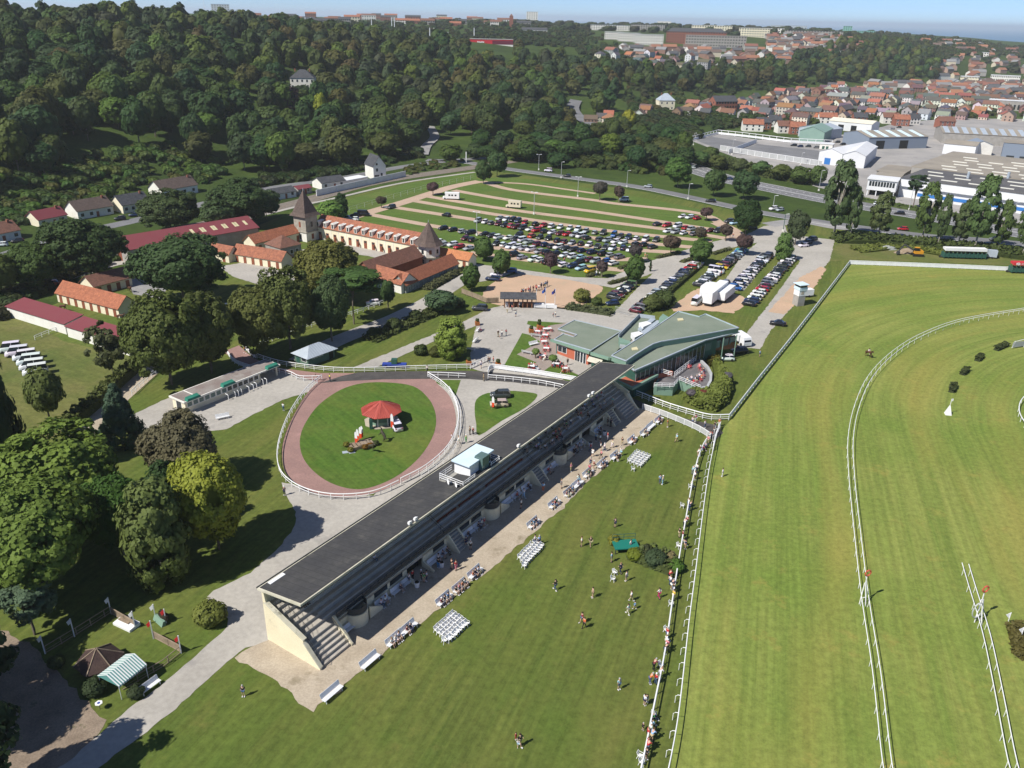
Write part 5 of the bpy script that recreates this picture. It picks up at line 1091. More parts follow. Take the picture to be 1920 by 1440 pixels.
# glazed front, pane by pane
a,b = hull[1],hull[2]; N = 16
for k in range(N): on_wall(a,b,(k + .04) / N,(k + .96) / N,2.2,5.0,'window_glass' if k % 5 != 3 else 'dark_void','pane',rs,.08)
for k in range(N + 1): on_wall(a,b,k / N - .002,k / N + .002,2.1,5.4,'steel','mullion',rs,.16)
on_wall(a,b,0,1,5.05,5.6,'green_dark','fascia',rs,.12)
a2,b2 = hull[2],hull[3]; tp = G(1383,622,ZL)
for k in range(4): on_wall(a2,tp,k / 4 + .02,(k + 1) / 4 - .02,3.6,5.3,'glass_green','pane',rs,.1)
box = [G(u,v,4.0) for u,v in [(1341,646),(1382,641),(1378,628),(1345,634)]]; mb = MB(); mb.prism([(p.x - O.x,p.y - O.y) for p in box],2.5,4.0); mb.build('timber_box',M['larch'],rs)
for u,v in ((1375,674),(1351,680)):
    p = G(u,v); mb = MB(); mb.tube([(p.x - O.x,p.y - O.y,0),(p.x - O.x,p.y - O.y,ZL - .2)],.12,8); mb.build('column',M['green_paint'],rs)
# roof kit
slab(rs,O,[(1253,594),(1266,598),(1262,604),(1236,596),(1243,588)],ZM - .5,1.2,'green_paint','lift_box'); slab(rs,O,[(1160,632),(1182,640),(1184,645),(1162,642)],ZM - 2.4,1.4,'green_paint','lift_box')
slab(rs,O,[(1199,592),(1228,596),(1180,640),(1160,630)],4.4,.3,'green_roof','plant_deck')
for px in ([(1198,605),(1213,602),(1222,606),(1206,613)],[(1183,624),(1198,621),(1206,625),(1190,633)]): slab(rs,O,px,5.6,1.1,'white_paint','roof_fan')
slab(rs,O,[(1221,596),(1230,598),(1204,618),(1196,616)],5.2,.5,'zinc','duct'); slab(rs,O,[(1232,600),(1240,602),(1208,626),(1202,622)],5.4,.5,'zinc','duct')
edge(rs,O,[(1160,630),(1198,592),(1228,596)],4.9,'zinc','plant_screen',.15,.9,False)
for px in ([(1184,652),(1194,650),(1197,655),(1186,656)],[(1270,597),(1280,596),(1282,600),(1272,601)]): slab(rs,O,px,ZM + .25,.2,'sky_light','skylight')
slab(rs,O,[(1163,642),(1176,642),(1172,650),(1162,648)],4.6,.5,'steel','roof_unit')
# balcony corner and terrace
slab(rs,O,[(1154,712),(1186,728),(1235,702),(1200,692)],3.6,.5,'green_paint','balcony'); slab(rs,O,[(1160,712),(1186,724),(1228,702),(1200,694)],3.64,.1,'terracotta','balcony_floor')
bw = [G(u,v,2.6) for u,v in [(1186,722),(1232,705),(1262,700),(1240,690)]]; mb = MB(); mb.prism([(p.x - O.x,p.y - O.y) for p in bw],0,3.0); mb.build('terracotta_wall',M['terracotta'],rs)
TER = [(1226,724),(1262,726),(1273,713),(1313,730),(1326,728),(1332,716),(1333,702),(1327,690),(1315,678),(1315,668),(1240,697)]
slab(rs,O,TER,2.0,1.95,'green_paint','terrace_wall'); slab(rs,O,[(1232,723),(1262,724),(1273,711.5),(1312,728),(1324,727),(1330,716),(1331,702),(1325,690),(1313,679),(1313,669),(1240,698)],2.06,.1,'deck','terrace_deck')
edge(rs,O,[(1313,729),(1326,727),(1332,716),(1333,702),(1327,690),(1315,678)],2.25,'mesh_grey','curved_wall',.5,.6,False)
def zrail(root,px,z,hh=1.0,step=1.6,m='rail_white',bars=(1.0,.65,.3)):
    pts = [G(u,v,z) for u,v in px]; lp = [(p.x - O.x,p.y - O.y) for p in pts]; mb = MB()
    for b_ in bars: mb.tube([(x,y,z + b_ * hh) for x,y in lp],.05,5)
    mb.build('terrace_railing',M[m],root); 
    for q in resample(lp,step): mb = MB(); mb.tube([(q.x,q.y,z),(q.x,q.y,z + hh)],.045,5); mb.build('railing_post',M[m],root)
zrail(rs,[(1264,708),(1306,676)],2.06,1.3,1.4); zrail(rs,[(1226,726),(1262,727),(1273,714),(1313,731)],2.06); zrail(rs,[(1240,700),(1260,706)],3.0)
# terrace furniture, outdoor tables with red chairs
mat('red_plastic',(.50,.055,.06),.5); mat('pink_plastic',(.62,.22,.21),.5)
rchair = make_chair(M['red_plastic']); pchair = make_chair(M['pink_plastic'])
def make_table():
    r = thing('garden_table','x','table'); mb = MB(); mb.bx(-.6,.6,-.4,.4,.70,.74); mb.build('table_top',M['white_paint'],r)
    for x in (-.5,.5):
        for y in (-.3,.3): mb = MB(); mb.bx(x - .03,x + .03,y - .03,y + .03,0,.7); mb.build('leg',M['white_paint'],r)
    return r
tab0 = make_table()
TB = [('beside the wall notch of the pavilion',1026,621,1.8),('by the orange planters',1008,626,1.0),('in the middle of the terrace paving',1022,633,1.1),('lower in the terrace paving',1020,645,1.1),('near the pavilion corner',1024,658,1.1),('beside the first potted tree',1017,672,1.2),('beside the second potted tree',1042,687,1.3),('on the grass by the horse walk rail',1060,696,1.1),('below the wedge lawn',996,692,1.2)]
for lab,u,v,s in TB:
    p = G(u,v); a0 = random.uniform(-.3,.3); stamp(tab0,(p.x,p.y,.07),a0,'white table with reddish chairs ' + lab,'tables on the restaurant terrace',scale=(s,1.15,1))
    for k,(dx,dy,rz) in enumerate(((-.4,-.85,math.pi),(.45,-.85,math.pi),(-.4,.85,0),(.45,.85,0))):
        c,s_ = math.cos(a0),math.sin(a0); stamp(rchair if random.random() < .6 else pchair,(p.x + (dx * s) * c - dy * s_,p.y + dx * s * s_ + dy * c,.07),a0 + rz + random.uniform(-.3,.3),'reddish plastic chair, %s at the table %s' % (['front left','front right','back left','back right'][k],lab),'chairs at the terrace tables')
for k,(u,v) in enumerate(((1290,692),(1294,690),(1310,690),(1312,694),(1315,698),(1318,702),(1320,707),(1314,715),(1306,719),(1298,720))):
    p = G(u,v,2.06); stamp(rchair if k % 2 else pchair,(p.x,p.y,2.07),random.uniform(0,6),'red plastic chair, %s round the raised deck terrace' % nth(k + 1),'chairs on the deck')
for q in (rchair,pchair,tab0,chair0): drop_proto(q)
# planters
def planter(u,v,lab,hh=1.3,kd='bush',c=(.075,.10,.03)):
    p = G(u,v); r = thing('planter_box',lab,'planter',(p.x,p.y,.06),.2); mb = MB(); mb.bx(-.55,.55,-.55,.55,.08,.95); mb.build('box',M['orange_box'],r)
    q = obj('plant',CROWN[kd],r,c); q.location = (0,0,.95 + hh * .4); q.scale = (.55,.55,hh * .5)
for k,(u,v,hh) in enumerate(((895,610,1.0),(879,684,1.0),(934,688,1.1),(1011,617,1.9),(996,624,1.0))): planter(u,v,'square orange wooden planter ' + ['at the upper left corner of the forecourt','left of the white gate','right of the white gate','with a tall stem on the terrace corner','with a low plant at the terrace corner'][k],hh)
tree_px(1004,672,652,16,'mid0',(.12,.16,.04),name='potted_tree',label='small light green tree among terrace tables, upper one',clear=.3); tree_px(1036,684,664,18,'mid1',(.11,.15,.04),name='potted_tree',label='small light green tree among terrace tables, lower one',clear=.3)
# --- entrance kiosk and flags
A,B = G(943,577),G(1000,578); F = Frame(A,B); r = thing('entrance_kiosk','open entrance kiosk with dark monopitch roof on brown timber posts','kiosk',(A.x,A.y,0),F.rz)
for k in range(7):
    for y in (.2,2.6): mb = MB(); x = .4 + (F.L - .8) * k / 6; mb.bx(x - .14,x + .14,y - .14,y + .14,0,2.6 + (.3 if y > 1 else 0)); mb.build('post',M['kiosk_wood'],r)
mb = MB(); mb.hexa([(-.8,-.6,2.55),(F.L + .8,-.6,2.55),(F.L + .8,3.4,3.1),(-.8,3.4,3.1)],[(-.8,-.6,2.75),(F.L + .8,-.6,2.75),(F.L + .8,3.4,3.3),(-.8,3.4,3.3)]); mb.build('roof',M['slate'],r)
for k in (0,2,4,5): mb = MB(); x = .6 + (F.L - .8) * k / 6; mb.bx(x,x + 1.1,.9,1.8,0,1.15); mb.build('counter',M['kiosk_wood' if k else 'white_paint'],r)
def flagpole(u,v,vt,c,lab,nm):
    p = G(u,v); h = hgt(p,vt); r = thing('flagpole',lab,'flagpole',(p.x,p.y,.05),.5); mb = MB(); mb.tube([(0,0,0),(0,0,h)],.08,8,.05); mb.build('pole',M['white_paint'],r)
    if c:
        mb = MB(); n = 6; vs = []
        for k in range(n + 1): x = -.05 - 1.0 * k / n; vs += [(x,.12 * math.sin(k * 1.3),h - .1 - k * .13),(x,.12 * math.sin(k * 1.3 + .4),h - 1.3 - k * .06)]
        mb.add(vs,[(2 * k,2 * k + 1,2 * k + 3,2 * k + 2) for k in range(n)]); mb.build('flag',mat(nm,c,.8),r)
flagpole(1022,576,539,(.05,.12,.42),'white flagpole with a blue flag, middle of three at the entrance','flag_blue'); flagpole(1040,577,541,(.05,.06,.30),'white flagpole with a dark blue flag, right of three at the entrance','flag_navy'); flagpole(1005,574,543,None,'bare thin flagpole, left of three at the entrance',None)
# ================================================================== stables, cottages, obstacle garden
# long stable with dormers
A,B = G(592,447),G(797,489); F = Frame(A,B); L = F.L; hE = 4.4; D = 8.0; rh = 3.0
r = thing('stable_block','long cream stable with orange tiled roof, dormers and open red doors','stable',(A.x,A.y,0),F.rz)
wall_mesh(L,D,hE,rh,'gable').build('wall',M['wall_cream'],r); rf = roof_mesh(L,D,hE + .02,rh,'gable',.35).build('roof',M['tile_old'],r)
for k in range(14):
    x = 1.6 + (L - 3.2) * k / 13; mb = MB(); mb.bx(x - .55,x + .55,-.15,2.4,hE - .1,hE + 1.6); d = mb.build('dormer',M['wall_white'],r)
    mb = MB(); mb.yprism([(-.3,hE + 1.55),(-.3,hE + 1.62),(2.6,hE + 2.0),(2.6,hE + 1.9)],x - .75,x + .75); mb.hexa([(x - .75,-.3,hE + 1.6),(x + .75,-.3,hE + 1.6),(x + .75,2.2,hE + 1.6),(x - .75,2.2,hE + 1.6)],[(x - .1,-.3,hE + 2.1),(x + .1,-.3,hE + 2.1),(x + .1,2.2,hE + 2.1),(x - .1,2.2,hE + 2.1)]); mb.build('dormer_roof',M['wall_white'],d)
    mb = MB(); mb.bx(x - .3,x + .3,-.2,-.14,hE + .2,hE + 1.4); mb.build('dormer_window',M['window_glass'],d)
    if k < 13:
        x2 = x + .7; o = opening(r,'door','door_red',x2,.02,1.3,2.6,'f',L,D); mb = MB(); mb.bx(x2 - .45,x2 + .45,-.07,-.03,1.9,2.5); mb.build('fanlight',M['window_glass'],o)
        if k not in (4,6,10,12): mb = MB(); mb.bar((x2 + .65,-.05,1.3),(x2 + 1.0,-1.1,1.3),.07,1.2); mb.build('open_leaf',M['door_red'],o)
    mb = MB(); mb.bx(x - .62,x - .38,-.06,.02,0,hE); q = mb.build('pilaster',M['wall_white'],r); q.location = (-.5,0,0)
# towers
def tower(lab,u,v,vE,vT,w,n,body,ph=0.0,taper=.93):
    p = G(u,v); hE = hgt(p,vE); hT = hgt(p,vT); r = thing('stable_tower',lab,'tower',(p.x,p.y,0),F.rz); c = w / 2 / math.cos(math.pi / n)
    mb = MB(); mb.cone(0,0,0,c,hE * .35,c,n,ph); mb.build('lower_storey',M[body],r); mb = MB(); mb.cone(0,0,hE * .35,c * 1.08,hE * .39,c * 1.08,n,ph); mb.build('string_course',M['stone'],r)
    mb = MB(); mb.cone(0,0,hE * .39,c * .97,hE,c * .97,n,ph); mb.build('upper_storey',M['stone' if n == 4 else body],r)
    mb = MB(); mb.cone(0,0,hE - .3,c * 1.32,hE + .8,c * 1.02,n,ph); mb.cone(0,0,hE + .8,c * 1.02,hT,.08,n,ph); rf = mb.build('spire',M['tile_dark'],r); mb = MB(); mb.cone(0,0,hT - .1,.12,hT + .7,.04,6); mb.build('finial',M['zinc'],rf)
    for k in range(n):
        a = ph + math.pi / n + 2 * math.pi * k / n; d = c * .98 * math.cos(math.pi / n)
        for z,hh,ww in ((hE * .55,hE * .2,.8),(hE * .08,hE * .2,1.0)):
            mb = MB(); mb.bx(d - .1 if z > hE * .3 else d - .02,d + (.06 if z > hE * .3 else .1),-ww / 2,ww / 2,z,z + hh); q = mb.build('window',M['window_glass'] if (k + int(z)) % 3 else M['door_red'],r); q.rotation_euler = (0,0,a)
    return r
tower('tall square stone tower with steep brown spire at the stable\'s left end',576,449,401,356,5.6,4,'wall_white',R(45)); tower('eight-sided cream tower with brown spire at the stable\'s right end',805,492,455,416,6.6,8,'wall_white',R(22.5))
# ranges round the yard
def roofed(name,lab,ridge,eave,zr,ze,D,wall,roof,cat='stable',doors=0,**k):
    """ridge and front eave given in the photograph at their heights"""
    e0,e1 = G(*eave[0],ze),G(*eave[1],ze); return house(name,lab,e0,e1,D,ze,zr - ze,'gable',wall,roof,doors=[((i + .5) * (e1 - e0).length / doors,1.1,2.0) for i in range(doors)],cat=cat,**k)
roofed('brick_barn','steep dark-tiled brick barn in front of the eight-sided tower',None,((698,512),(792,480)),6.6,3.9,6.5,'brick_red','tile_brown','barn')
A,B = G(716,516),G(803,487); house('lean_to','grey flat-roofed brick lean-to against the dark barn',A,B,2.6,2.6,.25,'mono','brick_red','stone',wins=[(3 + 3.4 * i,1.2,1.1,.8) for i in range(5)],cat='shed',ov=.2)
r_,F_ = roofed('timbered_range','long half-timbered stable with striped orange tile roof',None,((761,534),(859,493)),4.9,2.5,5.0,'timber_frame','tile_orange')
for k in range(22): mb = MB(); x = .2 + (F_.L - .4) * k / 21; mb.bar((x,-.05,.2),(x + (.45 if k % 2 else -.1),-.05,2.4),.06,.1); mb.build('timber',M['green_dark'],r_)
roofed('timbered_wing','orange-tiled cross wing joining the half-timbered stable',None,((676,512),(752,533)),5.2,2.8,6.0,'wall_white','tile_old')
roofed('tack_room','small bright orange-roofed cream tack room by the car park',None,((817,477),(878,488)),4.3,2.6,4.6,'wall_cream','tile_bright','building',4)
roofed('stable_range','long orange-tiled range running left from the tall tower',None,((478,456),(566,434)),5.2,3.0,5.5,'wall_cream','tile_orange','stable',5)
roofed('stable_range','orange-roofed stable with red doors behind the lawn by the chestnuts',None,((436,474),(527,489)),4.9,2.7,5.0,'wall_cream','tile_old','stable',6)
roofed('stable_range','short orange-roofed stable beside the burgundy hall',None,((391,470),(428,477)),4.6,2.7,4.5,'wall_cream','tile_old','stable',2)
A,B = G(528,487),G(566,478); house('lodge','grey stone lodge with brown hipped roof left of the autumn tree',A,B,8,3.6,2.8,'hip','wall_grey','tile_brown',doors=[(2,1,2)],wins=[(4,1.2,1,1.2),(6,1.2,1,1.2)])
roofed('stable_range','long orange-roofed stable with open boxes above the burgundy shed',None,((105,548),(221,578)),5.0,2.6,5.4,'wall_cream','tile_orange','stable',8)
roofed('stable_range','brown-tiled wing behind the open-box stable',None,((176,537),(246,519)),4.8,2.6,6.5,'wall_cream','tile_brown','stable',4)
for k,(a,b) in enumerate((((12,575),(121,608)),((124,612),(246,649)))):
    e0,e1 = G(*a,2.6),G(*b,2.6); house('horse_shed','long low shed with burgundy sheet roof, %s of two in line' % ('left' if k == 0 else 'right'),e0,e1,4.6,2.6,.9,'mono','wall_white','burgundy',cat='shed',ov=.3)
# burgundy hall
A,B = G(245,497),G(487,452); r,F = house('riding_hall','long hall with burgundy sheet roof and pale rooflights',A,B,14,4.6,2.6,'gable','wall_grey','burgundy',cat='hall',doors=[(7,3.0,3.4,'l')])
for k in range(10):
    x = F.L * (.50 + .044 * k + (.03 if k % 2 else 0)); z0 = 4.6 + 2.6 * (2.2 / 7); z1 = 4.6 + 2.6 * (4.6 / 7); mb = MB(); mb.hexa([(x,2.2,z0 + .15),(x + .9,2.2,z0 + .15),(x + .9,4.6,z1 + .15),(x,4.6,z1 + .15)],[(x,2.2,z0 + .2),(x + .9,2.2,z0 + .2),(x + .9,4.6,z1 + .2),(x,4.6,z1 + .2)]); mb.build('rooflight',M['sky_light'],r)
# cottages
def cottage(lab,a,b,D,h,rh,wall,roof,n=4,sh='window_glass',ch=True):
    A,B = G(*a),G(*b); L = (B - A).length
    return house('cottage',lab,A,B,D,h,rh,'gable',wall,roof,doors=[(L * .55,1,2,'f',sh if sh != 'window_glass' else 'door_red')],wins=[(L * (i + .5) / n,1.0,1.2,1.2) for i in range(n) if abs(L * (i + .5) / n - L * .55) > 1.2],chim=[(L - 1.5,D * .42,1.3)] if ch else ())
cottage('brown-roofed white bungalow cut by the left edge',(-30,462),(41,447),8,3.0,2.6,'wall_white','tile_brown'); cottage('cream bungalow with dark red roof',(75,428),(128,417),7.5,2.9,2.4,'wall_cream','burgundy',3); cottage('white-gabled bungalow with long brown roof',(148,413),(214,401),8.5,3.2,3.0,'wall_white','tile_dark')
mat('blue_paint',(.03,.06,.30),.6); cottage('cream bungalow with grey roof and blue shutters',(232,401),(283,392),8,3.2,3.0,'wall_cream','slate',4,'blue_paint'); cottage('white-gabled house with grey-brown roof at the garden foot',(305,373),(372,361),9,3.4,3.2,'wall_white','tile_dark')
cottage('low grey-roofed white bungalow beside the railway',(604,356),(648,350),8,2.8,1.8,'wall_white','slate',3,ch=False); cottage('low slate bungalow left of the railway wall',(514,376),(556,369),7,2.5,1.6,'wall_white','slate',3,ch=False); cottage('small red-roofed outhouse beside the slate bungalow',(560,366),(585,362),5,2.4,1.0,'wall_grey','burgundy',2,ch=False)
A,B = G(701,337),G(724,335); house('tall_house','tall white gabled house with steep slate roof beside the railway',A,B,10,6.2,4.2,'gable_y','wall_white','slate',wins=[(1.8,3.6,1,1.4),(4.0,1.4,1,1.4),(1.8,6.4,.9,1.0),(1.6,.3,2.4,1.8)])
pts = [tuple(G(*p)) for p in ((594,368),(680,349),(761,331))]; rail('garden_wall','long white wall along the railway below the tall house',pts,2.6,((2.55,.2),),12,.25,panel=(.0,2.5),pm='wall_white',world=True,cat='wall')
A,B = G(648,349),G(690,341); house('annex','flat white annex courtyard left of the tall house',A,B,6,2.2,.2,'flat','wall_white','bench_white',cat='building',ov=.1)
# château roof and villa in the trees
def manor(lab,u,v,w,D,h,rh,wall,roof,z=None,wins=4,fl=2,name='villa',kind='hip'):
    p = hit(u,v) if z is None else Vector((*G(u,v,z),z)); k = w / 2 / PPM(p.x,p.y,p.z); A = Vector((p.x - k,p.y)); B = Vector((p.x + k,p.y + k * .25)); L = (B - A).length
    r,F = house(name,lab,A,B,D,h,rh,kind,wall,roof,wins=[(L * (i + .5) / wins,1.2 + j * h / fl,1.1,1.5) for i in range(wins) for j in range(fl)],chim=[(L * .2,D * .4,2.0),(L * .8,D * .4,2.0)],z=p.z - .5); return r
manor('slate-roofed mansion half sunk in the hillside wood',568,178,44,12,11,5,'wall_white','slate',wins=5,fl=3,name='mansion'); manor('ornate cream villa with tall blue-grey roof below the wood',1250,206,30,11,8,5.5,'wall_cream','zinc',wins=3,fl=2)
# --- obstacle garden at lower left
mat('stripe_canvas',(.75,.76,.74),.7); nt = M['stripe_canvas'].node_tree; b = nt.nodes['Principled BSDF']; tc = _n(nt,'ShaderNodeTexCoord'); sp = _n(nt,'ShaderNodeSeparateXYZ'); nt.links.new(tc.outputs['Object'],sp.inputs[0])
mo = _n(nt,'ShaderNodeMath',operation='FRACT'); mu = _n(nt,'ShaderNodeMath',operation='MULTIPLY'); mu.inputs[1].default_value = 3.3; nt.links.new(sp.outputs[0],mu.inputs[0]); nt.links.new(mu.outputs[0],mo.inputs[0]); gt = _n(nt,'ShaderNodeMath',operation='GREATER_THAN'); gt.inputs[1].default_value = .5; nt.links.new(mo.outputs[0],gt.inputs[0])
nt.links.new(_mixc(nt,gt.outputs[0],(.76,.78,.76),(.10,.27,.25)),b.inputs['Base Color'])
A,B = G(222,1287,2.1),G(275,1245,2.1); F = Frame(A,B); L,D = F.L,3.4
r = thing('garden_canopy','green and white striped canopy tent in the obstacle garden','canopy',(A.x,A.y,0),F.rz)
mb = MB(); mb.add([(0,0,2.1),(L,0,2.1),(L,D / 2,2.95),(0,D / 2,2.95),(0,D,2.1),(L,D,2.1)],[(0,1,2,3),(3,2,5,4)]); q = mb.build('canvas_roof',M['stripe_canvas'],r); md = q.modifiers.new('s','SOLIDIFY'); md.thickness = .03
mb = MB(); mb.bx(0,L,-.02,.02,1.85,2.1); mb.build('valance',M['stripe_canvas'],r); mb = MB(); mb.add([(0,0,2.1),(0,D / 2,2.95),(0,D,2.1),(-.02,0,2.1),(-.02,D / 2,2.95),(-.02,D,2.1)],[(0,1,2),(5,4,3),(0,3,4,1),(1,4,5,2)]); mb.build('gable_cloth',M['stripe_canvas'],r)
for x in (.1,L - .1):
    for y in (.1,D - .1): mb = MB(); mb.tube([(x,y,0),(x,y,2.1)],.04,6); mb.build('pole',M['white_paint'],r)
p = G(190,1255); r = thing('garden_hut','dark brown pyramid-roofed play hut behind the striped canopy','hut',(p.x,p.y,0),F.rz + .1); mat('dark_shingle',(.045,.028,.026),.95,(.065,.042,.036),1.2,fine=.2)
mb = MB(); mb.bx(-1.5,1.5,-1.5,1.5,0,1.5); mb.build('wall',M['dark_shingle'],r); mb = MB(); mb.cone(0,0,1.45,2.7,3.1,.08,6,.3); rf = mb.build('roof',M['dark_shingle'],r)
for k in range(6): a = .3 + k * math.pi / 3; mb = MB(); mb.bar((2.68 * math.cos(a),2.68 * math.sin(a),1.5),(.08 * math.cos(a),.08 * math.sin(a),3.14),.1,.08); mb.build('roof_batten',M['weathered_wood'],rf)
def gfence(lab,a,b,flags):
    pa,pb = G(*a),G(*b); r = rail('garden_fence',lab,[tuple(pa),tuple(pb)],1.15,((1.1,.1),(.12,.1)),2.6,.12,m='weathered_wood',panel=(.2,1.0),pm='weathered_wood',world=True,cat='fence')
rail('garden_fence','long wire and timber fence at the back of the obstacle garden',[(87,1225),(140,1193),(208,1150)],1.1,((1.05,.1),(.12,.1)),1.9,.1,m='weathered_wood',smooth=False,cat='fence',panel=(.45,.5),pm='weathered_wood'); gfence('boarded fence by the white ramp in the obstacle garden',(210,1152),(255,1178),1); gfence('boarded fence beside the grey path in the obstacle garden',(289,1197),(340,1224),1)
rail('garden_fence','fence along the path from the corner post to the striped canopy',[(340,1224),(308,1250),(230,1295)],1.05,((1.0,.1),(.12,.1)),1.9,.1,m='weathered_wood',smooth=False,cat='fence',panel=(.45,.5),pm='weathered_wood')
mat('flag_red',(.55,.03,.03),.7)
for k,(u,v,vt,c) in enumerate(((85,1226,1192,'white_cloth'),(140,1194,1160,'white_cloth'),(209,1151,1120,'white_cloth'),(254,1179,1146,'white_cloth'),(288,1198,1164,'flag_red'),(340,1225,1192,'flag_red'),(292,1160,1133,'white_cloth'),(312,1168,1142,'flag_red'))):
    p = G(u,v); h = hgt(p,vt); r = thing('obstacle_flag','%s flag on a pale post, %s from the left in the obstacle garden' % ('red' if c == 'flag_red' else 'white',nth([1,2,3,4,6,8,5,7][k])),'flag',(p.x,p.y,0),.4)
    mb = MB(); mb.bx(-.06,.06,-.06,.06,0,h); mb.build('post',M['bench_white'],r); mb = MB(); mb.add([(-.06,0,h - .05),(-.5,.1,h - .5),(-.35,.05,h - 1.0),(-.06,0,h - .7)],[(0,1,2,3)]); q = mb.build('cloth',M[c],r); q.modifiers.new('s','SOLIDIFY').thickness = .02
p = G(238,1172); r = thing('garden_ramp','white low ramp against the boarded fence in the obstacle garden','ramp',(p.x,p.y,0),GSA - 1.45); mb = MB(); mb.hexa([(-1.5,-.8,0),(1.5,-.8,0),(1.5,.8,0),(-1.5,.8,0)],[(-1.5,-.8,.35),(1.5,-.8,.35),(1.5,.8,.5),(-1.5,.8,.5)]); mb.build('board',M['bench_white'],r); mb = MB(); mb.bx(-1.3,.5,-.2,.6,.5,.56); mb.build('mat',M['weathered_wood'],r)
p = G(302,1166); r = thing('brush_jump','small brush jump with green board between flags in the garden','jump',(p.x,p.y,0),-.7); mb = MB(); mb.hexa([(-1.1,-.5,0),(1.1,-.5,0),(1.1,.1,0),(-1.1,.1,0)],[(-1.1,-.2,.7),(1.1,-.2,.7),(1.1,.1,.7),(-1.1,.1,.7)]); mb.build('board',M['green_paint'],r); q = obj('brush',CROWN['bush'],r,(.055,.045,.03)); q.location = (0,.4,.75); q.scale = (1.2,.5,.7)
p = G(127,1254); r = thing('sign_board','white easel board beside the dark play hut','sign',(G(162,1258).x,G(162,1258).y,0),.3); mb = MB(); mb.hexa([(-.45,-.3,.1),(.45,-.3,.1),(.45,-.26,.1),(-.45,-.26,.1)],[(-.45,.1,1.0),(.45,.1,1.0),(.45,.14,1.0),(-.45,.14,1.0)]); mb.build('board',M['white_paint'],r)
p = G(188,1330); r = thing('round_sign','small white six-sided sign lying beside the path','sign',(p.x,p.y,0),0); mb = MB(); mb.tube([(0,0,0),(0,0,.9)],.03,5); mb.build('post',M['dark_metal'],r); mb = MB(); mb.cone(0,0,.9,.42,.95,.42,6); mb.build('plate',M['white_paint'],r); mb = MB(); mb.cone(0,0,.951,.16,.96,.16,12); mb.build('emblem',M['blue_paint'],r)
# ================================================================== vehicles
m,nt,b = _new('car_paint'); oi = _n(nt,'ShaderNodeObjectInfo'); nt.links.new(oi.outputs['Color'],b.inputs['Base Color']); b.inputs['Roughness'].default_value = .28; b.inputs['Coat Weight'].default_value = .4; b.inputs['Specular IOR Level'].default_value = .5
mat('tyre',(.018,.018,.018),.9); mat('hub',(.40,.41,.42),.4,None,metal=.6); mat('lamp_clear',(.75,.76,.78),.2); mat('lamp_red',(.40,.02,.02),.3)
glassy('car_glass',(.012,.015,.018),.06)
def loft(secs,mb):
    """secs: list of (x, [(y,z)...]) closed rings"""
    n = len(secs[0][1]); base = len(mb.v); vs = [(x,y,z) for x,rg in secs for y,z in rg]; fs = []
    for i in range(len(secs) - 1):
        for k in range(n): fs.append((i * n + k,i * n + (k + 1) % n,(i + 1) * n + (k + 1) % n,(i + 1) * n + k))
    fs.append(tuple(range(n - 1,-1,-1))); fs.append(tuple(range((len(secs) - 1) * n,len(secs) * n))); return mb.add(vs,fs)
def make_car(name,Ln,wd,hood,belt,roof,cab,rack=False,tail=1.0):
    """cab = (front of screen, front of roof, rear of roof, rear of glass) as parts of the length from the nose"""
    r = thing(name,'x','car'); w = wd / 2; X = lambda t: -Ln / 2 + Ln * t
    def ring(t,k,zt): ww = w * k; return (X(t),[(-ww * .96,.22),(-ww,.45),(-ww * .97,zt - .12),(-ww * .88,zt),(ww * .88,zt),(ww * .97,zt - .12),(ww,.45),(ww * .96,.22)])
    mb = MB(); loft([ring(0,.80,hood - .22),ring(.05,.92,hood - .08),ring(cab[0],1,hood + .03),ring((cab[0] + cab[1]) / 2,1,belt),ring(.72,1,belt + .02),ring(.95,.96,belt * tail),ring(1,.86,belt * tail - .25)],mb); mb.build('body',M['car_paint'],r,True)
    mb = MB(); a,bb,c,d = [X(t) for t in cab]; wl,wu = w * .90,w * .72
    mb.hexa([(a,-wl,belt - .05),(d,-wl,belt - .05),(d,wl,belt - .05),(a,wl,belt - .05)],[(bb,-wu,roof - .05),(c,-wu,roof - .05),(c,wu,roof - .05),(bb,wu,roof - .05)]); mb.build('windows',M['car_glass'],r)
    mb = MB(); mb.hexa([(bb - .06,-wu - .03,roof - .06),(c + .06,-wu - .03,roof - .06),(c + .06,wu + .03,roof - .06),(bb - .06,wu + .03,roof - .06)],[(bb + .05,-wu + .08,roof),(c - .05,-wu + .08,roof),(c - .05,wu - .08,roof),(bb + .05,wu - .08,roof)])
    m_ = (bb + c) / 2
    for s in (-1,1): mb.bar((m_,s * wl * 1.01,belt),(m_,s * wu * 1.02,roof - .03),.09,.05)
    mb.build('roof',M['car_paint'],r)
    wm = MB(); wm.tube([(0,-.1,0),(0,.1,0)],.31,12); wme = None
    for x in (X(.19),X(.81)):
        for s in (-1,1):
            q = wm.build('wheel',M['tyre'],r) if wme is None else obj('wheel',wme,r); wme = q.data; q.location = (x,s * (w - .1),.31)
    for s in (-1,1):
        mb = MB(); mb.bx(X(0) - .01,X(.035),s * w * .62 - .17,s * w * .62 + .17,hood - .30,hood - .16); mb.build('headlight',M['lamp_clear'],r)
        mb = MB(); mb.bx(X(.985),X(1) + .01,s * w * .66 - .13,s * w * .66 + .13,belt * tail - .36,belt * tail - .18); mb.build('tail_light',M['lamp_red'],r)
    return r
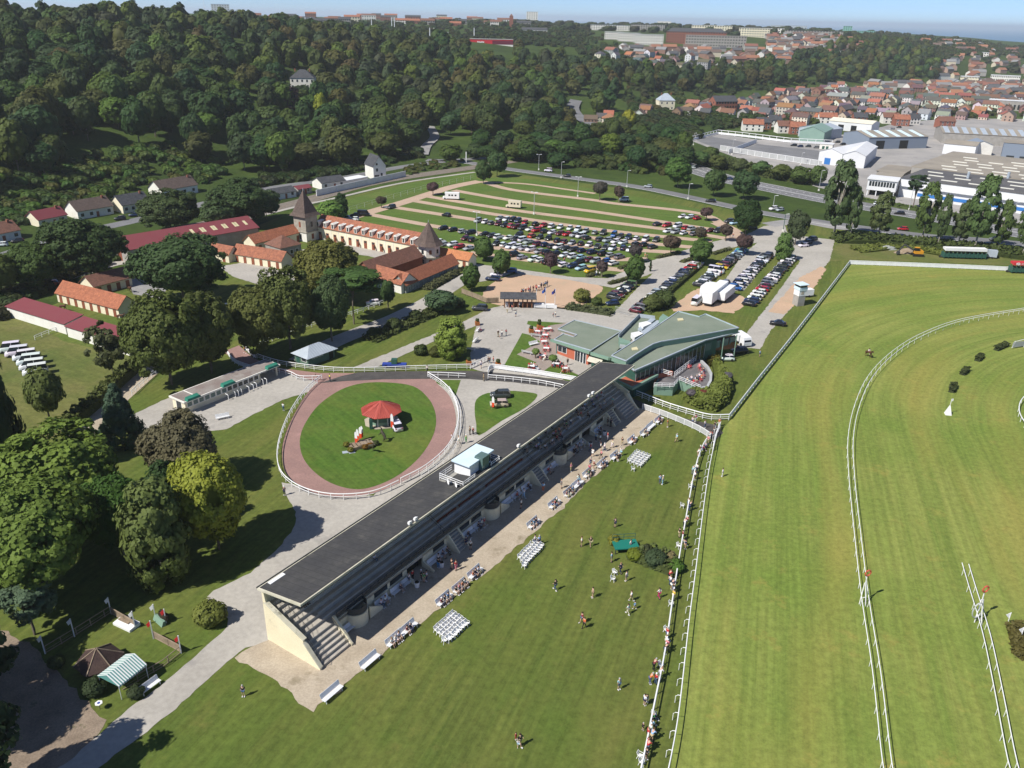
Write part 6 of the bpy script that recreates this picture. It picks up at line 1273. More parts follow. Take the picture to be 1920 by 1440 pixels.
CARS = {'hatchback': make_car('parked_car',4.0,1.76,.86,.95,1.47,(.24,.42,.86,.98)),'SUV': make_car('parked_car',4.4,1.86,.98,1.08,1.68,(.24,.40,.88,.985)),'saloon': make_car('parked_car',4.6,1.80,.86,.95,1.43,(.27,.44,.70,.86)),'estate': make_car('parked_car',4.6,1.80,.86,.95,1.48,(.26,.43,.88,.98)),'small van': make_car('parked_car',4.4,1.82,.98,1.12,1.85,(.18,.32,.93,.985)),'van': make_car('parked_van',5.2,2.0,1.1,1.35,2.3,(.12,.26,.95,.985))}
PAINT = [('black',(.010,.010,.012),17),('dark grey',(.045,.048,.052),20),('white',(.70,.71,.72),19),('silver',(.34,.36,.38),12),('grey',(.16,.17,.18),9),('dark blue',(.012,.025,.075),6),('red',(.40,.012,.02),5),('dark red',(.11,.012,.02),3),('blue',(.02,.10,.32),3)]
PCOL = {n: c for n,c,_ in PAINT}; PCOL.update(yellow=(.62,.42,.01),green=(.10,.17,.08),turquoise=(.04,.25,.30),beige=(.42,.38,.30),orange=(.50,.07,.03),cream=(.62,.56,.42),**{'pale blue': (.35,.55,.62)})
crand = random.Random(21)
def car(p,rz,label_tail,col=None,kind=None,group=None,z=.09):
    col = col or crand.choices([n for n,_,_ in PAINT],[w for _,_,w in PAINT])[0]; kind = kind or crand.choices(['hatchback','SUV','saloon','estate','small van'],(44,28,9,15,4))[0]
    s = crand.uniform(.96,1.04); r = stamp(CARS[kind],(p[0],p[1],z),rz,'%s %s %s' % (col,kind,label_tail),group,scale=(s * .92,s * .95,crand.uniform(.95,1.03)),cols={'body': jit(PCOL[col],.08),'roof': jit(PCOL[col],.08)}); r['category'] = 'van' if 'van' in kind else 'car'; return r
def row(name,pts,ang,group='cars in the grass car park',jitter=.07,cols={},kinds={}):
    for i,p in enumerate(pts):
        q = G(*p); a = ang if not callable(ang) else ang(i); car(q,a + crand.uniform(-jitter,jitter) + (math.pi if crand.random() < .35 else 0),'%s from the left in %s' % (nth(i + 1),name),cols.get(i),kinds.get(i),group)
def vang(a,b): d = G(*b) - G(*a); return math.atan2(d.y,d.x)
LANE = vang((900,418),(1230,455)); ECH = LANE + R(62); STR = LANE + R(86)
row('the rearmost full row of the grass park',[(896,417),(909,419),(921,421),(934,422),(946,425),(958,427),(1004,423),(1019,425),(1034,427),(1050,429),(1068,431),(1083,433),(1098,436),(1115,439),(1131,440),(1151,444),(1163,446),(1178,448),(1193,450),(1210,452),(1230,453)],STR,cols={3: 'dark red',8: 'white',10: 'white',17: 'dark blue',18: 'white',19: 'white',20: 'dark grey'})
row('the short row behind the grass park lines',[(937,412),(949,414),(961,415),(971,417),(984,420)],STR,cols={0: 'silver',1: 'white',4: 'red'})
row('the second row of the grass park',[(831,431),(849,434),(868,437),(882,439),(909,442),(922,445),(935,448),(954,449),(968,429),(980,431),(995,433),(1006,435),(1021,437),(1035,439),(1050,441),(1064,442),(1077,444),(1089,446),(1100,449),(1126,452),(1139,454),(1154,456),(1168,458),(1193,461),(1208,462),(1223,466)],ECH,cols={0: 'black',1: 'black',2: 'silver',3: 'black',6: 'white',8: 'dark red',10: 'white',11: 'red',14: 'dark red',15: 'red',17: 'white',20: 'silver',21: 'white',22: 'white',25: 'dark grey'},kinds={17: 'small van'})
row('the third row of the grass park',[(872,450),(885,453),(930,460),(944,462),(956,465),(973,443),(997,445),(1012,448),(1028,450),(1045,454),(1058,456),(1072,458),(1089,460),(1104,462),(1120,465),(1135,467),(1148,469),(1169,468),(1181,471)],STR,cols={0: 'dark red',1: 'black',3: 'white',4: 'white',6: 'orange',10: 'dark red',11: 'silver',16: 'white',17: 'dark blue'})
row('the fourth row of the grass park',[(826,456),(835,461),(849,462),(861,466),(880,469),(967,452),(981,453),(991,457),(1009,461),(1022,462),(1036,465),(1047,467),(1061,469),(1075,471),(1091,473),(1110,476),(1130,479),(1145,482),(1161,485)],ECH,cols={1: 'silver',2: 'white',3: 'red',6: 'white',7: 'silver',8: 'dark red',9: 'dark blue',11: 'white',13: 'dark grey',15: 'dark blue',16: 'black'},kinds={6: 'small van',2: 'SUV'})
row('the fifth row of the grass park',[(960,464),(970,467),(982,469),(995,471),(1011,475),(1026,477),(1041,479),(1058,482),(1075,484),(1090,486),(1104,491),(1086,494),(1116,493),(1135,493),(1150,497)],ECH,cols={0: 'white',1: 'white',2: 'silver',3: 'white',4: 'silver',7: 'white',8: 'white',9: 'pale blue',10: 'dark red',11: 'black',13: 'blue',14: 'white'})
row('the front row of the grass park',[(965,481),(979,486),(1000,490),(1014,491),(1026,495),(1044,496),(1058,500),(1073,502),(1089,506),(1106,511)],ECH,cols={0: 'black',1: 'silver',3: 'white',8: 'pale blue',9: 'yellow'},kinds={0: 'small van'})
row('the upper right group of the field',[(1232,423),(1250,425),(1270,427),(1286,430),(1297,432),(1315,433),(1332,435),(1346,436)],ECH,cols={2: 'white',3: 'red',4: 'silver',6: 'dark red',7: 'dark grey'}); row('the row under the plum trees at right',[(1252,436),(1266,438),(1282,440),(1301,442),(1316,444)],ECH,cols={0: 'white',1: 'silver',2: 'white',4: 'red'}); row('the trio at the top right of the field',[(1279,409),(1293,410),(1307,412)],ECH,cols={0: 'white',1: 'white',2: 'red'})
row('the group by the bright green tree',[(650,413),(664,414),(666,406),(682,405)],LANE + .3,cols={0: 'silver',1: 'white',2: 'black',3: 'black'},kinds={3: 'van'})
def line(a,b,n): return [(a[0] + (b[0] - a[0]) * t,a[1] + (b[1] - a[1]) * t) for t in [i / (n - 1) for i in range(n)]]
def perp(a,b): d = G(*b) - G(*a); return math.atan2(d.y,d.x) + math.pi / 2
def avenue(name,a,b,n,cols={},kinds={}):
    pa,pb = G(*a),G(*b)
    for i in range(n):
        q = pa + (pb - pa) * (i / (n - 1)); car(q,perp(a,b) + crand.uniform(-.06,.06) + (math.pi if crand.random() < .4 else 0),'%s from the top in %s' % (nth(i + 1),name),cols.get(i),kinds.get(i),'cars along the avenues')
avenue('the left row of the first avenue',(1181,537),(1150,561),6,{0: 'green',1: 'black',3: 'black',4: 'dark red'},{0: 'small van'}); car(G(1148,572),.3,'alone at the bottom of the first avenue','dark blue','hatchback')
avenue('the right row of the first avenue',(1308,496),(1191,586),22,{0: 'white',1: 'silver',9: 'white',13: 'white',14: 'silver',19: 'dark red',21: 'dark red',16: 'white',3: 'red'})
avenue('the left row of the middle avenue',(1391,472),(1311,537),18,{0: 'turquoise',1: 'blue',2: 'pale blue',9: 'yellow',11: 'white',12: 'white'},{11: 'van',9: 'estate'}); avenue('the right row of the middle avenue',(1438,481),(1378,543),17,{16: 'blue',4: 'white',8: 'white',11: 'white'}); avenue('the row beside the right-hand drive',(1482,486),(1404,573),19,{13: 'red',12: 'dark red',14: 'white',18: 'black',0: 'white'})
for lab,u,v,a,c,k in (('at the top end of the right-hand drive, first',1521,451,.3,'dark grey','estate'),('at the top end of the right-hand drive, second',1513,457,.3,'dark blue','hatchback'),('at the top end of the right-hand drive, third',1506,463,.3,'white','hatchback'),('waiting left of two at the junction',1450,394,.5,'white','SUV'),('waiting right of two at the junction',1462,396,.5,'silver','hatchback'),
        ('parked on the grass beside the forecourt',900,582,-.1,'dark grey','SUV'),('on the grass by the right-hand drive',1458,610,-.35,'black','saloon'),('beside the egg-shaped hornbeam',931,518,-.2,'white','hatchback'),('with striped doors below the white one by the hornbeam',924,526,-.25,'dark blue','estate'),('behind the hornbeam by the square',958,511,-.2,'blue','hatchback'),
        ('displayed beside the red pavilion',743,803,-1.15,'white','SUV'),('displayed on the island lawn, rear one',938,745,.1,'dark grey','SUV'),('displayed on the island lawn, front one',936,762,.08,'beige','hatchback'),('alone on the field below the motorhomes',837,406,-.5,'black','hatchback'),('hitched to a trailer beside the plum tree',734,391,1.0,'dark grey','SUV'),('parked under the plum tree by the road bend',1170,377,.2,'white','small van'),('left of two behind the pine',1367,418,.5,'dark grey','SUV'),('right of two behind the pine',1376,421,.5,'pale blue','hatchback'),('shaded beside the big pine',1409,430,.2,'black','SUV'),
        ('passing the lamp posts on the upper road',1063,332,-.35,'black','hatchback'),('at the slip lane of the upper road',1028,322,-.2,'white','small van'),('below the trees on the upper road',1215,352,-.35,'silver','hatchback'),('near the junction on the upper road',1332,379,-.35,'black','estate'),('with white roof on the road below the poplars',1692,432,-.12,'red','hatchback'),('at the right end of the road below the poplars',1866,452,-.1,'dark grey','SUV'),
        ('coming out of the trees on the dual carriageway',1298,316,-.45,'silver','hatchback'),('second on the dual carriageway',1366,337,-.4,'dark blue','saloon'),('behind the tall poplar on the dual carriageway',1601,386,-.3,'dark grey','hatchback'),('middle of the dual carriageway',1647,385,2.8,'white','estate'),('under the forked poplar on the dual carriageway',1686,402,-.3,'black','estate'),('right part of the dual carriageway',1836,418,-.2,'white','estate'),
        ('outside the blue-shuttered bungalow, left',226,413,.3,'black','SUV'),('outside the blue-shuttered bungalow, right',253,406,.3,'dark blue','saloon'),('at the left edge outside the bungalow',4,462,.3,'white','hatchback'),('beside the white garden walls of the bungalow',34,455,.4,'black','hatchback'),('half hidden under the chestnuts',425,580,.2,'white','hatchback'),('parked behind the umbrella pine on the service road',700,572,.3,'white','hatchback'),('under the restaurant\'s overhang',1361,676,.05,'white','hatchback'),('behind the restaurant tip',1386,662,.2,'black','hatchback'),('below the trees of the hill road',1077,218,1.9,'dark red','hatchback')):
    p = G(u,v); zz = .09
    if 'hill road' in lab: q = hit(u,v); p = q; zz = q.z + 2.1
    car(p,a,lab,c,k,z=zz)
for k,(u,v) in enumerate(((20,660),(34,667),(48,674),(57,683),(62,692),(68,702))): car(G(u,v),.45 + crand.uniform(-.05,.05),'in the meadow row behind the dark poplar, %s from the top' % nth(k + 1),'white','van','vans in the meadow')
car(G(78,738),1.2,'alone below the van row beside the olive tree','white','hatchback')
for k,(u,v) in enumerate(((1500,276),(1515,276),(1530,278),(1488,274),(1570,268),(1580,272),(1660,248),(1672,244),(1685,240),(1505,330),(1515,334))): car(G(u,v),crand.uniform(-.3,.3),'by the industrial sheds, %s of eleven' % nth(k + 1),None,None,'cars by the sheds')
# orange pickup
p = G(101,535); r = car(p,.35,'with open bed beside the lane at the stables','orange','saloon')
# motorhomes
def motorhome(u,v,rz,L,lab,c):
    p = G(u,v); r = thing('motorhome',lab,'motorhome',(p.x,p.y,.09),rz); cc = mat('coach_%s' % c[0],c[1],.5)
    mb = MB(); mb.hexa([(-L / 2 + 1.6,-1.1,.5),(L / 2,-1.1,.5),(L / 2,1.1,.5),(-L / 2 + 1.6,1.1,.5)],[(-L / 2 + .9,-1.05,2.9),(L / 2,-1.05,2.9),(L / 2,1.05,2.9),(-L / 2 + .9,1.05,2.9)]); mb.build('body',cc,r)
    mb = MB(); loft([(-L / 2,[(-.9,.4),(-.9,1.0),(.9,1.0),(.9,.4)]),(-L / 2 + .6,[(-1,.35),(-1,1.25),(1,1.25),(1,.35)]),(-L / 2 + 1.7,[(-1.02,.35),(-.95,2.1),(.95,2.1),(1.02,.35)])],mb); mb.build('cab',cc,r)
    mb = MB(); mb.hexa([(-L / 2 + .62,-.92,1.28),(-L / 2 + .7,-.92,1.28),(-L / 2 + .7,.92,1.28),(-L / 2 + .62,.92,1.28)],[(-L / 2 + 1.25,-.85,2.0),(-L / 2 + 1.33,-.85,2.0),(-L / 2 + 1.33,.85,2.0),(-L / 2 + 1.25,.85,2.0)]); mb.build('windscreen',M['car_glass'],r)
    for x in (-.6,.6,2.0): 
        if x < L / 2 - .5: mb = MB(); mb.bx(x - .35,x + .35,-1.13,1.13,1.6,2.2); mb.build('window',M['car_glass'],r)
    for x in (-L / 2 + 1.0,L / 2 - 1.4):
        for s in (-1,1): mb = MB(); mb.tube([(x,s * .95 - .12,.36),(x,s * .95 + .12,.36)],.36,12); mb.build('wheel',M['tyre'],r)
motorhome(846,374,-.08,7.0,'large white motorhome at the top left of the car park field',('white',(.78,.78,.77))); motorhome(963,390,-.25,6.2,'cream motorhome in the middle of the car park field',('cream',(.60,.55,.42)))
# broadcast lorry, trailers and white vans
def boxtruck(u,v,rz,L,H,lab,cab=True,name='box_lorry',w=2.5):
    p = G(u,v); r = thing(name,lab,'lorry' if cab else 'trailer',(p.x,p.y,.08),rz); wp = M['bench_white']
    mb = MB(); mb.bx(-L / 2 + (2.0 if cab else 0),L / 2,-w / 2,w / 2,.9,H); mb.build('box',wp,r); mb = MB(); mb.bx(-L / 2 + (1.8 if cab else .2),L / 2 - .1,-w / 2 + .2,w / 2 - .2,.55,.89); mb.build('chassis',M['dark_metal'],r)
    if cab:
        mb = MB(); loft([(-L / 2,[(-1.1,.4),(-1.1,1.2),(1.1,1.2),(1.1,.4)]),(-L / 2 + .4,[(-1.15,.4),(-1.05,2.3),(1.05,2.3),(1.15,.4)]),(-L / 2 + 1.8,[(-1.15,.4),(-1.05,2.5),(1.05,2.5),(1.15,.4)])],mb); mb.build('cab',wp,r); mb = MB(); mb.hexa([(-L / 2 + .02,-.95,1.3),(-L / 2 + .1,-.95,1.3),(-L / 2 + .1,.95,1.3),(-L / 2 + .02,.95,1.3)],[(-L / 2 + .34,-.92,2.1),(-L / 2 + .42,-.92,2.1),(-L / 2 + .42,.92,2.1),(-L / 2 + .34,.92,2.1)]); mb.build('windscreen',M['car_glass'],r)
    for x in ([-L / 2 + 1.0] if cab else []) + [L / 2 - 1.4] + ([L / 2 - 2.5,L / 2 - 3.6] if L > 9 else []):
        for s in (-1,1): mb = MB(); mb.tube([(x,s * (w / 2 - .2) - .14,.45),(x,s * (w / 2 - .2) + .14,.45)],.45,12); mb.build('wheel',M['tyre'],r)
    return r
av = vang((1340,560),(1440,480)) + math.pi
r = boxtruck(1340,563,av,13.5,3.9,'long white broadcast trailer, taller of the lorries on the sand bay',False,'broadcast_trailer'); mb = MB(); mb.bx(-6.8,-6.74,-.9,.9,1.0,3.2); mb.build('rear_door',M['dark_void'],r); mb = MB(); mb.bx(-4.5,3.5,-3.4,-1.26,1.0,3.6); mb.build('side_extension',M['bench_white'],r)
r = boxtruck(1327,553,av,7.0,3.2,'white box lorry behind the broadcast trailer',True); car(G(1306,570),av,'high-roofed on the sand bay beside the broadcast trailer','white','van'); r = boxtruck(1360,561,av,9,3.0,'white side trailer parked right of the broadcast trailer',False,'side_trailer',2.2); car(G(1361,535),av,'behind the broadcast trailer','grey','SUV')
boxtruck(1390,645,1.9,5.0,2.4,'white lorry at the tip of the restaurant building',True)
p = G(727,391); r = thing('flat_trailer','small open trailer behind the dark car by the plum tree','trailer',(p.x,p.y,.08),LANE); mb = MB(); mb.bx(-1.4,1.4,-.8,.8,.5,.62); mb.build('bed',M['steel'],r)
for s in (-1,1): mb = MB(); mb.tube([(0,s * .85 - .08,.3),(0,s * .85 + .08,.3)],.3,10); mb.build('wheel',M['tyre'],r)
for c_ in CARS.values(): drop_proto(c_)
# timekeeper tower with trailer
p = G(1496,572); r = thing('judges_tower','grey and white judges\' tower with pale green cabin beside the track','tower',(p.x,p.y,.05),.35); r.scale = (.85,.85,.8)
mb = MB(); mb.bx(-1.3,1.3,-1.3,1.3,0,3.6); mb.build('base',M['wall_grey'],r); mb = MB(); mb.bx(-1.36,1.36,-1.36,1.36,3.6,5.6); mb.build('middle_storey',M['white_paint'],r); mb = MB(); mb.bx(-1.5,1.5,-1.5,1.5,5.6,6.6); mb.build('cabin',M['pale_blue'],r); mb = MB(); mb.bx(-1.35,1.35,-1.35,1.35,6.6,7.4); mb.build('windows',M['car_glass'],r); mb = MB(); mb.bx(-1.8,1.8,-1.8,1.8,7.4,7.6); mb.build('roof',M['pale_blue'],r); mb = MB(); mb.bx(-.6,.5,-1.4,-1.35,4.1,5.2); mb.build('poster',M['sandstone'],r)
p = G(1513,556); r = thing('cargo_trailer','white boxed trailer behind the judges\' tower','trailer',(p.x,p.y,.05),.3); mb = MB(); mb.bx(-1.4,1.4,-.9,.9,.5,2.2); mb.build('box',M['white_paint'],r)
for s in (-1,1): mb = MB(); mb.tube([(0,s * .95 - .08,.32),(0,s * .95 + .08,.32)],.32,10); mb.build('wheel',M['tyre'],r)
# starting gates
def gate(u,v,L,lab,roofm,z=.05,rz=-.03,txt=None):
    p = G(u,v); r = thing('starting_gate',lab,'starting gate',(p.x,p.y,z),rz); n = int(L / 1.25)
    mb = MB(); mb.hexa([(-L / 2,-1.2,2.6),(L / 2,-1.2,2.6),(L / 2,1.0,2.9),(-L / 2,1.0,2.9)],[(-L / 2,-1.2,3.5),(L / 2,-1.2,3.5),(L / 2,1.0,3.5),(-L / 2,1.0,3.5)]); rf = mb.build('canopy',M[roofm],r)
    for k in range(n + 1): mb = MB(); x = -L / 2 + L * k / n; mb.bx(x - .08,x + .08,-1.4,1.2,.3,2.0); mb.bx(x - .05,x + .05,-.1,.1,2.0,2.7); mb.build('stall_divider',M['green_dark'],r)
    for k in range(n): mb = MB(); x = -L / 2 + L * (k + .5) / n; mb.bx(x - L / n * .42,x + L / n * .42,-1.3,-1.24,.5,1.7); mb.build('stall_door',M['green_dark'],r)
    mb = MB(); mb.bx(-L / 2 - 1,L / 2 + .4,-.3,.3,.25,.5); mb.build('chassis',M['dark_metal'],r)
    for x in (-L / 2 - .8,L / 2 + .2): mb = MB(); mb.tube([(x,-.15,.35),(x,.15,.35)],.35,10); mb.build('wheel',M['tyre'],r)
    if txt:
        for cx,rx,ry in ((0,.62,.38),(0,.24,.36),(0,.5,.16)): q = MB(); q.tube([(-L / 2 + 1.3 + cx + rx * math.cos(a),-1.24,3.05 + ry * math.sin(a)) for a in [6.2832 * i / 16 for i in range(17)]],.05,5); q.build('emblem',M['white_paint'],r)
        text(txt,.8,r,(-L / 2 + 2.6,-1.24,2.75),(R(90),0,0),M['white_paint'])
gate(1805,484,13.5,'green starting gate with a long white canopy beyond the track rail','white_paint'); gate(1935,512,14,'green starting gate with red canopy cut by the right edge','red_cloth',txt='H')
p = G(1858,484); r = thing('generator_trailer','grey boxed generator trailer right of the starting gate','trailer',(p.x,p.y,.05),-.3); mb = MB(); mb.bx(-1.4,1.4,-.9,.9,.5,2.7); mb.build('box',M['zinc'],r)
for s in (-1,1): mb = MB(); mb.tube([(0,s * .95 - .08,.32),(0,s * .95 + .08,.32)],.32,10); mb.build('wheel',M['tyre'],r)
# excavator and mounds
mat('digger_yellow',(.62,.28,.02),.5); p = G(1719,480); r = thing('excavator','orange-yellow tracked excavator with folded arm beside the spoil heap','excavator',(p.x,p.y,.05),-.08)
for s in (-1,1): mb = MB(); mb.yprism([(s * 1.0 - .25,.05),(s * 1.0 + .25,.05),(s * 1.0 + .25,.75),(s * 1.0 - .25,.75)],-1.7,1.7); mb.build('track',M['tyre'],r)
mb = MB(); mb.bx(-1.2,1.5,-1.1,1.1,.9,1.9); mb.build('body',M['digger_yellow'],r); mb = MB(); mb.bx(-1.3,.1,-1.1,.0,1.9,2.9); mb.build('cab',M['car_glass'],r); mb = MB(); mb.bx(-1.35,.15,-1.15,.05,2.9,3.0); mb.build('cab_roof',M['digger_yellow'],r)
mb = MB(); mb.bar((-1.0,.3,1.7),(-4.6,.3,3.6),.4,.5); mb.build('boom',M['dark_metal'],r); mb = MB(); mb.bar((-4.6,.3,3.6),(-6.0,.3,1.4),.3,.4); mb.build('stick',M['dark_metal'],r); mb = MB(); mb.hexa([(-6.6,-.3,.4),(-5.6,-.3,.5),(-5.6,.9,.5),(-6.6,.9,.4)],[(-6.4,-.3,1.3),(-5.8,-.3,1.4),(-5.8,.9,1.4),(-6.4,.9,1.3)]); mb.build('bucket',M['dark_metal'],r)
mat('spoil',(.24,.18,.12),.98,(.32,.26,.19),.8,fine=.2); mat('gravel_heap',(.25,.27,.25),.98,(.32,.33,.31),.9,fine=.2)
def mound(u,v,rx,ry,h,m,lab,nm):
    p = G(u,v); mb = MB(); g = random.Random(int(u)); n,k = 14,5; vs = []; fs = []
    for j in range(k + 1):
        for i in range(n): t = j / k; q = g.uniform(.85,1.15); vs.append((rx * (1 - t) * math.cos(6.283 * i / n) * q,ry * (1 - t) * math.sin(6.283 * i / n) * q,h * (1 - (1 - t) ** 1.6) * g.uniform(.85,1.1) if j else -.1))
    for j in range(k):
        for i in range(n): fs.append((j * n + i,j * n + (i + 1) % n,(j + 1) * n + (i + 1) % n,(j + 1) * n + i))
    mb.add(vs,fs); o = mb.build(nm,M[m],None,True); o.location = (p.x,p.y,.05); meta(o,lab,'heap')
mound(1700,474,4.5,2.2,1.6,'spoil','brown spoil heap behind the excavator arm','spoil_heap'); mound(1664,467,3.6,2.0,1.2,'gravel_heap','grey-green gravel heap left of the excavator','gravel_heap')
# ================================================================== people on the course
CC = dict(white=(.72,.72,.72),black=(.012,.012,.014),navy=(.018,.025,.07),blue=(.06,.22,.45),skyblue=(.30,.52,.68),red=(.45,.025,.03),orange=(.58,.15,.05),pink=(.62,.20,.24),magenta=(.52,.02,.16),grey=(.22,.23,.24),beige=(.42,.33,.22),green=(.06,.25,.09),yellow=(.62,.50,.06),brown=(.13,.07,.04),denim=(.07,.11,.20),khaki=(.24,.21,.12),maroon=(.20,.02,.04),cream=(.62,.55,.42),turquoise=(.05,.36,.42),lilac=(.45,.36,.55))
CNAME = {'skyblue': 'pale blue','denim': 'denim'}
prand = random.Random(31); SH = ['white'] * 8 + ['black'] * 4 + ['navy'] * 3 + ['blue','skyblue','skyblue','red','red','pink','grey','grey','beige','green','orange','cream','maroon','lilac']; LO = ['denim'] * 4 + ['navy'] * 3 + ['black'] * 3 + ['beige','khaki','white','grey','cream']
HAIRC = [('dark-haired',(.02,.012,.008)),('dark-haired',(.035,.02,.012)),('fair-haired',(.24,.15,.07)),('grey-haired',(.36,.35,.34)),('white-capped',(.75,.75,.75)),('brown-haired',(.09,.045,.02))]
PEOPLE = 0
def person(p,z,rz,pose,where,sh=None,lo=None,low=None,hair=None,s=1.0,group=None):
    global PEOPLE; PEOPLE += 1
    sh = sh or prand.choice(SH); lo = lo or prand.choice(LO); low = low or ('shorts' if prand.random() < .45 else 'trousers'); hn,hc = hair or prand.choice(HAIRC); s *= prand.uniform(.96,1.04)
    act = {'stand': 'standing','walk': 'walking','lean': 'leaning','phone': 'holding something up','sit': 'seated'}[pose]
    who = 'child' if s < .8 else 'person'; c1,c2 = CNAME.get(sh,sh),CNAME.get(lo,lo)
    for lab in ('%s in %s top and %s %s, %s %s' % (who,c1,c2,low,act,where),'%s in %s top, %s %s' % (who,c1,act,where),'%s in %s top %s' % (who,c1,where)):
        if len(lab.split()) <= 16: break
    r = stamp(POSES[pose][low],(p[0],p[1],z),rz,lab,group,scale=s,cols={'shirt': jit(CC[sh],.1),low: jit(CC[lo],.1),'hair': hc,'shoe': prand.choice([(.7,.7,.7),(.03,.03,.03),(.6,.6,.58)])}); return r
def ppl(where,L,group=None,z=.05):
    cnt = len(L)
    for i,q in enumerate(L):
        u,v,pose,sh = q[0],q[1],q[2],q[3]; lo = q[4] if len(q) > 4 else None; s = q[5] if len(q) > 5 else 1.0; rz = q[6] if len(q) > 6 else prand.uniform(0,6.28)
        person(G(u,v),z,rz,pose,(where % nth(i + 1)) if '%s' in where else where,sh,lo,None,None,s,group)
RZT = GSA + math.pi * .0     # facing the track: -Y of the grandstand frame
ppl('on the open lawn, %s of the strollers',[(457,1306,'stand','black','denim'),(975,1399,'walk','black','khaki'),(967,1387,'stand','red','red',.62),(971,1401,'walk','white','skyblue',.6),(1160,1293,'stand','skyblue','denim'),(1208,1323,'stand','white','navy'),(1213,1318,'stand','beige','white',.7),(1205,1370,'stand','black','black',.7),(1153,989,'phone','navy','navy'),(1090,1025,'stand','white','khaki'),(1107,1025,'walk','black','beige'),
    (1041,1107,'walk','black','denim'),(1111,1121,'stand','beige','khaki'),(1091,1168,'walk','maroon','denim'),(1095,1178,'walk','orange','black'),(1177,1152,'walk','white','cream'),(1190,1142,'walk','blue','blue',.72),(1183,1127,'walk','white','beige'),(1146,1054,'stand','skyblue','grey'),(1163,1075,'walk','navy','navy'),(1174,1090,'stand','white','grey'),(1235,1122,'walk','white','magenta'),(1268,829,'walk','skyblue','beige'),(1251,801,'stand','orange','beige'),(1237,907,'stand','skyblue','denim'),(1242,909,'stand','cream','skyblue'),(1003,1021,'stand','white','denim'),(1011,1022,'stand','skyblue','navy'),(1182,1030,'stand','white','denim')],'people on the lawn')
ppl('on the track turf near the gate',[(1354,894,'stand','white','white')]); ppl('beside the restaurant on the far lawn',[(1424,669,'stand','skyblue','denim')])
ppl('on the gravel apron, %s of the crowd there',[(1070,885,'phone','pink','beige'),(1105,886,'stand','magenta','black'),(1113,880,'stand','maroon','beige'),(1107,875,'stand','navy','denim'),(1052,916,'stand','grey','grey'),(1084,907,'walk','white','skyblue'),(1018,922,'stand','skyblue','orange'),(1111,857,'walk','white','white'),(1127,860,'walk','pink','black'),(1133,847,'walk','white','denim'),(1126,846,'stand','white','black'),(1148,840,'walk','cream','white'),(1166,836,'walk','black','beige'),(1164,855,'stand','white','skyblue'),(1159,866,'stand','black','black'),(1139,826,'stand','red','white'),
    (1125,831,'stand','white','black'),(1117,828,'stand','skyblue','navy'),(1107,847,'walk','red','denim'),(1076,856,'stand','black','black'),(1086,847,'stand','white','grey'),(1079,850,'stand','cream','black'),(882,1031,'stand','white','black'),(874,1025,'stand','navy','navy'),(847,1067,'stand','black','beige'),(855,1070,'stand','red','pink'),(822,1066,'stand','black','blue'),(767,1094,'stand','white','denim'),(774,1088,'stand','red','black'),(790,1088,'stand','black','black'),(795,1093,'stand','green','beige'),(800,1090,'stand','white','navy'),(977,954,'stand','white','black'),(982,934,'walk','white','skyblue'),(1145,800,'stand','navy','black'),(1139,798,'stand','black','black')],'crowd on the apron',z=.08)
ppl('on the forecourt, %s of those there',[(951,587,'walk','white','beige'),(960,583,'stand','red','black'),(967,594,'stand','white','denim'),(934,632,'stand','black','beige'),(937,636,'stand','orange','beige',.6),(941,632,'walk','white','navy'),(949,630,'stand','maroon','grey'),(1037,595,'stand','pink','black',.75),(1041,595,'stand','white','denim'),(915,682,'stand','navy','black'),(918,682,'stand','brown','denim'),(925,682,'stand','red','navy'),(902,690,'walk','white','denim'),(1064,685,'stand','black','black'),(954,576,'stand','grey','lilac'),(973,577,'stand','white','white'),(900,622,'sit','lilac','pink'),(1056,700,'sit','black','red'),(996,690,'sit','navy','navy')],'people on the forecourt',z=.07)
qa,qb = G(974,555),G(1027,538)
for i in range(20): q = qa + (qb - qa) * (i / 19) + Vector((prand.uniform(-.5,.5),prand.uniform(-.7,.7))); person(q,.06,prand.uniform(2.5,4),'stand','in the queue on the sand square, %s from the kiosk' % nth(i + 1),prand.choice(['red','red','white','navy','black','pink','blue','maroon']),group='queue at the entrance')
ppl('beside the parade ring, %s of those there',[(619,716,'stand','yellow','navy'),(801,699,'walk','white','black'),(907,715,'stand','khaki','khaki'),(881,815,'stand','beige','black'),(887,816,'stand','maroon','black'),(874,831,'stand','green','green'),(860,834,'walk','white','white'),(847,828,'stand','white','beige'),(532,771,'stand','white','denim'),(534,929,'stand','navy','navy'),(592,708,'stand','black','black',.6),(460,663,'walk','orange','denim')],'people round the parade ring',z=.09)
ppl('on the walk to the track, %s there',[(1304,792,'stand','pink','white'),(1298,797,'stand','white','denim'),(1321,803,'stand','white','denim'),(1339,806,'stand','black','grey'),(1348,800,'stand','orange','beige'),(1332,822,'lean','red','denim')],z=.09)
ppl('on the avenue tarmac by the hedge, %s',[(1118,518,'walk','white','denim'),(1124,519,'walk','white','black'),(1209,485,'walk','orange','beige'),(1213,486,'walk','beige','khaki'),(1058,493,'stand','red','navy'),(1368,446,'walk','red','grey'),(1374,446,'walk','orange','denim'),(1352,518,'stand','red','navy')],z=.09)
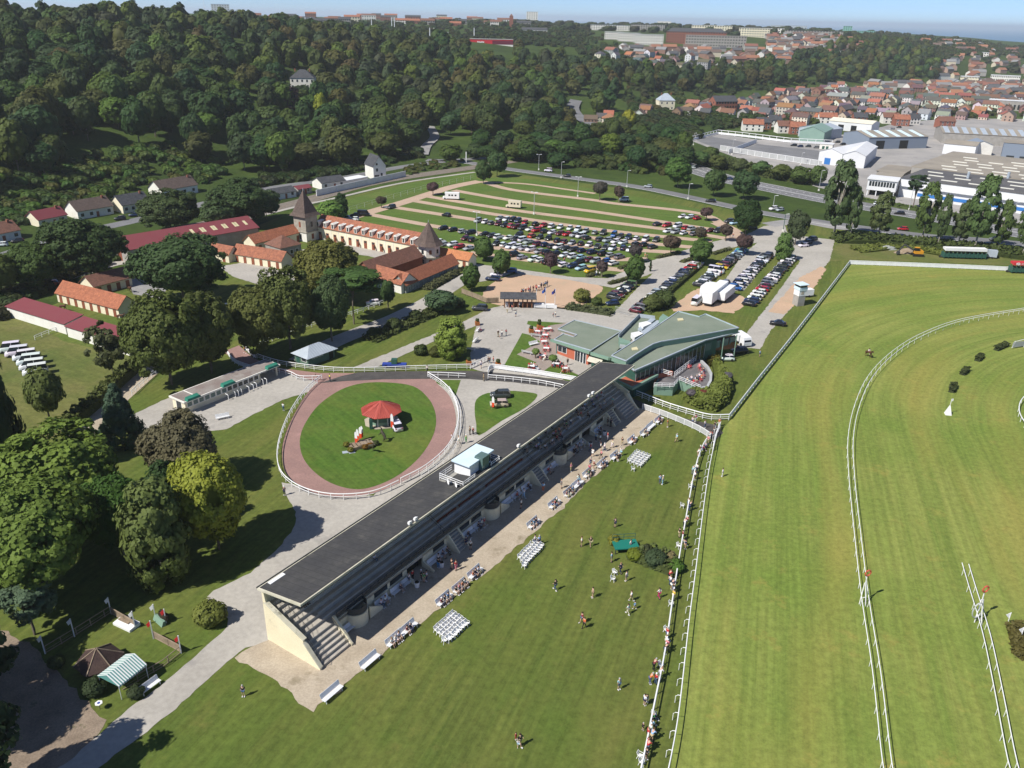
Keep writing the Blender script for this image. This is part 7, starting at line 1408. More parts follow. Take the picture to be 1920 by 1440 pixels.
RS = [(1296,915,'white'),(1292,958,'navy'),(1290,952,'white'),(1282,990,'white'),(1285,986,'pink'),(1273,1008,'black'),(1279,1013,'maroon'),(1282,1024,'white'),(1284,1030,'navy'),(1254,1088,'red'),(1256,1098,'white'),(1259,1106,'navy'),(1262,1112,'black'),(1262,1126,'yellow'),(1250,1197,'red'),(1249,1206,'white'),(1250,1219,'pink'),(1246,1227,'black'),(1225,1257,'maroon'),(1218,1283,'orange'),(1229,1283,'red'),(1236,1272,'white'),(1224,1352,'green'),(1222,1364,'skyblue'),(1219,1378,'white'),(1214,1386,'red'),(1221,1390,'skyblue'),(1213,1411,'red'),(1211,1424,'black'),(1215,1404,'maroon'),(1327,833,'pink'),(1322,841,'lilac'),(1318,846,'magenta'),(1312,851,'black'),(1308,856,'white'),(1298,890,'skyblue'),(1306,886,'white'),(1302,900,'white')]
for i,(u,v,c) in enumerate(sorted(RS,key=lambda q: -q[1])): sit = prand.random() < .3; person(G(u,v),.05,RZT + 1.0 + prand.uniform(-.3,.3),'sit' if sit else prand.choice(['lean','stand']),'at the crowd rail, %s from the bottom' % nth(i + 1),c,group='spectators at the rail')
# seated on benches
seat = 0
for k,n in ((2,3),(3,2),(4,3),(5,4),(6,3),(7,3),(8,3),(9,4),(10,1),(11,3),(12,3),(13,2),(14,2),(15,2),(17,2)):
    p = G(*LAWN_B[k])
    for i in range(n): o = (i - (n - 1) / 2) * .62 + prand.uniform(-.08,.08); person((p.x + E1.x * o,p.y + E1.y * o),.08,RZT,'sit','on lawn bench %s from nearest, %s along' % (nth(k + 1),nth(i + 1)),group='people on the lawn benches')
for k,x in enumerate((12.2,13.0,16.0,24.0,25.0,26.0,31,33.6,34.4,35,44.0,47.3,53.5,54.3,62.4,63.1,64,65.2,71.2,72.1)): person(SW(x,W_Y - .78),.08,RZT,'sit','on the shaded benches under the stand, %s from near end' % nth(k + 1),group='people under the stand')
# on the tiers
spots = [(3.3,3),(3.9,3),(11.6,4),(12.3,4),(15.3,2),(27.6,6),(28.3,6),(29,6),(41,4),(42.5,4)]
tr = random.Random(4); 
for _ in range(62): spots.append((tr.uniform(51.5,80),tr.randrange(0,6)))
used = []
for x,t in sorted(spots):
    if any(abs(x - a) < .55 and t == b for a,b in used): continue
    used.append((x,t)); person(SW(x,T_Y0 + T_D * t + .45),tier_z(t) + .0,RZT,'sit','on the stand tiers, %s from the near end' % nth(len(used)),group='spectators on the tiers')
person(SW(43.2,8.0),tier_z(6),RZT,'stand','at the top doorway of the stand','red','black'); person(SW(79.2,3.2),W_Z,RZT,'stand','at the far end of the stand walkway','turquoise','beige')
for i,(u,v) in enumerate(((1296,714),(1303,716),(1306,712),(1311,709),(1316,704),(1318,699),(1315,711),(1283,716),(1288,718))): person(G(u,v,2.06),2.08,prand.uniform(0,6),'sit','on the raised deck terrace, %s' % nth(i + 1),group='guests on the deck')
for i,(u,v) in enumerate(((1013,672),(1022,676),(1038,690),(1046,684),(1056,690),(1066,697),(1000,690),(1006,694),(1030,640),(992,694))): person(G(u,v),.08,prand.uniform(0,6),'sit','at the restaurant terrace tables, %s' % nth(i + 1),group='guests at the tables')
# horses
def horse(u,v,rz,lab,me=None,s=1.0,pitch=0.0,nm='horse',z=.05):
    p = G(u,v); r = thing(nm,lab,'horse' if nm == 'horse' else 'statue',(p.x,p.y,z),rz); b = obj('body',me or HB,r); mb = MB(); mb.bar((-.7,0,1.62),(-1.25,0,1.98),.05,.14); q = mb.build('mane',M['hair'],r,color=(.015,.01,.008)); r.scale = (s,) * 3
    if pitch: b.rotation_euler = (0,pitch,0); b.location = (-.2,0,.55); q.rotation_euler = (0,pitch,0); q.location = (-.2,0,.55)
    return r
horse(1627,670,1.9,'dark horse ridden out along the bend of the track'); person(G(1627,670),.92,1.9 - math.pi / 2 + .0,'sit','riding the dark horse on the track bend','white','white','trousers',HAIRC[0])
horse(119,583,2.9,'bay horse standing in the paddock behind the burgundy shed'); horse(227,601,3.0,'dark bay horse led in front of the open-box stable'); horse(244,548,2.4,'bay horse standing in the yard behind the open-box stable')
horse(715,827,-.6,'bronze rearing horse sculpture right of the flower bridge',HS,.95,.75,'horse_statue',.1); horse(697,850,2.4,'bronze horse sculpture below the flower bridge',HS,.8,.2,'horse_statue',.1)
for d in POSES.values():
    for r in d.values(): drop_proto(r)
print('people',PEOPLE)
# ================================================================== industry, town and plateau
mat('wall_obj',(.6,.6,.6),.9,objcol=True,fine=.08); tilemat('roof_obj',(.3,.3,.3),None,objcol=True)
mat('tan_roof',(.31,.275,.225),.95,(.24,.215,.18),.08,fine=.1); mat('dark_roof',(.085,.085,.09),.95,(.12,.115,.115),.08,fine=.12); mat('roof_strip',(.66,.65,.58),.7); mat('white_sheet',(.72,.73,.74),.6,(.64,.65,.66),.1); mat('blue_grey',(.20,.24,.30),.7); mat('sea_green',(.20,.42,.36),.6); mat('sheet_green',(.24,.36,.30),.6,(.21,.32,.27),.15); mat('factory_blue',(.03,.16,.45),.6); mat('sign_red',(.55,.015,.03),.5)
def win_grid(L,D,h,fl,n,mb,z0=1.0,sides=True,w=1.0,hh=1.3):
    for f in range(fl):
        z = z0 + f * (h - .6) / fl
        for i in range(n): x = L * (i + .5) / n; mb.bx(x - w / 2,x + w / 2,-.06,.02,z,z + hh)
        if sides:
            for y in (D * .3,D * .7): mb.bx(-.06,.02,y - .5,y + .5,z,z + hh); mb.bx(L - .02,L + .06,y - .5,y + .5,z,z + hh)
    return mb
def make_house(L,D,h,rh,kind,fl,n,chim=1):
    r = thing('town_house','x','house'); wall_mesh(L,D,h,rh,kind,-L / 2,-D / 2).build('wall',M['wall_obj'],r); rf = roof_mesh(L,D,h,rh,kind,.35,.15,-L / 2,-D / 2).build('roof',M['roof_obj'],r)
    mb = win_grid(L,D,h,fl,n,MB()); q = mb.build('windows',M['window_glass'],r); q.location = (-L / 2,-D / 2,0); q['kind'] = 'stuff'
    if chim: mb = MB(); mb.bx(L * .28,L * .28 + .7,-.4,.4,h + rh * .6,h + rh + 1.1); mb.build('chimney',M['brick_red'],rf)
    return r
HP = [make_house(9,8,5,3,'gable',2,3),make_house(12,8.5,5.4,3.2,'gable',2,4),make_house(8,9,5.6,3.4,'gable_y',2,2),make_house(11,10,5,3.2,'hip',2,3),make_house(20,8.5,5.8,3,'gable',2,7),make_house(8,7,3.2,2.4,'gable',1,3),make_house(14,9,8,3,'gable',3,5)]
RC = [('orange',(.30,.14,.085),4),('rust-red',(.21,.095,.068),5),('slate-grey',(.095,.096,.102),8),('brown',(.135,.095,.078),6),('pale grey',(.22,.22,.22),3)]
WC = [('white',(.66,.64,.60),4),('brick',(.24,.145,.11),6),('cream',(.54,.48,.37),3),('grey',(.36,.345,.32),4),('pinkish',(.38,.26,.21),2)]
trand = random.Random(77)
TOWN = [([(1120,108),(1170,92),(1260,96),(1330,96),(1420,94),(1480,112),(1470,128),(1380,132),(1300,128),(1240,135),(1180,115)],16,'hillside quarter below the flats'),([(1440,72),(1520,68),(1600,78),(1610,92),(1560,104),(1480,112),(1445,95)],15,'quarter on the crest'),
        ([(1100,232),(1130,222),(1160,226),(1200,225),(1150,240)],13,'hamlet below the curved road'),([(1180,214),(1330,196),(1400,190),(1460,180),(1530,172),(1560,162),(1690,162),(1760,160),(1900,155),(2000,165),(2000,228),(1790,226),(1700,224),(1640,222),(1560,232),(1500,236),(1440,228),(1380,222),(1300,220),(1240,218)],14.5,'town beyond the factories'),
        ([(1750,150),(1760,116),(1820,104),(1920,112),(2000,118),(2000,160),(1860,150)],24,'town climbing towards the sea'),([(1730,80),(1800,82),(1920,96),(1920,108),(1830,102),(1760,92)],36,'ridge above the sea')]
NOHOUSE = [[(1290,250),(1560,250),(1640,245),(1700,232),(2000,226),(2000,420),(1290,320)],[(1335,172),(1385,172),(1385,215),(1335,215)],[(1840,140),(1920,138),(1920,160),(1840,158)],[(1220,165),(1280,165),(1280,215),(1215,215)]]
def town():
    g = np.random.default_rng(3); allp = []
    for P,sp,nm in TOWN:
        us = [p[0] for p in P]; vs = [p[1] for p in P]; pts = []
        for _ in range(5200):
            u,v = g.uniform(min(us),max(us)),g.uniform(min(vs),max(vs)); v = min(vs) + (v - min(vs)) * 1.0
            if not in_poly(u,v,P) or any(in_poly(u,v,Q) for Q in NOHOUSE): continue
            p = hit(u,v)
            if p is None: continue
            s = sp * (1 + max(0,p.length - 900) * .0004)
            if all((p.x - q.x) ** 2 + (p.y - q.y) ** 2 > s * s for q in pts): pts.append(p)
        allp += [(p,nm) for p in pts]
    allp.sort(key=lambda q: q[0].length); near,far = allp[:295],allp[295:]
    print('houses',len(near),len(far)); near.sort(key=lambda q: PX(*q[0])[0]); cnt = {}
    for p,nm in near:
        rc = trand.choices(RC,[r[2] for r in RC])[0]; wc = trand.choices(WC,[w[2] for w in WC])[0]; k = trand.choices(range(7),(5,5,4,3,3,3,2))[0]; key = (rc[0],wc[0],nm); cnt[key] = cnt.get(key,0) + 1
        a = -.25 + .5 * math.sin(p.x * .006 + p.y * .004) + (math.pi / 2 if trand.random() < .3 else 0)
        stamp(HP[k],(p.x,p.y,p.z - .4),a,'%s-roofed %s house, %s such from the left in the %s' % (rc[0],wc[0],nth(cnt[key]),nm),'houses of the town',scale=trand.uniform(.78,1.02),cols={'roof': jit(rc[1],.2),'wall': jit(wc[1],.12)})
    mb = MB()
    mats = [mat('far_wall_%d' % i,w[1],.9) for i,w in enumerate(WC)] + [mat('far_roof_%d' % i,r_[1],.9) for i,r_ in enumerate(RC)]
    for p,nm in far:
        L,D,h,rh = trand.choice([(9,8,5,3),(13,9,5.5,3),(18,9,6,3)]); kd = 'gable'; a = trand.uniform(-.5,.5) + (1.57 if trand.random() < .3 else 0); ca,sa = math.cos(a),math.sin(a)
        for m_,part in ((trand.randrange(5),wall_mesh(L,D,h,rh,kd,-L / 2,-D / 2)),(5 + trand.randrange(5),roof_mesh(L,D,h,rh,kd,.3,.15,-L / 2,-D / 2))):
            mb.m = m_; mb.add([(x * ca - y * sa + p.x,x * sa + y * ca + p.y,z + p.z - .4) for x,y,z in part.v],part.f)
    if far: meta(mb.build('distant_houses',mats),'farthest small houses of the town as one mass','houses',kind='stuff')
town()
for h_ in HP: drop_proto(h_)
# --- flats and big blocks: left and right edge, foot and top in the photograph
def block(lab,u0,u1,vb,vt,wall,roof,fl,n,D=12,kind='flat',rh=3.0,z=None,name='apartment_block',skew=.0,cat='apartment block',hmax=60):
    p = hit((u0 + u1) / 2,vb) if z is None else None
    zz = p.z if p else z; A,B = G(u0,vb,zz),G(u1,vb,zz) 
    if p: d = p.length; A = Vector((A.x,A.y)) * (d / max(1,Vector((A.x,A.y)).length)); B = Vector((B.x,B.y)) * (d / max(1,Vector((B.x,B.y)).length))
    B = B + (B - A).normalized().orthogonal() * skew * (B - A).length; F = Frame(A,B); L = F.L; h = min(hmax,hgt((A + B) / 2,vt,zz) - zz); r = thing(name,lab,cat,(A.x,A.y,zz - 1.0),F.rz)
    hw = h + 1 - (rh if kind != 'flat' else 0); wall_mesh(L,D,hw,rh,kind).build('wall',M[wall],r); roof_mesh(L,D,hw,rh,kind,.3,.3).build('roof',M[roof],r)
    if fl: q = win_grid(L,D,hw,fl,n,MB(),2.0,True,min(2.4,L / n * .5),max(1.0,hw / fl * .45)).build('windows',M['window_glass'],r); q['kind'] = 'stuff'
    return r,F,h
for a in (('white four-storey flats, left of three stepping down the slope',1133,1168,76,60,'wall_white','white_sheet',4,9),('white four-storey flats, middle of three stepping down the slope',1158,1200,80,62,'wall_white','white_sheet',4,10),('white four-storey flats, right of three stepping down the slope',1190,1243,85,65,'wall_white','white_sheet',4,11),
          ('long grey-brown flats with rows of balconies',1284,1398,88,67,'wall_grey','wall_grey',4,22),('pale long flats on the crest, left',1107,1180,57,47,'wall_white','zinc',3,16),('dark slab flats on the crest',1182,1246,58,46,'wall_grey','slate',4,14),('cream terraced flats behind the brick block',1296,1372,60,48,'wall_cream','wall_white',3,16),('cream and pink flats at the crest edge',1384,1442,70,53,'wall_cream','wall_white',4,12),('brown flats beside the white-grey hall',1360,1470,60,52,'wall_white','slate',2,18),('long grey shed roof on the crest',1444,1512,56,48,'zinc','zinc',1,14),
          ('dark terrace below the sea-green college',1470,1580,68,58,'wall_grey','slate',3,20),('sea-green tower of the college',1579,1596,64,49,'sea_green','sea_green',4,4),('sea-green long wing of the college',1595,1640,66,58,'sea_green','sea_green',2,12),('white and blue tower block on the skyline',987,1008,37,22,'wall_white','zinc',7,5),('white-blue flats on the left skyline',397,431,23,8,'white_sheet','zinc',5,7),('small white cube house on the crest',1232,1258,47,40,'wall_white','white_sheet',1,4),
          ('white modern block low on the far slope',1838,1852,110,99,'wall_white','white_sheet',3,3),('long cream school block in the far town, left',1798,1833,158,144,'wall_cream','white_sheet',3,12),('long white school block in the far town, right',1854,1910,158,142,'wall_white','white_sheet',3,16),('dark flat-roofed hall in the town',1728,1778,202,190,'dark_metal','dark_roof',0,1),('grey depot roof at the right edge of town',1850,1960,208,190,'wall_grey','white_sheet',1,14)):
    block(*a)
block('huge brick and grey-roofed former barracks on the slope',1248,1360,82,53,'brick_red','slate',5,22,16,'hip',5.0); block('three-storey brick house with grey roof in front of town',1340,1383,212,181,'brick_red','slate',3,8,12,'gable',4,0.0,'brick_house',.12,'house'); block('old white hall with brown roof on the left crest',978,1026,62,52,'wall_white','slate',1,8,12,'gable',3)
block('brown brick church with square tower on the skyline',955,962,52,26,'brick_red','tile_brown',0,1,6,'hip',4,name='church',cat='church')
# supermarket with red fascia; second sign building
r,F,h = block('low store with bright red fascia at the edge of the wood',881,962,84,74,'sign_red','wall_grey',0,1,22,name='store',cat='store'); mb = MB(); mb.bx(0,F.L,-.1,.1,-2,1.5); mb.build('base_wall',M['wall_white'],r); L = F.L
mb = MB(); mb.bx(L * .52,L,-.3,-.1,h * .3,h * .98); mb.build('dark_fascia',mat('sign_maroon',(.14,.01,.03),.5),r); mb = MB()
for k in range(5): mb.bx(L * (.17 + .032 * k),L * (.195 + .032 * k),-.3,-.1,h * (.52 + .03 * (k % 2)),h * (.80 - .04 * (k % 3)))
mb.bx(L * .17,L * .335,-.26,-.1,h * .60,h * .72); mb.build('white_logo',M['white_paint'],r)
r,F,h = block('white shop roof with red band among the treetops',612,642,56,46,'white_sheet','white_sheet',0,1,10,name='shop_sign',cat='building'); mb = MB(); mb.bx(0,F.L,-.15,.02,h * .25,h * .7); mb.build('red_band',M['sign_red'],r)
# skyline houses left of centre
for i in range(34):
    u = 470 + i * 15 + trand.uniform(-5,5); v = 30 + (u - 480) * .016 + trand.uniform(3,14); w = trand.uniform(16,34); c = trand.choice(['wall_white','wall_cream','wall_grey','brick_red']); rf_ = trand.choice(['slate','tile_brown','tile_old'])
    block('%s house with %s roof, %s from the left on the skyline' % ({'wall_white': 'white','wall_cream': 'cream','wall_grey': 'grey','brick_red': 'brick'}[c],{'slate': 'slate','tile_brown': 'brown','tile_old': 'rust-red'}[rf_],nth(i + 1)),u,u + w,v,v - trand.uniform(8,13),c,rf_,2,6,10,'gable',3,name='town_house',cat='house',hmax=16)
# substation gantries
for i,(u,vb,vt) in enumerate(((697,52,32),(735,56,32),(740,56,32),(806,70,52),(814,70,52),(826,74,60),(840,74,60),(573,46,32),(583,46,32),(384,22,0),(889,74,52),(407,40,28),(411,40,28),(415,40,28),(451,52,30),(461,52,30))):
    p = hit(u,vb)
    if p is None: continue
    h = hgt(p,vt,p.z) - p.z + 4; r = thing('pylon_mast','pale steel mast on the skyline, %s from the left' % nth(sorted([697,735,740,806,814,826,840,573,583,384,889,407,411,415,451,461]).index(u) + 1),'mast',(p.x,p.y,p.z - 4)); mb = MB(); mb.tube([(0,0,0),(0,0,h)],.7,5,.5); mb.build('mast',M['bench_white'],r)
# --- industrial estate
def shed(lab,a,b,D,h,rh,kind,wall,roof,strips=0,doors=(),name='industrial_shed',sm='roof_strip',cat='shed',ov=.3):
    A,B = G(*a),G(*b); r,F = house(name,lab,A,B,D,h,rh,kind,wall,roof,doors=[(F_L * (B - A).length,w,hh,'f',m) for F_L,w,hh,m in doors],cat=cat,ov=ov); L = F.L
    for i in range(strips):
        mb = MB()
        if kind == 'gable_y':
            x0,x1 = (L * .02,L * .5),(L * .5,L * .98); y = D * (i + .5) / strips; mb.hexa([(L * .03,y - 1,h + .2),(L * .48,y - 1,h + rh * .95 + .2),(L * .48,y + 1,h + rh * .95 + .2),(L * .03,y + 1,h + .2)],[(L * .03,y - 1,h + .32),(L * .48,y - 1,h + rh * .95 + .32),(L * .48,y + 1,h + rh * .95 + .32),(L * .03,y + 1,h + .32)])
        else: x = L * (i + .5) / strips; k = rh / (D / 2) if kind == 'gable' else 0; mb.hexa([(x - 1.5,.3,h + .3 * k + .16),(x + 1.5,.3,h + .3 * k + .16),(x + 1.5,D * .48,h + D * .48 * k + .16),(x - 1.5,D * .48,h + D * .48 * k + .16)],[(x - 1.5,.3,h + .3 * k + .3),(x + 1.5,.3,h + .3 * k + .3),(x + 1.5,D * .48,h + D * .48 * k + .3),(x - 1.5,D * .48,h + D * .48 * k + .3)])
        mb.build('roof_strip',M[sm],r)
    return r,F
shed('white hangar with blue door, left of two by the courts',(1533,306),(1576,312),44,6.5,2.2,'gable_y','white_sheet','white_sheet',0,((.4,3.4,3.4,'factory_blue'),)); shed('white hangar with blue door, right of two by the courts',(1577,312),(1619,316),44,6.5,2.2,'gable_y','white_sheet','white_sheet',0,((.3,3.4,3.0,'factory_blue'),))
shed('blue-grey warehouse with tan striped roof',(1626,280),(1736,278),26,7,2.5,'gable','blue_grey','tan_roof',5,((.2,6,5,'dark_void'),(.6,6,5,'dark_void')),sm='pale_blue'); shed('green sheet-metal hangar behind the courts',(1497,264),(1543,268),26,6.5,3,'gable_y','sheet_green','sheet_green'); shed('pale grey hangar behind the green one',(1545,262),(1577,258),20,6,2.4,'gable','zinc','zinc')
shed('long white depot with pale roof below the town',(1552,242),(1632,250),16,6,1.8,'gable','white_sheet','canvas',0,((.3,4,4,'dark_void'),(.6,4,4,'dark_void'))); shed('long tan-roofed works at the upper right',(1764,268),(1980,280),30,6.5,2.5,'gable','wall_grey','tan_roof',12,sm='zinc'); shed('grey works with tan roof behind the factory',(1766,288),(1826,294),16,6,1.6,'gable','white_sheet','tan_roof'); shed('blue-white gabled unit beside the grey works',(1818,290),(1858,292),14,6,2.2,'gable_y','wall_white','blue_grey'); shed('blue-grey office works at the right edge',(1876,297),(1960,304),16,9,.3,'flat','blue_grey','tan_roof',0,((.2,4,2,'window_glass'),(.5,4,2,'window_glass'),(.8,4,2,'window_glass')))
shed('small green kiosk building by the court fence',(1536,279),(1560,281),6,3,.3,'flat','wall_white','white_sheet',0,((.3,1.5,1.8,'green_dark'),(.6,1.5,1.8,'green_dark')))
for k,(u,v,L_) in enumerate(((1392,246,14),(1420,243,10),(1458,250,11),(1481,252,10),(1442,238,9),(1486,232,12),(1535,232,13),(1600,232,10),(1655,232,12),(1676,236,11),(1705,234,9),(1760,240,12))):
    p = G(u,v); house('town_house','%s-roofed %s house, %s from the left on the street behind the sheds' % (('rust-red','slate','brown')[k % 3],('white','brick')[k % 2],nth([1,2,5,7,3,6,8,9,10,11,12,13][k])),p,p + Vector((L_,trand.uniform(-2,2))),8,5,3,'gable',('wall_white','brick_red')[k % 2],('tile_old','slate','tile_brown')[k % 3],wins=[(L_ * t,z,1.1,1.3) for t in (.2,.5,.8) for z in (.9,3.2)],chim=[(L_ * .8,3.4,1.2)],group='houses behind the sheds')
# the factory
A,B = G(1683,368),G(1990,412); F = Frame(A,B); L = F.L; r = thing('factory','huge flat factory with dark and tan roof strips and white front','factory',(A.x,A.y,0),F.rz); D1,D2,h = 34,70,8.0
mb = MB(); mb.bx(0,L,0,D1,0,h); mb.build('front_hall',M['white_sheet'],r); mb = MB(); mb.bx(-6,L,D1,D1 + D2,0,h + .2); mb.build('rear_hall',M['wall_grey'],r); mb = MB(); mb.bx(-.3,L,-.3,D1,h,h + .4); mb.build('front_roof',M['dark_roof'],r); mb = MB(); mb.bx(-6.3,L,D1 + .01,D1 + D2,h + .2,h + .8); mb.build('rear_roof',M['tan_roof'],r)
mb = MB(); mb.bx(8,L,-.12,.02,1.2,2.6); mb.build('blue_band',M['factory_blue'],r); mb = MB(); mb.bx(0,L,-1.4,-.5,5.0,5.2); mb.build('canopy',M['white_sheet'],r)
for j in range(9):
    y = 5 + j * 9.5 + (2 if j > 2 else 0)
    for i in range(int(L / 11)):
        if y > D1 + 44 and i % 2: continue
        x = 4 + i * 11 + (j % 2) * 3; z = h + (.4 if y < D1 else .8); mb = MB(); mb.bx(x,x + 6.5,y,y + 1.0,z,z + .3); mb.build('rooflight',M['roof_strip'],r)
for x,y in ((22,20),(35,34),(52,26),(70,30),(90,24),(78,44),(60,56),(40,60),(96,52)):
    if x < L: mb = MB(); mb.tube([(x,y,h),(x,y,h + 3.2)],.6,8); mb.build('vent_stack',M['zinc'],r)
# factory office on stilts
A,B = G(1622,366),G(1676,372); F = Frame(A,B); L = F.L; r = thing('factory_office','white office on stilts with a band of dark windows','office',(A.x,A.y,0),F.rz)
mb = MB(); mb.bx(0,L,0,10,2.6,7.2); mb.build('wall',M['white_sheet'],r); mb = MB(); mb.bx(-.4,L + .4,-.5,10.4,7.2,7.7); mb.build('roof',M['white_sheet'],r); mb = MB(); mb.bx(.6,L - .4,10.5,32,3,6.2); mb.build('rear_wing',M['tan_roof'],r); mb = MB(); mb.bx(1,L - 1,4,9.5,0,2.6); mb.build('ground_floor',M['dark_void'],r)
n = 9
for i in range(n): mb = MB(); mb.bx(.6 + (L - 1.2) * i / n + .15,.6 + (L - 1.2) * (i + 1) / n - .15,-.06,.02,4.4,6.5); mb.build('window',M['window_glass'],r)
for x in (.6,L * .35,L * .7,L - .6): mb = MB(); mb.bx(x - .2,x + .2,.3,.7,0,2.6); mb.build('stilt',M['white_sheet'],r)
A,B = G(1640,340),G(1690,346); house('works_canopy','low tan flat-roofed works building behind the stilted office',A,B,24,5,.3,'flat','wall_grey','tan_roof',cat='shed')
# --- lamp posts
def lamp(u,v,vt,lab,m='mesh_grey',arms=1):
    p = G(u,v); h = min(14,hgt(p,vt)); r = thing('street_lamp',lab,'street lamp',(p.x,p.y,.05),trand.uniform(-.3,.3)); mb = MB(); mb.tube([(0,0,0),(0,0,h)],.14,6,.09); mb.build('pole',M[m],r); mb = MB(); mb.bx(-.3,.3,-.3,.3,0,.7); mb.build('plinth',M['wall_white'],r)
    for s in ((1,-1) if arms == 2 else (1,)): mb = MB(); mb.bar((0,0,h),(s * 1.0,-.2,h + .12),.1,.1); mb.bx(s * 1.0 - .35,s * 1.0 + .35,-.4,0,h + .06,h + .22); mb.build('lamp_head',M['bench_white'],r)
for k,(u,v,vt,lab) in enumerate(((1083,369,332,'grey lamp post in the field before the upper road'),(1001,402,361,'grey lamp post in the field right of the cream motorhome'),(894,442,398,'grey lamp post among the parked cars'),(1052,334,304,'lamp post on the upper road beside the slip lane'),(1175,351,320,'lamp post on the upper road before the trees'),(1290,374,345,'lamp post on the upper road near the junction'),(1010,319,290,'double lamp post at the slip lane'),(1535,358,320,'tall lamp beside the dual carriageway left of the poplar'),(1704,394,347,'tall lamp on the dual carriageway before the conifer'),(1893,430,380,'tall lamp on the dual carriageway at right'),(1499,457,426,'lamp post beside the parked white cars'),(1449,392,367,'lamp post at the waiting cars'),(1501,309,287,'lamp post by the court fence'),(1300,272,250,'lamp post at the left corner of the courts'),(1372,290,262,'lamp post between the courts'))): lamp(u,v,vt,lab,arms=2 if k in (0,1,2,6) else 1)
lamp(1468,434,402,'slim green lamp column at the road junction','green_dark')
p = G(874,305); r = thing('crossing_sign','tall white signal post at the level crossing','signal',(p.x,p.y,0)); mb = MB(); mb.bx(-.25,.25,-.2,.2,0,5.5); mb.build('post',M['white_paint'],r)
# ================================================================== hedges, infield things, undergrowth
def mass(name,label,polys,h,col,leaf=.28,dens=9.0,cat='hedge',kind=None,z0=0.0,rough=.25,terrain=False,core=True,dome=True):
    """leafy volume over an outline (photo pixels): leaves on a domed envelope over a solid core"""
    g = np.random.default_rng(len(label)); V = []; Q = []; o = 0
    for P in polys:
        W_ = [G(u,v) for u,v in P]; xs = [p.x for p in W_]; ys = [p.y for p in W_]; ed = [(W_[i],W_[(i + 1) % len(W_)]) for i in range(len(W_))]
        A = abs(sum(a.x * b.y - b.x * a.y for a,b in ed)) / 2; n = int(min(9000,max(150,A * dens * 1.6))); pts = []
        X = g.uniform(min(xs),max(xs),n * 4); Y = g.uniform(min(ys),max(ys),n * 4)
        for x,y in zip(X,Y):
            if len(pts) >= n: break
            if in_poly(x,y,W_):
                d = min(_segd(x,y,a,b) for a,b in ed); pts.append((x,y,d))
        if not pts: continue
        pts = np.array(pts); env = h * (np.sqrt(np.clip(1 - (1 - np.clip(pts[:,2] / (h * .8),0,1)) ** 2,0,1)) if dome else np.where(pts[:,2] > .15,1,.9))
        lump = 1 + rough * np.sin(pts[:,0] * 1.9) * np.cos(pts[:,1] * 2.3)
        up = g.uniform(0,1,len(pts)) < .8; z = np.where(up,env * lump * g.uniform(.9,1.05,len(pts)),env * g.uniform(.05,.95,len(pts)))
        C = np.stack([pts[:,0],pts[:,1],z + z0],1); m_ = len(C); nr = g.normal(size=(m_,3)) * .5 + np.array([-.25,-.15,.8]); nr /= np.linalg.norm(nr,axis=1)[:,None]
        t = np.cross(nr,g.normal(size=(m_,3))); t /= np.linalg.norm(t,axis=1)[:,None]; b = np.cross(nr,t); s = leaf * g.uniform(.6,1.3,m_)[:,None]
        V.append(np.stack([C - t * s - b * s * .7,C + t * s - b * s * .6,C + t * s * .8 + b * s * .8,C - t * s * .7 + b * s],1).reshape(-1,3)); Q.append(np.arange(m_ * 4).reshape(-1,4) + o); o += m_ * 4
    ctr = V[0].mean(0); ctr[2] = 0; V = np.concatenate(V) - ctr; Q = np.concatenate(Q); r = thing(name,label,cat,tuple(ctr))
    q = obj('foliage',mesh_np('foliage',V,Q,M['leaf']),r,tuple(x * 1.4 for x in col))
    if core:
        mb = MB()
        for P in polys:
            W_ = [G(u,v) for u,v in P]; c = sum(W_,Vector((0,0))) / len(W_); pb = [(c + (p - c) * .93) for p in W_]; pt = [(c + (p - c) * .8) for p in W_]; k = len(W_)
            mb.add([(p.x - ctr[0],p.y - ctr[1],z0) for p in pb] + [(p.x - ctr[0],p.y - ctr[1],z0 + h * .72) for p in pt],[tuple(range(k,2 * k))] + [(i,(i + 1) % k,(i + 1) % k + k,i + k) for i in range(k)])
        mb.build('inner_growth',M['leaf'],r,color=tuple(x * 1.1 for x in col))
    if kind: r['kind'] = kind
    return r
def _segd(x,y,a,b):
    dx,dy = b.x - a.x,b.y - a.y; t = max(0,min(1,((x - a.x) * dx + (y - a.y) * dy) / (dx * dx + dy * dy + 1e-9))); return math.hypot(x - a.x - t * dx,y - a.y - t * dy)
def bandpx(px,w):
    pts = [tuple(G(*p)) for p in px]; a = offs(pts,w / 2); b = offs(pts,-w / 2); out = []
    for q in a + b[::-1]: out.append(PX(q[0],q[1],0))
    return out
mass('terrace_hedge','big clipped evergreen mound wrapping the deck terrace',[[(1334,682),(1350,688),(1366,708),(1373,735),(1362,760),(1342,774),(1312,768),(1286,756),(1279,748),(1290,742),(1314,742),(1330,732),(1338,715),(1338,700)]],2.5,(.115,.14,.03),.30,22,rough=.07)
mass('clipped_hedge','yellowish clipped hedge block at the restaurant corner',[[(1316,678),(1350,673),(1352,684),(1322,690)]],2.2,(.12,.11,.025),.22,18)
for u,v,c,lab in ((1294,755,(.16,.14,.15),'greyish-mauve shrub set in the evergreen mound'),(1318,756,(.22,.06,.05),'red-leaved shrub set in the evergreen mound'),(1363,722,(.17,.16,.17),'small grey shrub on the evergreen mound\'s edge')):
    p = G(u,v); r = thing('shrub',lab,'shrub',(p.x,p.y,1.2)); q = obj('foliage',CROWN['bush'],r,c); q.scale = (1.1,1.1,.8); q.location = (0,0,1.0)
mass('lane_hedge','tall dark hedge along the sandy lane',[bandpx([(118,815),(180,762),(230,715),(268,682)],2.6)],2.4,(.070,.085,.022),.28,14,dome=False)
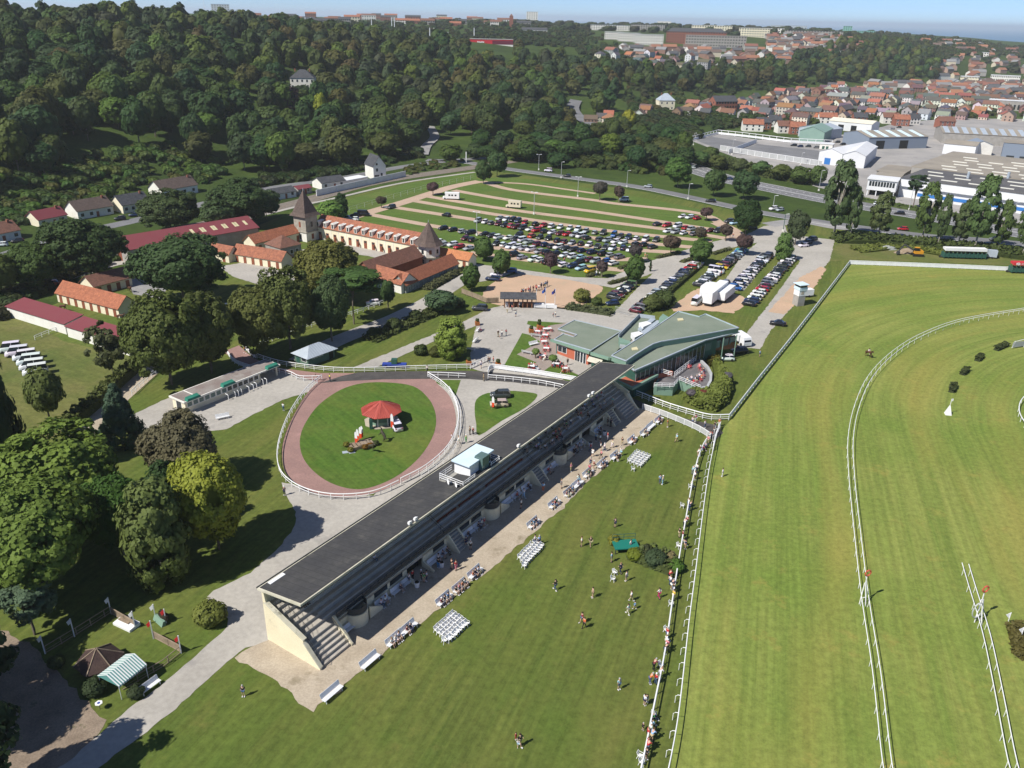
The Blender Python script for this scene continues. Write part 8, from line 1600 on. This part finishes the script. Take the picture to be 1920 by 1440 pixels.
mass('avenue_hedge','clipped hedge along the right side of the first avenue',[bandpx([(1312,500),(1260,545),(1212,590)],1.6)],1.3,(.060,.075,.024),.2,14,dome=False)
for k,pxs in enumerate(([(1140,534),(1160,529),(1182,522)],[(1277,493),(1300,486)],[(1335,478),(1370,468)],[(1230,485),(1275,475)],[(1160,505),(1178,500)],[(1100,520),(1122,514)])): mass('kerb_hedge','low rounded hedge strip at a car-park corner, %s from the left' % nth([3,5,6,4,2,1][k]),[bandpx(pxs,1.6)],.9,(.080,.088,.035),.2,12)
mass('flower_bed','shrubby flower bed on the lawn behind the crowd rail',[[(1178,1042),(1200,1030),(1230,1035),(1262,1045),(1272,1062),(1266,1086),(1235,1074),(1200,1060),(1172,1050)]],1.4,(.075,.095,.03),.2,14,'shrubs',rough=.5)
for u,v,s,c,lab in ((1190,1048,1.1,(.13,.16,.02),'yellow-green bush left in the lawn flower bed'),(1208,1045,1.2,(.055,.065,.03),'dark bush in the middle of the lawn flower bed'),(1228,1058,1.5,(.05,.075,.035),'large round bush in the lawn flower bed'),(1264,1070,1.1,(.09,.17,.03),'bright green bush at the rail end of the flower bed'),(1255,1052,1.0,(.20,.17,.08),'straw-coloured bush in the lawn flower bed'),(1152,1020,.9,(.18,.18,.03),'yellow bush beside the green platform'),(395,1165,1.9,(.14,.16,.035),'round yellow-green shrub at the gravel corner'),(178,1300,1.2,(.04,.06,.025),'dark shrub beside the striped canopy'),(255,1306,.9,(.05,.07,.03),'small shrub left of the path bench'),(108,1250,.9,(.06,.08,.03),'low shrub at the back fence'),(790,665,1.5,(.05,.07,.02),'dark round bush left of the willow'),(815,668,1.4,(.075,.085,.02),'olive bush beside the willow'),(1090,565,2.2,(.14,.15,.035),'yellow-green bush beside the entrance fence'),(1118,572,1.4,(.07,.10,.025),'green bush beside the avenue gate'),(1222,580,2.6,(.085,.105,.03),'tall willowy bush behind the restaurant'),(1245,574,2.8,(.06,.085,.025),'large green bush behind the restaurant'),(780,600,1.6,(.06,.08,.025),'low thicket beside the service path'),(740,618,1.8,(.055,.075,.024),'thicket in the ditch between paths'),(700,632,1.5,(.06,.078,.025),'thicket at the lower end of the ditch'),(862,575,1.5,(.055,.075,.03),'shrub beside the low conifer')):
    p = G(u,v); r = thing('shrub',lab,'shrub',(p.x,p.y,.03),trand.uniform(0,6)); q = obj('foliage',CROWN['bush'],r,tuple(x * 1.2 for x in c)); s *= 1.2; q.scale = (s,s,s * .85); q.location = (0,0,s * .6)
mass('entrance_shrubs','low shrub border right of the entrance flags',[bandpx([(1062,577),(1100,582),(1150,590)],4)],1.0,(.075,.09,.04),.25,8,'shrubs',rough=.5); mass('ditch_growth','rough ditch vegetation between the service road and path',[bandpx([(690,640),(740,618),(800,592),(850,572)],5)],.9,(.06,.075,.022),.3,6,'shrubs',rough=.6)
mass('stable_shrubs','flowering shrubs along the half-timbered stable wall',[bandpx([(800,545),(830,528),(858,512)],3)],1.2,(.075,.08,.035),.25,9,'shrubs',rough=.6)
mass('roadside_thicket','dark bramble thicket under the roadside poplars',[bandpx([(1560,450),(1640,453),(1740,462),(1840,472),(1960,488)],9)],1.9,(.050,.068,.018),.5,2.6,'shrubs',rough=.6); mass('verge_growth','rough yellow-green growth in front of the poplars',[bandpx([(1600,470),(1680,462),(1780,478)],7)],.7,(.11,.13,.028),.35,3,'shrubs',rough=.6)
mass('factory_hedge','long clipped hedge between the dual carriageway and factory',[bandpx([(1600,374),(1700,392),(1830,412),(1960,436)],4)],1.5,(.070,.10,.025),.4,3); mass('court_hedge','bushy hedge between the courts and dual carriageway',[bandpx([(1300,300),(1380,318),(1450,332),(1530,345)],12)],3.2,(.058,.075,.022),.6,2,rough=.6)
for k,(u,v,vt,w) in enumerate(((1310,312,280,40),(1345,318,290,36),(1385,322,295,34),(1425,330,300,36),(1462,338,304,40),(1500,345,310,44),(1532,348,308,36),(1250,300,262,40),(1330,300,272,34))): mark('broadleaf_tree','green tree in the belt before the courts, %s from the left' % nth([2,4,5,6,7,8,9,1,3][k]),u,v,vt,w,'wood%d' % (k % 4),jit((.055,.075,.022),.2),clear=.05)
# garden terraces and scrub on the slope behind the cottages
def bushes(region,n,smin,smax,cols,name,lab,cat='shrubs'):
    g = random.Random(n); V = []; Q = []; K = []; o = 0; b,q = crown_np(140,18,20,.2); c,cq = core_np(.7,7,4)
    us = [p[0] for p in region]; vs = [p[1] for p in region]; k = 0; t = 0
    while k < n and t < n * 30:
        t += 1; u,v = g.uniform(min(us),max(us)),g.uniform(min(vs),max(vs))
        if not in_poly(u,v,region): continue
        p = hit(u,v)
        if p is None: continue
        k += 1; s = g.uniform(smin,smax); vv = np.concatenate([b,c]) * np.array([s,s,s * g.uniform(.6,.9)]) + np.array([p.x,p.y,p.z + s * .45]); V.append(vv); Q.append(np.concatenate([q,cq + len(b)]) + o); o += len(vv); K.append(np.tile(np.array([*[x * 1.3 for x in jit(g.choice(cols),.2)],1]),(len(vv),1)))
    me = mesh_np(name,np.concatenate(V),np.concatenate(Q),M['leaf_mass']); at = me.color_attributes.new('Col','FLOAT_COLOR','POINT'); at.data.foreach_set('color',np.concatenate(K).astype(np.float32).ravel()); meta(obj(name,me),lab,cat,kind='stuff')
bushes([(-60,420),(-60,330),(60,320),(180,290),(330,270),(430,310),(420,345),(330,350),(220,375),(120,395),(30,430)],260,1.5,3.8,[(.055,.09,.02),(.075,.115,.024),(.045,.075,.02),(.085,.12,.024)],'garden_scrub','terraced garden shrubs and scrub behind the cottages'); bushes([(480,352),(640,328),(760,302),(800,296),(790,280),(640,318),(480,336)],120,1.6,3.6,[(.03,.05,.016),(.04,.06,.02)],'wood_edge','dark undergrowth along the foot of the wood'); bushes([(760,330),(860,312),(870,300),(840,300),(760,316)],50,1,2.2,[(.085,.10,.03),(.07,.09,.025)],'railway_scrub','yellow-green scrub between railway and road')
bushes([(840,305),(960,290),(1045,312),(1160,320),(1260,332),(1290,305),(1230,262),(1080,242),(960,268)],170,2.2,5.0,[(.05,.07,.02),(.065,.085,.022),(.04,.06,.02)],'belt_scrub','dense undergrowth filling the tree belt beside the upper road'); bushes([(0,600),(0,545),(110,515),(230,480),(230,492),(110,530)],90,1.2,2.6,[(.035,.05,.016),(.05,.065,.02)],'lane_scrub','dark undergrowth beside the stable lane')
bushes([(1120,104),(1240,98),(1400,96),(1480,84),(1600,80),(1640,100),(1560,160),(1470,180),(1380,180),(1300,205),(1190,215),(1150,150)],430,2.4,5.2,[(.045,.066,.02),(.055,.07,.022),(.038,.055,.02),(.07,.085,.024)],'town_trees','trees and gardens between the hillside houses','trees'); bushes([(1440,240),(1560,172),(1760,160),(2000,150),(2000,226),(1700,222)],330,2.0,4.6,[(.05,.07,.022),(.06,.08,.022),(.04,.06,.02)],'town_gardens','garden trees scattered through the lower town','trees')
bushes([(1600,66),(1640,60),(1700,66),(1780,78),(1920,92),(2000,96),(2000,118),(1920,110),(1820,102),(1760,116),(1640,96)],900,4,8,[(.05,.066,.024),(.045,.06,.024),(.06,.075,.026)],'ridge_wood','wooded ridge running down to the sea','wood'); bushes([(380,40),(480,34),(640,40),(800,46),(960,50),(1100,46),(1300,47),(1450,50),(1640,62),(1640,70),(1440,56),(1300,52),(1110,54),(1090,90),(960,84),(760,66),(600,48)],620,3,6,[(.042,.058,.02),(.05,.064,.022),(.036,.05,.02)],'plateau_trees','tree belts across the plateau and skyline','trees')
bushes([(1150,222),(1240,212),(1330,206),(1440,224),(1345,246),(1300,262),(1240,256)],150,3.5,6,[(.04,.06,.02),(.05,.07,.022)],'street_trees','dense trees between the hamlet and the courts','trees'); bushes([(1085,62),(1130,58),(1135,80),(1190,90),(1240,92),(1245,100),(1120,108),(1080,100)],130,3,5.5,[(.045,.066,.022),(.055,.075,.024)],'slope_trees','trees on the slope below the white flats','trees')
def skyline():
    g = random.Random(8); V = []; Q = []; K = []; o = 0; b,q = crown_np(150,20,18,.2); c,cq = core_np(.75,7,4)
    for i in range(420):
        a = g.uniform(-.1,.60); d = g.uniform(1500,2300); x,y = d * math.sin(a),d * math.cos(a); z = float(TZ(x,y)); s = g.uniform(4,8.5); vv = np.concatenate([b,c]) * np.array([s * g.uniform(1,1.6),s * 1.2,s * .8]) + np.array([x,y,z + s * .6]); V.append(vv); Q.append(np.concatenate([q,cq + len(b)]) + o); o += len(vv); K.append(np.tile(np.array([*jit((.06,.08,.03),.2),1]),(len(vv),1)))
    me = mesh_np('skyline_trees',np.concatenate(V),np.concatenate(Q),M['leaf_mass']); at = me.color_attributes.new('Col','FLOAT_COLOR','POINT'); at.data.foreach_set('color',np.concatenate(K).astype(np.float32).ravel()); meta(obj('skyline_trees',me),'distant tree clumps along the skyline','trees',kind='stuff')
skyline()
# --- track furniture
def jump(u0,v0,u1,v1,h,lab):
    mass('brush_hedge',lab,[bandpx([(u0,v0),(u1,v1)],1.3)],h,(.040,.050,.018),.16,30,'hedge',dome=False)
for k,(a,b,c,d) in enumerate(((1783,737,1788,724),(1803,704,1813,694),(1831,678,1841,669),(1866,658,1888,648))): jump(a,b,c,d,1.0,'dark brush hedge on the inner course, %s from the marker cone' % nth(k + 1))
p = G(1777,777); r = thing('marker_cone','tall white pyramid marker with a pennant on the inner course','marker',(p.x,p.y,.04)); mb = MB(); mb.cone(0,0,0,.8,1.9,.12,4,.6); mb.build('pyramid',M['white_paint'],r); mb = MB(); mb.tube([(0,0,1.9),(0,0,3.4)],.05,5); mb.bx(-.05,.35,-.02,.02,2.9,3.4); mb.build('pennant',M['white_paint'],r)
p = G(1912,652); r = thing('hurdle_wing','white boarded hurdle wing cut by the right edge','hurdle',(p.x,p.y,.04),.35); mb = MB(); mb.bx(-2.6,1.2,-.05,.05,.3,1.6); mb.build('board',M['mesh_grey'],r); mb = MB(); mb.bar((-2.6,0,.2),(-2.0,0,1.9),.12,.12); mb.bar((1.2,0,0),(1.2,0,3),.15,.15); mb.bar((-2.4,0,1.75),(1.2,0,2.1),.1,.1); mb.build('frame',M['white_paint'],r)
def winning_post(u,v,lab,s=1.0,ring=False):
    p = G(u,v); r = thing('winning_post',lab,'winning post',(p.x,p.y,.04),.3); r.scale = (s,) * 3; mb = MB()
    for x in (-.5,.5): mb.bar((x,0,0),(x * .3,.3,3.2),.09,.09)
    mb.bar((0,-.6,0),(0,.3,3.2),.09,.09); mb.bar((-.4,0,1.0),(.4,0,1.0),.07,.07); mb.bar((0,.3,3.0),(0,.35,4.4),.09,.09); mb.build('frame',M['white_paint'],r)
    q = MB(); q.tube([(.42 * math.cos(a),.3,4.75 + .42 * math.sin(a)) for a in [6.2832 * i / 16 for i in range(17)]],.1,6); q.build('disc_ring',mat('ring_red',(.50,.10,.06),.6),r)
    if ring: q = MB(); q.tube([(-.6 + .75 * math.cos(a),.0,1.9 + 1.1 * math.sin(a)) for a in [6.2832 * i / 18 for i in range(19)]],.08,6); q.build('mirror_ring',M['mesh_grey'],r)
winning_post(1617,1132,'white winning post with red ring on the long double rail'); winning_post(1833,1166,'white winning post with red ring and grey oval at the right',1.05,True)
mass('turf_bank','brown-green turf bank jump cut by the right edge',[[(1884,1172),(1905,1168),(1960,1180),(1960,1240),(1912,1240),(1898,1230)]],.9,(.085,.075,.022),.18,12,'jump',rough=.2)
for k,(u,v) in enumerate(((1888,1172),(1912,1200))):
    p = G(u,v); r = thing('bank_flag','white flag on a post %s' % ('behind the turf bank' if k == 0 else 'at the right edge on the turf bank'),'flag',(p.x,p.y,.04)); mb = MB(); mb.tube([(0,0,0),(0,0,2.0)],.05,5); mb.build('post',M['white_paint'],r); mb = MB(); mb.add([(0,0,2.0),(-.55,0,1.6),(-.1,0,1.1),(0,0,1.2)],[(0,1,2,3)]); q = mb.build('cloth',M['white_cloth'],r); q.modifiers.new('s','SOLIDIFY').thickness = .03
# green viewing platform on the lawn
p = G(1172,1030); r = thing('viewing_platform','raised green platform with railing beside the flower bed','platform',(p.x,p.y,.03),.15); mb = MB(); mb.bx(-1.8,1.8,-1.1,1.1,.75,.9); mb.build('deck',mat('platform_green',(.01,.16,.12),.7),r)
for x in (-1.7,1.7):
    for y in (-1,1): mb = MB(); mb.bx(x - .06,x + .06,y - .06,y + .06,0,.75); mb.build('leg',M['dark_metal'],r)
mb = MB()
for x in (-1.7,0,1.7): mb.tube([(x,1.05,.9),(x,1.05,1.9)],.04,5)
mb.tube([(-1.7,1.05,1.9),(1.7,1.05,1.9)],.04,5); mb.tube([(-1.7,1.05,1.4),(1.7,1.05,1.4)],.04,5); mb.build('railing',M['green_dark'],r)
# carousel-like blue stand behind the ring and banner
p = G(738,694); r = thing('barrow_stall','low green and blue float trailer behind the ring rail','trailer',(p.x,p.y + 1.5,.05)); mb = MB(); mb.bx(-2.6,2.6,-.6,.6,.4,.9); mb.build('bed',M['blue_paint'],r); mb = MB(); mb.bx(-.6,.6,-.5,.5,.9,2.0); mb.build('cab',M['green_dark'],r)
for x in (-1.8,1.8):
    for s in (-1,1): mb = MB(); mb.tube([(x,s * .6 - .1,.35),(x,s * .6 + .1,.35)],.35,10); mb.build('wheel',M['tyre'],r)
# --- haze over the valley
m,nt,b = _new('valley_air'); nt.nodes.remove(b); pv = _n(nt,'ShaderNodeVolumePrincipled'); pv.inputs['Color'].default_value = (.93,.97,1,1); pv.inputs['Density'].default_value = .00010; pv.inputs['Anisotropy'].default_value = .2; nt.links.new(pv.outputs[0],nt.nodes['Material Output'].inputs['Volume'])
mb = MB(); mb.bx(-45000,45000,-45000,45000,-14,125); hz = mb.build('haze',M['valley_air']); meta(hz,'thin blue summer haze lying over the valley and sea','haze',kind='stuff')
